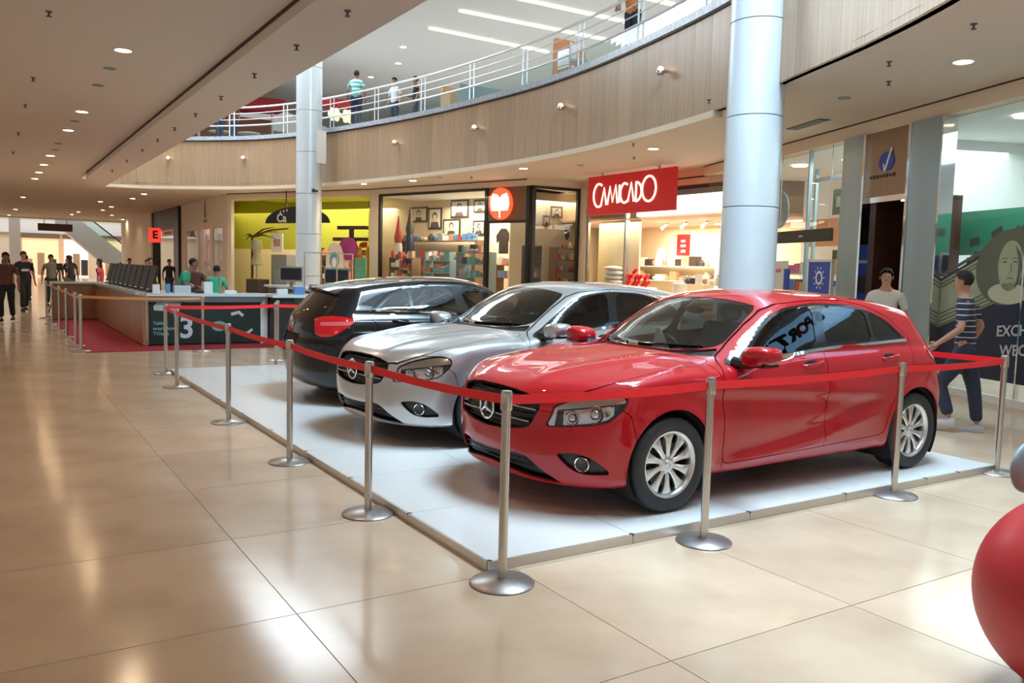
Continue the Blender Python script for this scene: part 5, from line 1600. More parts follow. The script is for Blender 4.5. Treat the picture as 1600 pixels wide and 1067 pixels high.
def make_wheel(xc, sgn, root):
    yo = .862
    ty = MB().lathe([(.222, .662), (.245, .654), (.285, .650), (.305, .660), (.315, .680), (.316, .72), (.3155, .765), (.3155, .77), (.316, .81), (.315, .845), (.306, .868), (.285, .880), (.250, .876), (.232, .868), (.221, .860)], 56, (0, 0, 0), 'y', True)
    ty.v = [(a + xc, b * sgn, c + HUB_Z) for a, b, c in ty.v]
    if sgn < 0: ty.f = [f[::-1] for f in ty.f]
    wheel = ty.build('wheel', 'rubber', root, smooth=45)
    def put(mb, nm, m, smooth=40):
        mb.v = [(a + xc, b * sgn, c + HUB_Z) for a, b, c in mb.v]
        return mb.build(nm, m, wheel, smooth=smooth)
    put(MB().lathe([(.19, .69), (.205, .70), (.205, .84), (.2, .85), (.19, .83), (.185, .7)], 48, (0, 0, 0), 'y', True), 'rim_barrel', 'steel_base')
    put(MB().lathe([(.222, .845), (.224, .862), (.220, .869), (.212, .868), (.200, .856), (.196, .840), (.205, .83)], 56, (0, 0, 0), 'y', True), 'rim_ring', 'alloy')
    sp = MB()
    for k in range(10):
        a = PI / 2 + 2 * PI * k / 10
        ca, sa = math.cos(a), math.sin(a)
        sec = [(.040, .016, .842, .80), (.075, .0165, .848, .81), (.120, .0205, .850, .82), (.165, .030, .850, .825), (.188, .041, .846, .825), (.206, .060, .842, .83)]
        vs = []
        for r, hw, yf, yb in sec:
            for w_, y in ((-hw, yb), (-hw, yf - .006), (-hw * .6, yf), (hw * .6, yf), (hw, yf - .006), (hw, yb)):
                vs.append((r * ca - w_ * sa, y, r * sa + w_ * ca))
        sp.add(vs, [(q * 6 + i, q * 6 + i + 1, (q + 1) * 6 + i + 1, (q + 1) * 6 + i) for q in range(5) for i in range(5)])
    put(sp, 'spokes', 'alloy', 30)
    put(MB().lathe([(.001, .852), (.026, .852), (.030, .846), (.062, .842), (.068, .836), (.068, .80)], 30, (0, 0, 0), 'y'), 'hub', 'alloy')
    for k in range(5):
        a = PI / 2 + PI / 5 + 2 * PI * k / 5
        put(MB().lathe([(.001, .8435), (.0105, .8435), (.0105, .835)], 12, (.052 * math.cos(a), 0, .052 * math.sin(a)), 'y'), 'lug_hole', 'liner')
    st = MB().tube([(.020 * math.cos(2 * PI * i / 18), .853, .020 * math.sin(2 * PI * i / 18)) for i in range(19)], .0022, 5, cap=False)
    for a in (90, 210, 330):
        st.tube([(0, .854, 0), (.02 * math.cos(math.radians(a)), .853, .02 * math.sin(math.radians(a)))], .0025, 5)
    put(st, 'hub_emblem', 'chrome')
    put(MB().lathe([(.06, .76), (.150, .76), (.150, .785), (.06, .785)], 36, (0, 0, 0), 'y', True), 'brake_disc', 'brake')
    put(MB().lathe([(.001, .70), (.195, .70), (.195, .72), (.001, .72)], 30, (0, 0, 0), 'y'), 'back_plate', 'liner')

def interior(root):
    MB().prism([(1.32, .50), (1.40, .92), (1.62, .955), (1.80, .93), (1.90, .84), (1.92, .60), (1.80, .45)], ((0, -.66, 0), (1, 0, 0), (0, 0, 1)), -1.32).build('dashboard', 'dash_grey', root)
    MB().tube([(1.98 + .19 * math.cos(a) * -.35, .36 + .185 * math.sin(a), .86 + .185 * math.cos(a)) for a in [2 * PI * i / 28 for i in range(29)]], .014, 8, cap=False).bar((1.98, .20, .86), (1.98, .52, .86), .03, .05).tube([(1.98, .36, .86), (1.85, .36, .80)], .04, 8).build('steering_wheel', 'trim_black', root, smooth=50)
    def seat(x, y, w_):
        s = MB().prism([(0, .18), (.02, .40), (.12, .45), (.50, .42), (.54, .36), (.54, .18)], ((x, y - w_ / 2, .12), (1, 0, 0), (0, 0, 1)), -w_)
        s.prism([(.42, .38), (.56, .36), (.76, .95), (.72, 1.02), (.64, 1.0)], ((x, y - w_ / 2 + .02, .12), (1, 0, 0), (0, 0, 1)), -(w_ - .04))
        o = s.build('seat', 'seat_cloth', root)
        return o
    for y in (-.37, .37):
        o = seat(1.98, y, .48)
        MB().ball((1.98 + .735, y, .12 + 1.105), (.05, .125, .085), 14, 8).build('headrest', 'seat_cloth', o, smooth=60)
        for q in (-.05, .05):
            MB().tube([(2.70, y + q, 1.10), (2.71, y + q, 1.18)], .008, 6).build('headrest_post', 'chrome', o)
    o = seat(2.80, 0, 1.2)
    for y in (-.36, .36):
        MB().ball((3.52, y, 1.20), (.05, .12, .07), 14, 8).build('headrest', 'seat_cloth', o, smooth=60)
    MB().box((3.56, -.6, .3), (3.62, .6, 1.0)).build('parcel_panel', 'dash_grey', root)
    MB().box((1.75, -.20, 1.285), (1.77, -.04, 1.33)).build('rear_view_mirror', 'trim_black', root) if False else MB().ball((1.90, 0, 1.275), (.02, .11, .035), 12, 8).tube([(1.90, 0, 1.28), (1.86, 0, 1.31)], .01, 6).build('rear_view_mirror', 'trim_black', root, smooth=60)
    for y0, y1 in ((-.05, -.52), (.50, .08)):
        pts = []
        for t in np.linspace(0, 1, 9):
            y = y0 + (y1 - y0) * t
            x = 1.235 + .75 * (y * .98) ** 2 + .045 + .02 * math.sin(PI * t)
            pts.append((x, y, float(top_height(np.array(x), np.array(y))) + .004))
        MB().tube(pts, .009, 6).build('wiper', 'trim_black', root, smooth=50)

PAINT = {'paint_red'}
def recolour(o, new):
    """give a copied car its own paint without touching the shared meshes"""
    for ch in [o] + list(o.children_recursive):
        if ch.type == 'MESH' and ch.data.materials and ch.data.materials[0] and ch.data.materials[0].name in PAINT:
            ch.material_slots[0].link = 'OBJECT'
            ch.material_slots[0].material = MATS[new]

PZ = 0.057
car = make_car('car', 'red five door hatchback nearest the camera behind the red belt', 'hatchbacks on the white platform')
car.location = (0.6244, 1.1002, PZ)
car.rotation_euler = (0, 0, 0.0101)
c2 = copy_tree(car)
c2['label'] = 'silver hatchback parked between the red and the black car'
c2.location = (0.532, 3.31, PZ)
c2.rotation_euler = (0, 0, 0.085)
recolour(c2, 'paint_silver')
c3 = copy_tree(car)
c3['label'] = 'black hatchback seen from behind with its red tail light showing'
c3.location = (4.986, 5.45, PZ)
c3.rotation_euler = (0, 0, PI - 0.078)
recolour(c3, 'paint_black')
# paper on the red car's dashboard
pa = MB().prism([(0, 0), (.11, 0), (.075, .17), (.04, .17)], ((0, 0, 0), (.0, 1, 0), (0, 0, 1)), -.004)
pa.prism([(0, 0), (.11, 0), (.075, .17), (.04, .17)], ((.08, 0, 0), (0, 1, 0), (-.4, 0, .91)), .004)
o = tag(pa.build('price_card', 'paper'), 'folded white card standing on the dashboard of the red car', 'card')
o.location = (2.22, 1.12, PZ + .953)
o.rotation_euler = (0, 0, 0.3)
# =================================================================== platform
plat = empty('display_platform', (0, 0, 0), 0, 'low white display platform of square panels under the three cars', 'platform')
PX, PY = 5.02, 9.0
MB().box((0.03, 0.03, 0.0), (PX - .03, PY - .03, 0.040)).build('base_frame', 'seam', plat)
for i in range(5):
    for j in range(9):
        m = MB()
        g = 0.002
        a0, b0, a1, b1 = max(i, .012) + g, max(j, .012) + g, (i + 1 if i < 4 else PX - .012) - g, j + 1 - g - (.012 if j == 8 else 0)
        m.box((a0 - i, b0 - j, 0.040), (a1 - i, b1 - j, 0.057))
        m.build('floor_panel', 'platform_panel', plat).location = (i, j, 0)
for i in range(5):
    x1 = (i + 1 if i < 4 else PX) - .0025
    for y0, y1 in ((0, .012), (PY - .012, PY)):
        MB().box((i + .0025, y0, 0), (x1, y1, .057)).build('edge_strip', 'alu_edge', plat)
for j in range(9):
    for x0, x1 in ((0, .012), (PX - .012, PX)):
        MB().box((x0, j + .0025 + (.012 if j == 0 else 0), 0), (x1, j + .9975 - (.012 if j == 8 else 0), .057)).build('edge_strip', 'alu_edge', plat)
bm_ = MB().lathe([(.001, .006), (.016, .006), (.019, .004), (.019, 0)], 12)
first = None
for x, y in [(0.02, .02)] + [(k, .015) for k in range(1, 5)] + [(.015, k) for k in range(1, 9)] + [(4.45, .015)]:
    if first is None:
        first = bm_.build('bolt', 'bolt_dark', plat, smooth=50)
        o = first
    else:
        o = first.copy(); COL.objects.link(o); o.parent = plat
    o.location = (x, y, .0515)

# =================================================================== belt posts
def post_proto():
    t = empty('belt_post', (0, 0, 0))
    MB().lathe([(.165, 0), (.168, .006), (.160, .014), (.05, .026), (.032, .03)], 36).build('base', 'steel_base', t, smooth=40)
    MB().lathe([(.024, .024), (.024, .90)], 20).build('pole', 'steel', t, smooth=40)
    MB().lathe([(.0305, .90), (.0315, .905), (.0315, .965), (.030, .985), (.026, .997), (.001, 1.0)], 20).build('cassette', 'steel', t, smooth=40)
    return t
proto = post_proto()
pfirst = [True]
def post(x, y, label, group):
    o = copy_tree(proto)
    o.location = (x, y, 0)
    tag(o, label, 'post', group)
    return o
def belt_between(a, b, m, owner, sag=.03, z=.95, hgt=.048):
    ax, ay = a; bx, by = b
    d = Vector((bx - ax, by - ay)); L_ = d.length; d /= L_
    n = Vector((-d.y, d.x)) * .0012
    mb = MB()
    k = 10
    vs = []
    for i in range(k + 1):
        s = .033 + (L_ - .066) * i / k
        zz = z - sag * 4 * (i / k) * (1 - i / k)
        p = Vector((ax, ay)) + d * s
        for q, dz in ((n, -hgt / 2), (n, hgt / 2), (-n, hgt / 2), (-n, -hgt / 2)):
            vs.append((p.x + q.x - owner.location.x, p.y + q.y - owner.location.y, zz + dz))
    mb.add(vs, [(i * 4 + j, i * 4 + (j + 1) % 4, (i + 1) * 4 + (j + 1) % 4, (i + 1) * 4 + j) for i in range(k) for j in range(4)])
    mb.build('belt', m, owner)
BP = [(4.97, -0.03, 'red belt post at the far right corner of the platform behind the red car'),
      (3.48, -0.06, 'red belt post beside the rear wheel of the red car'),
      (1.41, -0.17, 'red belt post before the front door of the red car'),
      (-0.01, -0.16, 'red belt post at the near corner of the white platform'),
      (-0.15, 1.28, 'red belt post before the silver car grille'),
      (-0.16, 2.90, 'red belt post before the bumper of the black car'),
      (-0.18, 4.83, 'red belt post in the middle of the long platform edge'),
      (-0.18, 7.50, 'red belt post one before the far left platform corner'),
      (-0.07, 8.91, 'red belt post at the far left corner of the platform'),
      (1.60, 9.25, 'red belt post on the far platform edge before the dark kiosk pillar'),
      (3.3, 9.25, 'red belt post on the far platform edge hidden behind the black car')]
posts = []
for x, y, lb in BP:
    posts.append(post(x, y, lb, 'posts with red belts around the platform'))
for i in range(len(BP) - 1):
    belt_between(BP[i][:2], BP[i + 1][:2], 'belt_red', posts[i], .014)
pe = post(5.15, 4.4, 'red belt post on the right platform edge behind the red car', 'posts with red belts around the platform')
belt_between((5.15, 4.4), BP[0][:2], 'belt_red', pe, .012)
QP = [(-0.84, 12.46), (-0.84, 13.45), (-0.84, 15.45), (-0.85, 17.2), (-0.86, 19.4), (-0.86, 21.7)]
ordl = ['nearest', 'second', 'third', 'fourth', 'fifth', 'farthest']
qs = []
for k, (x, y) in enumerate(QP):
    qs.append(post(x, y, ordl[k] + ' tan belt post of the row along the red carpet', 'tan belt posts along the carpet'))
for k in range(5):
    belt_between(QP[k], QP[k + 1], 'belt_tan', qs[k], .04)
q2 = post(1.06, 11.87, 'tan belt post standing before the kiosk panel with the number 3', 'tan belt posts along the carpet')
belt_between((1.06, 11.87), QP[0], 'belt_tan', q2, .02)
lp = post(1.85, 10.0, 'second slim post behind the far platform edge before the kiosk', 'posts with red belts around the platform')

for q in list(proto.children):
    bpy.data.objects.remove(q)
bpy.data.objects.remove(proto)

# =================================================================== kiosk on its red carpet
mat('carpet_red', (0.30, 0.012, 0.022), 0.95, noise=(120, (0.24, 0.01, 0.016)))
tag(MB().box((-0.78, 12.2, 0.0), (2.6, 22.5, 0.012)).build('red_carpet', 'carpet_red'), 'dark red carpet under the green kiosk', 'carpet')
mat('kiosk_wood', (0.36, 0.19, 0.09), 0.28, noise=(3, (0.28, 0.14, 0.065), (8, 8, .4)), rand=.12)
mat('kiosk_green', (0.005, 0.013, 0.010), 0.4, noise=(2.2, (0.006, 0.026, 0.019)))
mat('kiosk_teal', (0.05, 0.17, 0.18), 0.35)
mat('glass_top', (0.62, 0.72, 0.72), 0.12, spec=0.6)
mat('screen_black', (0.010, 0.008, 0.008), 0.5)
mat('shirt_green', (0.03, 0.42, 0.25), 0.8)
kiosk = empty('kiosk', (0, 0, 0.012), 0, 'dark green electronics kiosk with brown wooden side and a big number 3', 'kiosk')
MB().box((0.36, 13.08, 0.02), (2.42, 13.5, 0.90)).build('front_counter', 'kiosk_green', kiosk)
MB().box((0.30, 12.98, 0.93), (2.5, 13.6, 0.985)).build('counter_top', 'glass_top', kiosk)
MB().box((0.34, 13.0, 0.82), (2.46, 13.07, 0.93)).build('counter_edge', 'seam', kiosk)
for k in range(15):
    MB().box((0.24, 13.02 + k * .55, 0.02), (0.34, 13.02 + k * .55 + .545, 0.93)).build('side_board', 'kiosk_wood', kiosk)
MB().box((0.34, 13.5, 0.02), (0.75, 21.2, 0.90)).build('side_counter', 'kiosk_wood', kiosk)
MB().box((0.20, 13.6, 0.93), (0.85, 21.3, 0.985)).build('side_counter_top', 'glass_top', kiosk)
MB().box((-0.75, 20.9, 0.02), (0.24, 21.3, 0.93)).build('end_counter', 'kiosk_wood', kiosk)
MB().box((-0.80, 20.85, 0.93), (0.20, 21.35, 0.985)).build('end_counter_top', 'glass_top', kiosk)
MB().box((2.42, 13.06, 0.0), (2.56, 13.2, 0.93)).build('corner_pillar', 'white_pack', kiosk)
MB().box((2.58, 12.6, 0.0), (2.95, 13.4, 0.93)).build('dark_pillar', 'screen_black', kiosk)
MB().box((2.95, 12.9, 0.02), (5.2, 13.3, 0.93)).build('right_counter', 'kiosk_teal', kiosk)
MB().box((2.5, 12.5, 0.93), (5.3, 13.4, 0.985)).build('right_counter_top', 'glass_top', kiosk)
MB().box((4.7, 13.3, 0.02), (5.2, 20.5, 0.90)).build('back_counter', 'kiosk_green', kiosk)
MB().box((4.6, 13.4, 0.93), (5.3, 20.6, 0.985)).build('back_counter_top', 'glass_top', kiosk)
ff = ((1.39, 13.078, 0.46), (1, 0, 0), (0, 0, 1))
text_mesh('3', 0.56, ((1.02, 13.076, 0.31), (1, 0, 0), (0, 0, 1)), 'number', 'grey_print', kiosk, .003, 'CENTER', .012)
for k, tx in enumerate(('Tablet', 'smartphone', 'TV/som')):
    text_mesh(tx, 0.088, ((0.42, 13.076, 0.42 - k * .10), (1, 0, 0), (0, 0, 1)), 'lettering', 'teal_goods', kiosk, .002, 'LEFT', .003)
MB().prism([(-.02, 0), (.42, -.02), (.46, .14), (.05, .17), (-.03, .08)], ((0.46, 13.076, .66), (1, 0, 0), (0, 0, 1)), .003).build('printed_shape', 'grey_print', kiosk)
MB().stroke([(0, 0.03), (.08, -.05), (.2, 0.0), (.28, .06)], .05, ((1.98, 13.076, .22), (1, 0, 0), (0, 0, 1)), .003).stroke([(-.35, .36), (-.2, .40), (-.12, .33)], .06, ((2.2, 13.076, .22), (1, 0, 0), (0, 0, 1)), .003).build('printed_shape', 'grey_print', kiosk)
MB().prism(oval(0, 0, .14, .10, 16), ((1.62, 13.076, .35), (1, 0, 0), (0, 0, 1)), .003).build('printed_disc', 'teal_goods', kiosk)
for x, y in ((0.30, 13.02), (1.62, 12.99)):
    MB().tube([(x, y, 0.0 if x < 1 else .985), (x, y, 1.35 if x > 1 else 1.0)], .022, 8).build('corner_tube', 'steel', kiosk)
ZT = 0.997
for k in range(9):
    y = 13.75 + k * .80
    b = empty('monitor', (0.50, y, ZT), 0, ['nearest', 'second', 'third', 'fourth', 'fifth'][min(k, 4)] + ' black monitor from the near end of the row on the wooden kiosk side' if k < 5 else ORD[k] + ' black monitor from the near end of the row on the wooden kiosk side', 'monitor', 'black monitors on the kiosk')
    MB().prism([(-.05, .06), (.0, .06), (.10, .50), (.06, .51)], ((0, .34, 0), (1, 0, 0), (0, 0, 1)), .68).build('screen', 'screen_black', b)
    MB().box((-.10, -.14, 0), (.12, .14, .02)).box((-.02, -.04, .02), (.03, .04, .12)).build('foot', 'screen_black', b)
for k, (x, y, lb) in enumerate(((3.0, 17.0, 'white backed desktop screen on the far side of the kiosk left of the other'), (3.55, 16.7, 'white backed desktop screen on the far side of the kiosk nearer the round column'))):
    tbl = None
    b = empty('desktop_screen', (4.75 + k * .3 - .1, 18.2 - k * 2.6, ZT), -.5, lb, 'monitor')
    MB().box((-.30, -.02, .14), (.30, .02, .54)).build('screen', 'grey_goods', b)
    MB().box((-.27, -.025, .19), (.27, -.02, .5)).build('screen_face', 'screen_black', b)
    MB().box((-.10, -.09, 0), (.10, .09, .012)).box((-.04, .0, .012), (.04, .03, .2)).build('foot', 'steel', b)
for k, (x, y, w_, d_, h_, m_, lb) in enumerate(((1.45, 13.25, .16, .12, .22, 'white_pack', 'white and pink leaflet holder on the kiosk counter'), (0.98, 13.3, .30, .18, .14, 'grey_print', 'grey box on the kiosk counter above the number 3'),
        (0.72, 13.25, .08, .06, .17, 'blue_goods', 'small blue package on the kiosk counter'), (1.28, 13.2, .14, .10, .05, 'screen_black', 'small black card reader on the kiosk counter'),
        (0.50, 13.2, .12, .10, .16, 'white_pack', 'white package at the left end of the kiosk counter'), (1.86, 13.2, .22, .15, .06, 'white_pack', 'flat white tray on the kiosk counter near the pillar'))):
    tag(MB().box((x - w_ / 2, y - d_ / 2, ZT), (x + w_ / 2, y + d_ / 2, ZT + h_)).build('counter_item', m_), lb, 'box')
for k in range(5):
    b = tag(MB().box((2.75 + k * .34, 13.0, ZT), (2.95 + k * .34, 13.12, ZT + .10 + .05 * (k % 3))).build('phone_box', ['white_pack', 'blue_goods', 'grey_goods', 'screen_black', 'white_pack'][k]),
            ['first white', 'blue', 'grey', 'black', 'last white'][k] + ' box in the row on the right kiosk counter', 'box', 'boxes on the right kiosk counter')
ca = MB()
for x in (3.4, 3.75, 4.1, 4.45):
    ca.tube([(x, 13.32, ZT), (x, 13.32, ZT + .85)], .014, 6)
ca.tube([(3.4, 13.32, ZT + .85), (4.45, 13.32, ZT + .85)], .014, 6)
tag(ca.build('display_gantry', 'steel'), 'thin steel display gantry standing on the right kiosk counter', 'gantry')
vs_ = MB().lathe([(.001, 0), (.10, .01), (.15, .12), (.14, .24), (.08, .30), (.001, .31)], 16)
o = tag(vs_.build('blue_globe', 'blue', None, smooth=50), 'round blue ball ornament on the right kiosk counter', 'ornament')
o.location = (4.25, 13.05, ZT)

# =================================================================== ceiling fittings
def downlight(x, y, z, label, group, r=.095, power=50, col=WARM):
    t = empty('downlight', (x, y, z), 0, label, 'lamp', group)
    MB().lathe([(r * 1.22, 0), (r * 1.22, -.008), (r * 1.02, -.012), (r, -.004)], 24).build('trim_ring', 'white_paint', t, smooth=40)
    MB().lathe([(.001, -.006), (r, -.006)], 24).build('glowing_disc', 'downlight_glow', t)
    if power:
        s = spot('lamp_light', (x, y, z - .03), power, col, .06, 150, .5)
    return t
LL = [(-.74, 7.35), (-.74, 12.5), (-.75, 15.1), (-.75, 20.1), (-.76, 22.6), (-.76, 25.2), (-.77, 27.8)]
LL = [(-.70, 7.92), (-.70, 13.15), (-.72, 15.74), (-.74, 20.86), (-.75, 23.35), (-.75, 25.88), (-.75, 28.36)]
for k, (x, y) in enumerate(LL):
    downlight(x, y, H, ['nearest', 'second', 'third', 'fourth', 'fifth', 'sixth', 'farthest'][k] + ' round downlight of the row in the left ceiling', 'downlights along the left ceiling')
for k, (x, y) in enumerate(((-.70, 2.6), (-.70, -2.6), (-4.2, 3.0), (-4.2, 9.0), (-4.2, 15), (-4.2, 22), (-4.2, 30))):
    downlight(x, y, H, 'round downlight in the left ceiling outside the picture, %s from the camera' % ORD[k], 'downlights left outside the picture')
FARL = sorted([(2.28, 38.6), (3.15, 42.2), (3.14, 45.6), (4.17, 50.7), (5.4, 55.8), (2.28, 49), (2.21, 52.5), (3.14, 35.1), (3.14, 32.1), (-.74, 38.6), (-.73, 49.8), (-.85, 57.5)], key=lambda q: q[1])
for k, (x, y) in enumerate(FARL):
    downlight(x, y, H, 'bright downlight in the far hall ceiling, %s in order of distance' % ORD[k], 'downlights at the far end', .10, 45)
for (x, y), lb in zip(((7.65, 2.07), (8.73, 19.42), (8.0, 21.5), (9.52, 14.53), (9.65, 9.74), (6.9, -1.6)),
                      ('large downlight right of the big column under the gallery', 'downlight before the window of framed portraits', 'downlight right of the far column', 'downlight left of the CAMICADO sign', 'downlight above the CAMICADO sign near the column', 'downlight under the gallery outside the picture')):
    downlight(x, y, H, lb, 'downlights under the gallery', .105, 34)
for k, (x, y) in enumerate(((-.71, 9.14), (-.72, 10.47), (-.71, 14.39), (-.74, 18.15), (-.72, 19.49))):
    sp_ = MB().lathe([(.08, 0), (.08, -.012), (.06, -.014)], 20).build('ceiling_speaker', 'slate')
    sp_.location = (x, y, H)
    tag(sp_, ordl[k] + ' dark unlit disc in the row of left ceiling lamps', 'disc', 'dark discs in the left ceiling')
for (x, y), lb in zip(((8.35, 4.2), (7.05, 4.9), (9.3, 7.2), (10.2, 13.0), (8.9, 18.0), (3.8, 30.0)), ('dark disc in the gallery ceiling right of the big column', 'dark disc right beside the big column', 'dark disc near the ceiling vent', 'dark disc left of the CAMICADO sign', 'dark disc before the portrait shop', 'dark disc over the green kiosk at the far ceiling')):
    sp_ = MB().lathe([(.09, 0), (.09, -.012), (.07, -.014)], 20).build('ceiling_speaker', 'slate')
    sp_.location = (x, y, H)
    tag(sp_, lb, 'disc', 'dark discs in the gallery ceiling')
def sprinkler(x, y, z, lb, group):
    s_ = MB().lathe([(.035, 0), (.035, -.008), (.012, -.01), (.012, -.045), (.028, -.05), (.028, -.056), (.001, -.058)], 14).build('sprinkler', 'seam', None, smooth=40)
    s_.location = (x, y, z)
    tag(s_, lb, 'sprinkler', group)
for k, (x, y) in enumerate(((-1.58, 6.65), (-1.56, 10.51), (-1.57, 13.06), (-1.56, 16.89), (-1.56, 20.7))):
    sprinkler(x, y, H, ordl[k] + ' sprinkler at the left edge of the left ceiling', 'sprinklers of the left ceiling')
for k, y in enumerate((4.2, 5.76, 7.49, 9.31, 11.08, 12.88, 14.67, 16.6, 19.0, 21.8)):
    sprinkler(.80, y, 4.05, ORD[k] + ' nozzle from the camera in the row under the bulkhead along the void', 'nozzles under the bulkhead')
for k, (x, y) in enumerate(((7.0, 2.6), (7.9, 3.2), (6.95, 5.5), (8.9, 9.5), (10.2, 11.0), (9.5, 17.2), (6.3, 1.2))):
    sprinkler(x, y, H, ['small sprinkler in the gallery ceiling above the red car', 'small sprinkler in the gallery ceiling right of the big column', 'small sprinkler in the ceiling left of the big column', 'small sprinkler in the ceiling above the CAMICADO sign', 'small sprinkler in the ceiling before the CAMICADO shop', 'small sprinkler in the ceiling before the corner shop', 'small sprinkler in the gallery ceiling at the upper right'][k], 'sprinklers under the gallery')
vt = empty('air_vent', (9.69, 5.9, H), -.37, 'dark slotted air vent in the ceiling right of the big column', 'vent')
MB().box((-.11, -.52, -.012), (.11, .52, 0.0)).build('frame', 'seam', vt)
for k in range(4):
    MB().box((-.085 + k * .045, -.49, -.02), (-.065 + k * .045, .49, -.010)).build('slat', 'slate', vt)
v2 = empty('air_vent', (9.5, 1.6, H), -.37, 'dark air vent in the ceiling at the right picture edge', 'vent')
MB().box((-.08, -.25, -.012), (.08, .25, 0.0)).build('frame', 'seam', v2)
# wall lamps on the fascia
for k, (x, y, lb) in enumerate(((3.29, 27.51, 'leftmost small wall lamp on the wooden fascia'), (5.31, 25.52, 'wall lamp on the wooden fascia left of the far column'), (7.84, 18.65, 'wall lamp on the wooden fascia right of the far column'),
        (8.35, 14.92, 'wall lamp on the wooden fascia above the round red sign'), (8.46, 11.29, 'wall lamp on the bluish part of the fascia above the red sign'), (7.93, 7.56, 'wall lamp on the fascia nearest the big column'), (6.2, 2.5, 'wall lamp on the fascia right of the big column'))):
    if k == 6:
        continue
    i = min(range(len(FC)), key=lambda q: (FC[q] - Vector((x, y))).length)
    n = normals(FC)[i]
    p = FC[i] - n * .0
    t = empty('wall_lamp', (p.x, p.y, 5.13), 0, lb, 'lamp', 'small lamps along the wooden fascia')
    MB().tube([(0, 0, 0), (-n.x * .10, -n.y * .10, 0)], .028, 10).build('arm', 'steel', t)
    MB().ball((-n.x * .13, -n.y * .13, 0.02), .055, 12, 8).build('bulb', 'lamp_bulb' if 'lamp_bulb' in MATS else emit_mat('lamp_bulb', (1.0, 0.80, 0.66), 4.0), t, smooth=80)
    MB().lathe([(.06, -.07), (.075, -.03), (.06, .0)], 14, (-n.x * .13, -n.y * .13, 0)).build('shade', 'steel', t, smooth=50)
# light strips and lamps of the upper ceiling
for k, (a, b, lb) in enumerate((((9.6, 20.2), (14.1, 20.3), 'lowest bright light strip in the upper ceiling'), ((9.5, 18.1), (14.7, 17.9), 'second bright light strip in the upper ceiling'), ((9.7, 16.2), (14.4, 16.05), 'third bright light strip in the upper ceiling'),
        ((9.8, 14.2), (14.2, 14.05), 'light strip of the upper ceiling above the picture'))):
    t = MB().bar((a[0], a[1], 8.975), (b[0], b[1], 8.975), .13, .03)
    tag(t.build('light_strip', 'strip_glow'), lb, 'lamp', 'light strips of the upper ceiling')
for (x, y), lb in zip(((10.72, 25.0), (10.78, 27.7), (9.9, 22.8)), ('small round lamp in the upper ceiling left of the light strips', 'small round lamp in the upper ceiling above the striped man', 'small lamp in the upper ceiling right of the far column')):
    downlight(x, y, 9.0, lb, 'round lamps in the upper ceiling', .10, 0)

# =================================================================== upper gallery contents
mat('awning_red', (0.45, 0.02, 0.025), 0.6)
mat('brick_red', (0.35, 0.12, 0.07), 0.8)
emit_mat('flower_glow', (1.0, 0.85, 0.45), 0.5)
aw = empty('red_awning', (0, 0, 0), 0, 'red awning of a food stall on the upper floor left of the far column', 'awning')
MB().prism([(0, 0), (3.4, .25), (3.4, .75), (0, .6)], ((5.2, 32.6, 7.75), (1, 0.05, 0), (0, 0, 1)), .9).build('canopy', 'awning_red', aw)
MB().box((5.0, 32.9, 5.88), (8.4, 33.5, 7.75)).build('stall_wall', 'brick_red', aw)
for x in (5.3, 8.3):
    MB().tube([(x, 32.5, 5.88), (x, 32.5, 8.0)], .05, 8).build('pole', 'white_metal', aw)
a2 = empty('red_awning', (0, 0, 0), 0, 'smaller dark red awning right of the far column beside the striped man', 'awning')
MB().prism([(0, 0), (2.0, 0.0), (1.9, .28), (.1, .28)], ((8.1, 27.6, 7.52), (1, -.2, 0), (0, 0, 1)), .6).build('canopy', 'awning_red', a2)
for x in (8.2, 9.9):
    MB().tube([(x, 27.6, 5.88), (x, 27.5, 7.6)], .04, 8).build('pole', 'steel', a2)
for k, (x, y, z, lb) in enumerate(((8.15, 24.6, 6.75, 'left glowing yellow flower lantern on the upper floor'), (8.55, 24.4, 6.70, 'right glowing yellow flower lantern on the upper floor'))):
    t = tag(MB().tube([(x, y, 5.88), (x, y, z)], .03, 8).build('flower_lantern', 'dark_wood'), lb, 'lantern')
    fl = MB()
    for q in range(6):
        a = 2 * PI * q / 6
        fl.ball((x + .15 * math.cos(a), y - .05, z + .05 + .15 * math.sin(a)), (.10, .05, .10), 10, 6)
    fl.ball((x, y - .08, z + .05), .07, 10, 6)
    fl.build('blossom', 'flower_glow', t, smooth=60)
for k, (x, y, w_, h_, m_, lb) in enumerate(((9.9, 13.2, .55, 1.0, 'orange_board', 'orange brown cabinet behind the glass of the upper gallery'), (9.6, 16.6, 1.5, .55, 'slate', 'grey sofa behind the glass of the upper gallery'),
        (9.7, 18.6, .7, .8, 'tan_goods', 'tan plant tub behind the upper railing'), (10.3, 10.6, 1.2, .5, 'blue_goods', 'blue bench behind the glass of the upper gallery'), (9.9, 8.4, .9, .75, 'pale_goods', 'pale counter behind the glass near the big column'))):
    d = tag(MB().box((x - w_ / 2, y - .3, 5.88), (x + w_ / 2, y + .3, 5.88 + h_)).box((x - w_ / 2, y + .18, 5.88 + h_), (x + w_ / 2, y + .3, 5.88 + h_ * 1.35)).build('furniture', m_), lb, 'furniture')
for k, (x, y) in enumerate(((9.3, 11.9), (9.5, 12.6))):
    c = empty('cafe_chair', (x, y, 5.88), .6 + k, ['white cafe chair nearer the big column', 'white cafe chair farther from the big column'][k] + ' behind the upper glass', 'chair')
    MB().box((-.21, -.21, .43), (.21, .21, .47)).build('seat', 'white_metal', c)
    MB().box((-.21, .18, .5), (.21, .21, .85)).build('backrest', 'white_metal', c)
    for sx_ in (-.19, .19):
        for sy_ in (-.19, .19):
            MB().tube([(sx_, sy_, 0), (sx_, sy_, .44)], .015, 6).build('leg', 'steel', c)
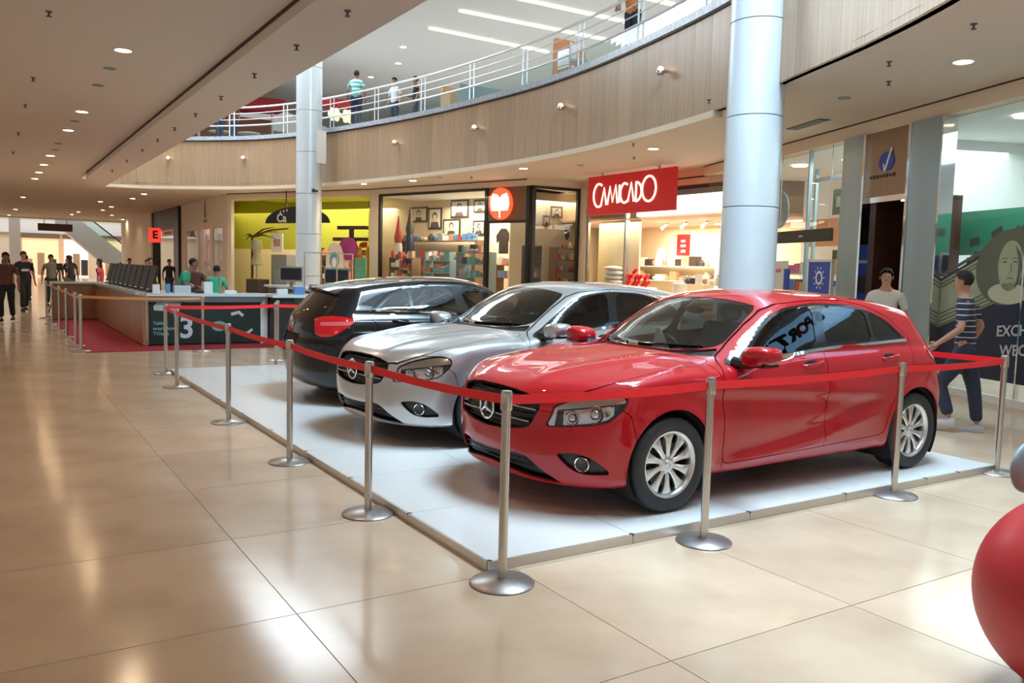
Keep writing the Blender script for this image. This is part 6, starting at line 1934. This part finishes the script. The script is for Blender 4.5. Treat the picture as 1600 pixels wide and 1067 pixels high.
for k, x in enumerate((3.0, 4.2, 5.6, 6.6)):
    tb = empty('cafe_table', (x, 29.9 - k * .35 + .9, 5.88), 0, ['leftmost', 'second', 'third', 'rightmost'][k] + ' pale table behind the railing left of the far column', 'table')
    MB().lathe([(.42, .72), (.42, .75)], 20).build('top', 'pale_goods', tb)
    MB().lathe([(.25, 0), (.25, .02), (.03, .04), (.03, .72)], 16).build('stand', 'steel', tb)

# =================================================================== red pod at the right edge
pod = MB()
R_ = .405
prof = [(.001, 0.0)] + [(R_ * math.sin(PI * i / 30), R_ - R_ * math.cos(PI * i / 30)) for i in range(3, 30)] + [(.001, 2 * R_)]
prof[0] = (.14, 0.010)
mat('gloss_red', (0.42, 0.008, 0.012), 0.55, coat=0.25, coat_rough=0.3)
t = tag(pod.lathe(prof, 64).build('red_pod', 'gloss_red', None, smooth=60), 'large glossy red ball cut off by the lower right picture edge', 'ball')
t.location = (1.345, -2.26, 0.0)
pd = empty('grey_paddle', (1.66, -1.9, 0), 0, 'grey rounded paddle on a stand at the right picture edge above the red ball', 'stand')
MB().lathe([(.14, 0), (.14, .012), (.02, .02)], 24).build('base', 'steel_base', pd)
MB().tube([(0, 0, .015), (0, 0, .80)], .014, 10).build('pole', 'steel', pd)
MB().ball((-.10, 0, .82), (.155, .03, .115), 24, 12).build('paddle_head', 'slate', pd, smooth=60)
# =================================================================== people
def stripe_mat(name, c1, c2, period, frac):
    m = mat(name, c1, 0.85)
    nt = m.node_tree
    b = nt.nodes['Principled BSDF']
    tc = nt.nodes.new('ShaderNodeTexCoord')
    sp = nt.nodes.new('ShaderNodeSeparateXYZ')
    dv = nt.nodes.new('ShaderNodeMath'); dv.operation = 'DIVIDE'; dv.inputs[1].default_value = period
    fr = nt.nodes.new('ShaderNodeMath'); fr.operation = 'FRACT'
    lt = nt.nodes.new('ShaderNodeMath'); lt.operation = 'LESS_THAN'; lt.inputs[1].default_value = frac
    mx = nt.nodes.new('ShaderNodeMix'); mx.data_type = 'RGBA'
    mx.inputs[6].default_value = (*c1, 1); mx.inputs[7].default_value = (*c2, 1)
    nt.links.new(tc.outputs['Object'], sp.inputs[0]); nt.links.new(sp.outputs['Z'], dv.inputs[0])
    nt.links.new(dv.outputs[0], fr.inputs[0]); nt.links.new(fr.outputs[0], lt.inputs[0])
    nt.links.new(lt.outputs[0], mx.inputs[0]); nt.links.new(mx.outputs[2], b.inputs['Base Color'])
    return m
stripe_mat('cloth_navy_stripe', (0.022, 0.022, 0.045), (0.42, 0.42, 0.46), 0.062, 0.20)
stripe_mat('cloth_green_stripe', (0.10, 0.42, 0.40), (0.66, 0.80, 0.78), 0.13, 0.45)
for n_, c_ in dict(cloth_pale=(0.55, 0.54, 0.50), cloth_denim=(0.020, 0.028, 0.055), cloth_black=(0.010, 0.010, 0.012), cloth_darkblue=(0.012, 0.014, 0.03), cloth_khaki=(0.16, 0.14, 0.10),
                   cloth_yellow=(0.50, 0.33, 0.05), cloth_red=(0.42, 0.03, 0.05), cloth_brown=(0.12, 0.05, 0.035), cloth_white=(0.62, 0.64, 0.66), cloth_orange=(0.75, 0.25, 0.06), hair=(0.012, 0.008, 0.006), shoe_grey=(0.42, 0.41, 0.40), shoe_black=(0.015, 0.014, 0.014), eye=(0.015, 0.01, 0.008), lip=(0.25, 0.09, 0.07), cloth_teal=(0.04, 0.34, 0.30)).items():
    mat(n_, c_, 0.8)

def skin(nodes, edges, sub=2, root=0):
    me = bpy.data.meshes.new('skin')
    me.from_pydata([n[:3] for n in nodes], edges, [])
    o = bpy.data.objects.new('skin', me)
    COL.objects.link(o)
    md = o.modifiers.new('s', 'SKIN')
    md.use_smooth_shade = True
    for i, sv in enumerate(me.skin_vertices[0].data):
        sv.radius = (nodes[i][3], nodes[i][3])
        sv.use_root = i == root
    if sub:
        sd = o.modifiers.new('d', 'SUBSURF'); sd.levels = sub; sd.render_levels = sub
    dg = bpy.context.evaluated_depsgraph_get()
    dg.update()
    ev = bpy.data.meshes.new_from_object(o.evaluated_get(dg))
    bpy.data.objects.remove(o)
    V = np.array([v.co[:] for v in ev.vertices])
    F = [tuple(p.vertices) for p in ev.polygons]
    bpy.data.meshes.remove(ev)
    return V, F

def flat_torso(V, zlo=.84, zhi=1.46):
    t = np.clip((V[:, 2] - zlo) / .08, 0, 1) * np.clip((zhi - V[:, 2]) / .06, 0, 1) * np.clip((.24 - np.abs(V[:, 1])) / .05, 0, 1)
    V[:, 0] *= 1 - .16 * t
    V[:, 1] *= 1 + .20 * t
    return V

def to_obj(name, V, F, m, parent):
    me = bpy.data.meshes.new(name)
    me.from_pydata(V.tolist() if hasattr(V, 'tolist') else V, [], F)
    me.materials.append(MATS[m])
    me.polygons.foreach_set('use_smooth', [True] * len(me.polygons))
    me.update()
    o = bpy.data.objects.new(name, me)
    COL.objects.link(o)
    o.parent = parent
    return o

def person(loc, rz, height, label, skin_m='skin_a', top='cloth_black', legs='cloth_denim', shoe='shoe_black', pose=None, near=False, lean=0.0, long_sleeve=False, group=None, head_turn=0.0, hair_m='hair', long_hair=False, sub=None):
    s = height / 1.77
    P = dict(rk=(.02, -.10, .50), ra=(-.03, -.11, .085), lk=(.02, .10, .50), la=(-.03, .11, .085),
             re=(-.03, -.27, 1.14), rw=(.05, -.28, .90), le=(-.03, .27, 1.14), lw=(.05, .28, .90))
    P.update(pose or {})
    root = empty('person', loc, rz, label, 'person', group)
    root.scale = (s, s, s)
    sub = (2 if near else 1) if sub is None else sub
    lx = lambda z: lean * (z - .95)          # forward lean of the trunk
    T = [(0, 0, .95, .125), (lx(1.1), 0, 1.10, .120), (lx(1.3), 0, 1.30, .132), (lx(1.45), 0, 1.45, .075), (lx(1.53) + .012, 0, 1.53, .052),
         (lx(1.6) + .028, 0, 1.60, .080), (lx(1.67) + .030, 0, 1.675, .092), (lx(1.73) + .018, 0, 1.735, .060)]
    E = [(i, i + 1) for i in range(7)]
    def limb(nodes, edges, start, pts):
        prev = start
        for p in pts:
            nodes.append(p); edges.append((prev, len(nodes) - 1)); prev = len(nodes) - 1
    nodes, edges = list(T), list(E)
    sh = lambda sg: (lx(1.41), sg * .165, 1.41)
    for sg, e, w_ in ((-1, P['re'], P['rw']), (1, P['le'], P['lw'])):
        e2, w2 = Vector(e), Vector(w_)
        h2 = w2 + (w2 - e2).normalized() * .075
        limb(nodes, edges, 2 if False else 3, [(*sh(sg), .062), (*((Vector(sh(sg)) + e2) / 2), .050), (*e, .041), (*((e2 + w2) / 2), .038), (*w_, .027), (*h2, .030)])
    for sg, k, a in ((-1, P['rk'], P['ra']), (1, P['lk'], P['la'])):
        kk, aa = Vector(k), Vector(a)
        hip = Vector((0, sg * .09, .90))
        limb(nodes, edges, 0, [(*hip, .092), (*((hip + kk) / 2), .082), (*k, .058), (*((kk * .6 + aa * .4)), .056), (*a, .036)])
    V, F = skin(nodes, edges, sub)
    V = flat_torso(V)
    # keep the trunk inside the clothes
    tk = np.clip((V[:, 2] - .80) / .05, 0, 1) * np.clip((1.485 - V[:, 2]) / .05, 0, 1) * np.clip((.235 - np.abs(V[:, 1])) / .04, 0, 1)
    cxl = lean * (V[:, 2] - .95)
    V[:, 0] = cxl + (V[:, 0] - cxl) * (1 - .20 * tk)
    V[:, 1] *= 1 - .10 * tk
    # face: nose, brow and chin pulled out of the head
    hx = lx(1.65) + .03
    hm = (V[:, 2] > 1.55) & (np.abs(V[:, 1]) < .12)
    V[hm, 1] *= .84
    fr = hm & (V[:, 0] > hx)
    V[fr, 0] += .026 * np.exp(-(V[fr, 1] / .016) ** 2 - ((V[fr, 2] - 1.655) / .022) ** 2) + .012 * np.exp(-(V[fr, 1] / .03) ** 2 - ((V[fr, 2] - 1.585) / .02) ** 2)
    body = MB()
    body.v = [tuple(q) for q in V]; body.f = list(F)
    for sg, e, w_ in ((-1, P['re'], P['rw']), (1, P['le'], P['lw'])):
        e2, w2 = Vector(e), Vector(w_)
        d = (w2 - e2).normalized()
        base = w2 + d * .07
        side_ = Vector((1, 0, 0)) - d * d.x
        side_ = side_.normalized() if side_.length > .1 else Vector((0, 0, 1))
        nrm = d.cross(side_) * (1 if sg > 0 else -1)      # curl towards the body
        for q, ln_ in zip((-.028, -.009, .010, .028), (.058, .072, .076, .066)):
            a0 = base + side_ * q
            body.tube([a0 - d * .02, a0 + d * ln_ * .5, a0 + d * ln_ * .85 - nrm * ln_ * .25, a0 + d * ln_ * 1.05 - nrm * ln_ * .55], [.0095, .009, .0085, .006], 6)
        a0 = w2 + d * .03 + side_ * .022
        body.tube([a0 - side_ * .01, a0 + side_ * .022 + d * .02, a0 + side_ * .030 + d * .05 - nrm * .01], [.011, .010, .007], 6)
    to_obj('body', [list(q) for q in body.v], body.f, skin_m, root)
    # shirt
    tn = [(0, 0, .84, .150), (lx(1.1), 0, 1.10, .138), (lx(1.3), 0, 1.30, .146), (lx(1.44), 0, 1.435, .108), (lx(1.49), 0, 1.50, .070)]
    te = [(0, 1), (1, 2), (2, 3), (3, 4)]
    for sg, e, w_ in ((-1, P['re'], P['rw']), (1, P['le'], P['lw'])):
        e2, w2 = Vector(e), Vector(w_)
        S_ = Vector(sh(sg))
        pts = [(*S_, .084), (*(S_ * .45 + e2 * .55), .068)]
        if long_sleeve:
            pts += [(*e, .054), (*(e2 * .15 + w2 * .85), .042)]
        else:
            pts += [(*(S_ * .2 + e2 * .8), .064)]
        limb(tn, te, 3, pts)
    V2, F2 = skin(tn, te, sub)
    to_obj('shirt', flat_torso(V2, .78), F2, top, root)
    # trousers
    pn, pe_ = [(0, 0, .955, .140), (0, 0, 1.05, .128)], [(0, 1)]
    for sg, k, a in ((-1, P['rk'], P['ra']), (1, P['lk'], P['la'])):
        kk, aa = Vector(k), Vector(a)
        hip = Vector((0, sg * .09, .88))
        limb(pn, pe_, 0, [(*hip, .112), (*((hip + kk) / 2), .100), (*k, .080), (*(kk * .5 + aa * .5), .073), (*(kk * .06 + aa * .94), .066)])
    V3, F3 = skin(pn, pe_, sub)
    to_obj('trousers', flat_torso(V3), F3, legs, root)
    for sg, a in ((-1, P['ra']), (1, P['la'])):
        m = MB()
        ax, ay, az = a
        z0 = az - .085
        rows = []
        for x, w_, h_ in ((-.075, .028, .05), (-.05, .038, .085), (0, .042, .09), (.06, .046, .062), (.12, .046, .045), (.165, .034, .034), (.185, .012, .022)):
            rows.append([(ax + x, ay + w_ * c, z0 + (h_ if t > 0 else .004) * (1 if abs(c) < .9 else .5)) for c, t in ((-1, 0), (-1, 1), (-.5, 1), (.5, 1), (1, 1), (1, 0))])
        m.add([q for r in rows for q in r], [(k * 6 + i, k * 6 + (i + 1) % 6, (k + 1) * 6 + (i + 1) % 6, (k + 1) * 6 + i) for k in range(6) for i in range(6)] + [tuple(range(6))[::-1], tuple(range(36, 42))])
        m.build('shoe', shoe, root, smooth=60)
    # hair cap
    hr = MB().ball((hx - .012, 0, 1.70), (.103, .088, .098), 18, 12)
    keep = []
    hr.v = [(x, y, z) for x, y, z in hr.v]
    for f in hr.f:
        c = np.mean([hr.v[i] for i in f], 0)
        if c[2] > 1.700 + max(0, (c[0] - hx)) * .55 or c[0] < hx - .035 and c[2] > 1.60:
            keep.append(f)
    hr.f = keep
    if long_hair:
        hr.ball((hx - .06, 0, 1.52), (.05, .10, .17), 12, 8)
    hr.build('hair', hair_m, root, smooth=70)
    ey = MB()
    for sg in (-1, 1):
        e = MB().ball((hx + .080, sg * .030, 1.672), (.008, .011, .007), 8, 6)
        e.build('eye', 'eye', root, smooth=80)
        MB().ball((hx - .005, sg * .082, 1.655), (.018, .009, .028), 8, 6).build('ear', skin_m, root, smooth=80)
    MB().ball((hx + .080, 0, 1.615), (.008, .022, .006), 10, 6).build('mouth', 'lip', root, smooth=80)
    return root

WALK = dict(rk=(.24, -.10, .54), ra=(.16, -.10, .10), lk=(-.02, .10, .50), la=(-.20, .10, .12))
# man in the striped polo, walking away along the exchange office (heading -x, +y)
person((6.57, 1.2, 0), math.radians(113), 1.70, 'man walking away in a navy polo with thin white stripes and dark jeans', 'skin_a', 'cloth_navy_stripe', 'cloth_denim', 'shoe_grey',
       dict(rk=(-.10, -.10, .50), ra=(-.16, -.10, .085), lk=(.22, .09, .52), la=(.10, .09, .16), le=(.02, .30, 1.16), lw=(.22, .30, 1.00), re=(-.12, -.27, 1.18), rw=(-.02, -.33, .98)), near=True, lean=.06)
# man behind the red car looking at the camera side
person((8.2, 3.25, 0), math.radians(212), 1.74, 'man in a pale grey shirt standing behind the red car', 'skin_a', 'cloth_pale', 'cloth_denim', 'shoe_black', None, near=True)
bp = MB().ball((0, 0, 0), (.13, .19, .25), 16, 10)
o = tag(bp.build('backpack', 'cloth_black', None, smooth=60), 'black backpack on the man in the pale grey shirt', 'bag')
o.location = (8.50, 3.38, 1.18)
o.rotation_euler = (0, 0, math.radians(212))
# upper gallery
UZ = 5.885
person((7.65, 21.3, UZ), math.radians(60), 1.72, 'man in a green and white striped shirt at the upper railing', 'skin_b', 'cloth_green_stripe', 'cloth_denim', 'shoe_black', None, near=True, sub=1)
person((8.9, 21.2, UZ), math.radians(200), 1.66, 'person in a pale blue top on the upper gallery right of the striped man', 'skin_a', 'cloth_white', 'cloth_denim', 'shoe_black')
person((9.35, 20.6, UZ), math.radians(160), 1.66, 'person in dark clothes farther right on the upper gallery', 'skin_b', 'cloth_black', 'cloth_denim', 'shoe_black', dict(re=(.08, -.24, 1.16), rw=(.28, -.18, 1.15)))
person((8.85, 9.6, UZ), math.radians(195), 1.66, 'person in an orange top leaning over the upper railing near the big column', 'skin_a', 'cloth_orange', 'cloth_denim', 'shoe_black', dict(re=(.15, -.24, 1.15), rw=(.30, -.18, 1.02), le=(.15, .24, 1.15), lw=(.30, .18, 1.02)), lean=.3)
for x, y, t_, lb in ((5.6, 28.0, 'cloth_brown', 'person in brown left of the far column on the upper gallery'), (5.0, 27.6, 'cloth_white', 'person in white left of the person in brown on the upper gallery'), (4.1, 28.4, 'cloth_orange', 'person in orange at the left end of the upper gallery')):
    person((x, y, UZ), 2.2, 1.66, lb, 'skin_b', t_, 'cloth_denim')
# left hall
person((-1.26, 24.8, 0), math.radians(-75), 1.76, 'man in a dark blue print shirt walking at the left of the hall', 'skin_a', 'cloth_darkblue', 'cloth_black', 'shoe_black', WALK)
o = MB().prism([(-.10, 0), (.10, 0), (.10, .07), (-.10, .07)], ((0, 0, 0), (1, 0, 0), (0, 0, 1)), .004).build('shirt_print', 'cloth_white')
pr_ = [q for q in COL.objects if q.name.startswith('person') and q.get('label', '').startswith('man in a dark blue')][0]
o.parent = pr_
o.location = (.147, 0, 1.20); o.rotation_euler = (0, 0, PI / 2)
person((-1.78, 20.4, 0), math.radians(-100), 1.70, 'person in a brown top and black trousers cut off by the left picture edge', 'skin_b', 'cloth_brown', 'cloth_black', 'shoe_black', WALK, long_hair=True)
person((0.05, 26.2, 0), math.radians(150), 1.68, 'person with long black hair standing at the far kiosk counter', 'skin_b', 'cloth_black', 'cloth_brown', 'shoe_black', dict(re=(.12, -.24, 1.20), rw=(.30, -.14, 1.30)), long_hair=True)
person((0.75, 24.6, 0), math.radians(160), 1.60, 'woman in a red top beside the end of the kiosk', 'skin_a', 'cloth_red', 'cloth_denim', 'shoe_black', long_hair=True)
person((-0.35, 28.2, 0), math.radians(-90), 1.70, 'person in khaki far down the hall', 'skin_b', 'cloth_khaki', 'cloth_black')
person((-0.9, 33.0, 0), math.radians(100), 1.68, 'person in dark red far down the hall', 'skin_b', 'cloth_red', 'cloth_black')
person((0.7, 34.5, 0), math.radians(80), 1.70, 'person in brown far down the hall beside the kiosk end', 'skin_b', 'cloth_brown', 'cloth_black')
person((2.45, 26.5, 0), math.radians(-60), 1.68, 'person in a mustard yellow top behind the kiosk', 'skin_b', 'cloth_yellow', 'cloth_black', long_sleeve=True)
person((2.75, 29.0, 0), math.radians(-100), 1.62, 'person in a teal top behind the monitors', 'skin_a', 'cloth_teal', 'cloth_denim')
person((4.2, 33.0, 0), math.radians(-80), 1.66, 'person in black before the pink shop windows', 'skin_b', 'cloth_black', 'cloth_denim')
person((3.1, 36.0, 0), math.radians(-80), 1.66, 'person in white far behind the kiosk', 'skin_b', 'cloth_white', 'cloth_denim')
# kiosk staff, leaning over the counters
person((1.42, 16.0, 0), math.radians(-20), 1.66, 'kiosk worker in a bright green shirt standing turned to the right', 'skin_b', 'shirt_green', 'cloth_black', 'shoe_black', dict(re=(.16, -.26, 1.18), rw=(.36, -.18, 1.12), le=(.16, .26, 1.18), lw=(.36, .18, 1.12)), lean=.45)
person((1.98, 15.0, 0), math.radians(70), 1.52, 'kiosk worker in a bright green shirt seen from behind bending forward', 'skin_b', 'shirt_green', 'cloth_black', 'shoe_black', dict(re=(.16, -.26, 1.18), rw=(.34, -.18, 1.05), le=(.16, .26, 1.18), lw=(.34, .18, 1.05)), lean=.5)
person((2.1, 17.6, 0), math.radians(-120), 1.62, 'customer in brown between the two green kiosk workers', 'skin_b', 'cloth_brown', 'cloth_denim', long_sleeve=True)
# easel-like black tripod in the hall
tp = empty('camera_tripod', (-0.35, 24.4, 0), 0, 'black tripod with a camera standing in the hall before the kiosk end', 'tripod')
for k in range(3):
    a = 2 * PI * k / 3 + .3
    MB().tube([(.05 * math.cos(a), .05 * math.sin(a), 1.25), (.38 * math.cos(a), .38 * math.sin(a), .0)], .02, 6).build('leg', 'screen_black', tp)
MB().box((-.08, -.06, 1.25), (.08, .06, 1.45)).build('camera_body', 'screen_black', tp)
MB().tube([(0, -.06, 1.36), (0, -.2, 1.36)], .045, 10).build('lens', 'screen_black', tp)
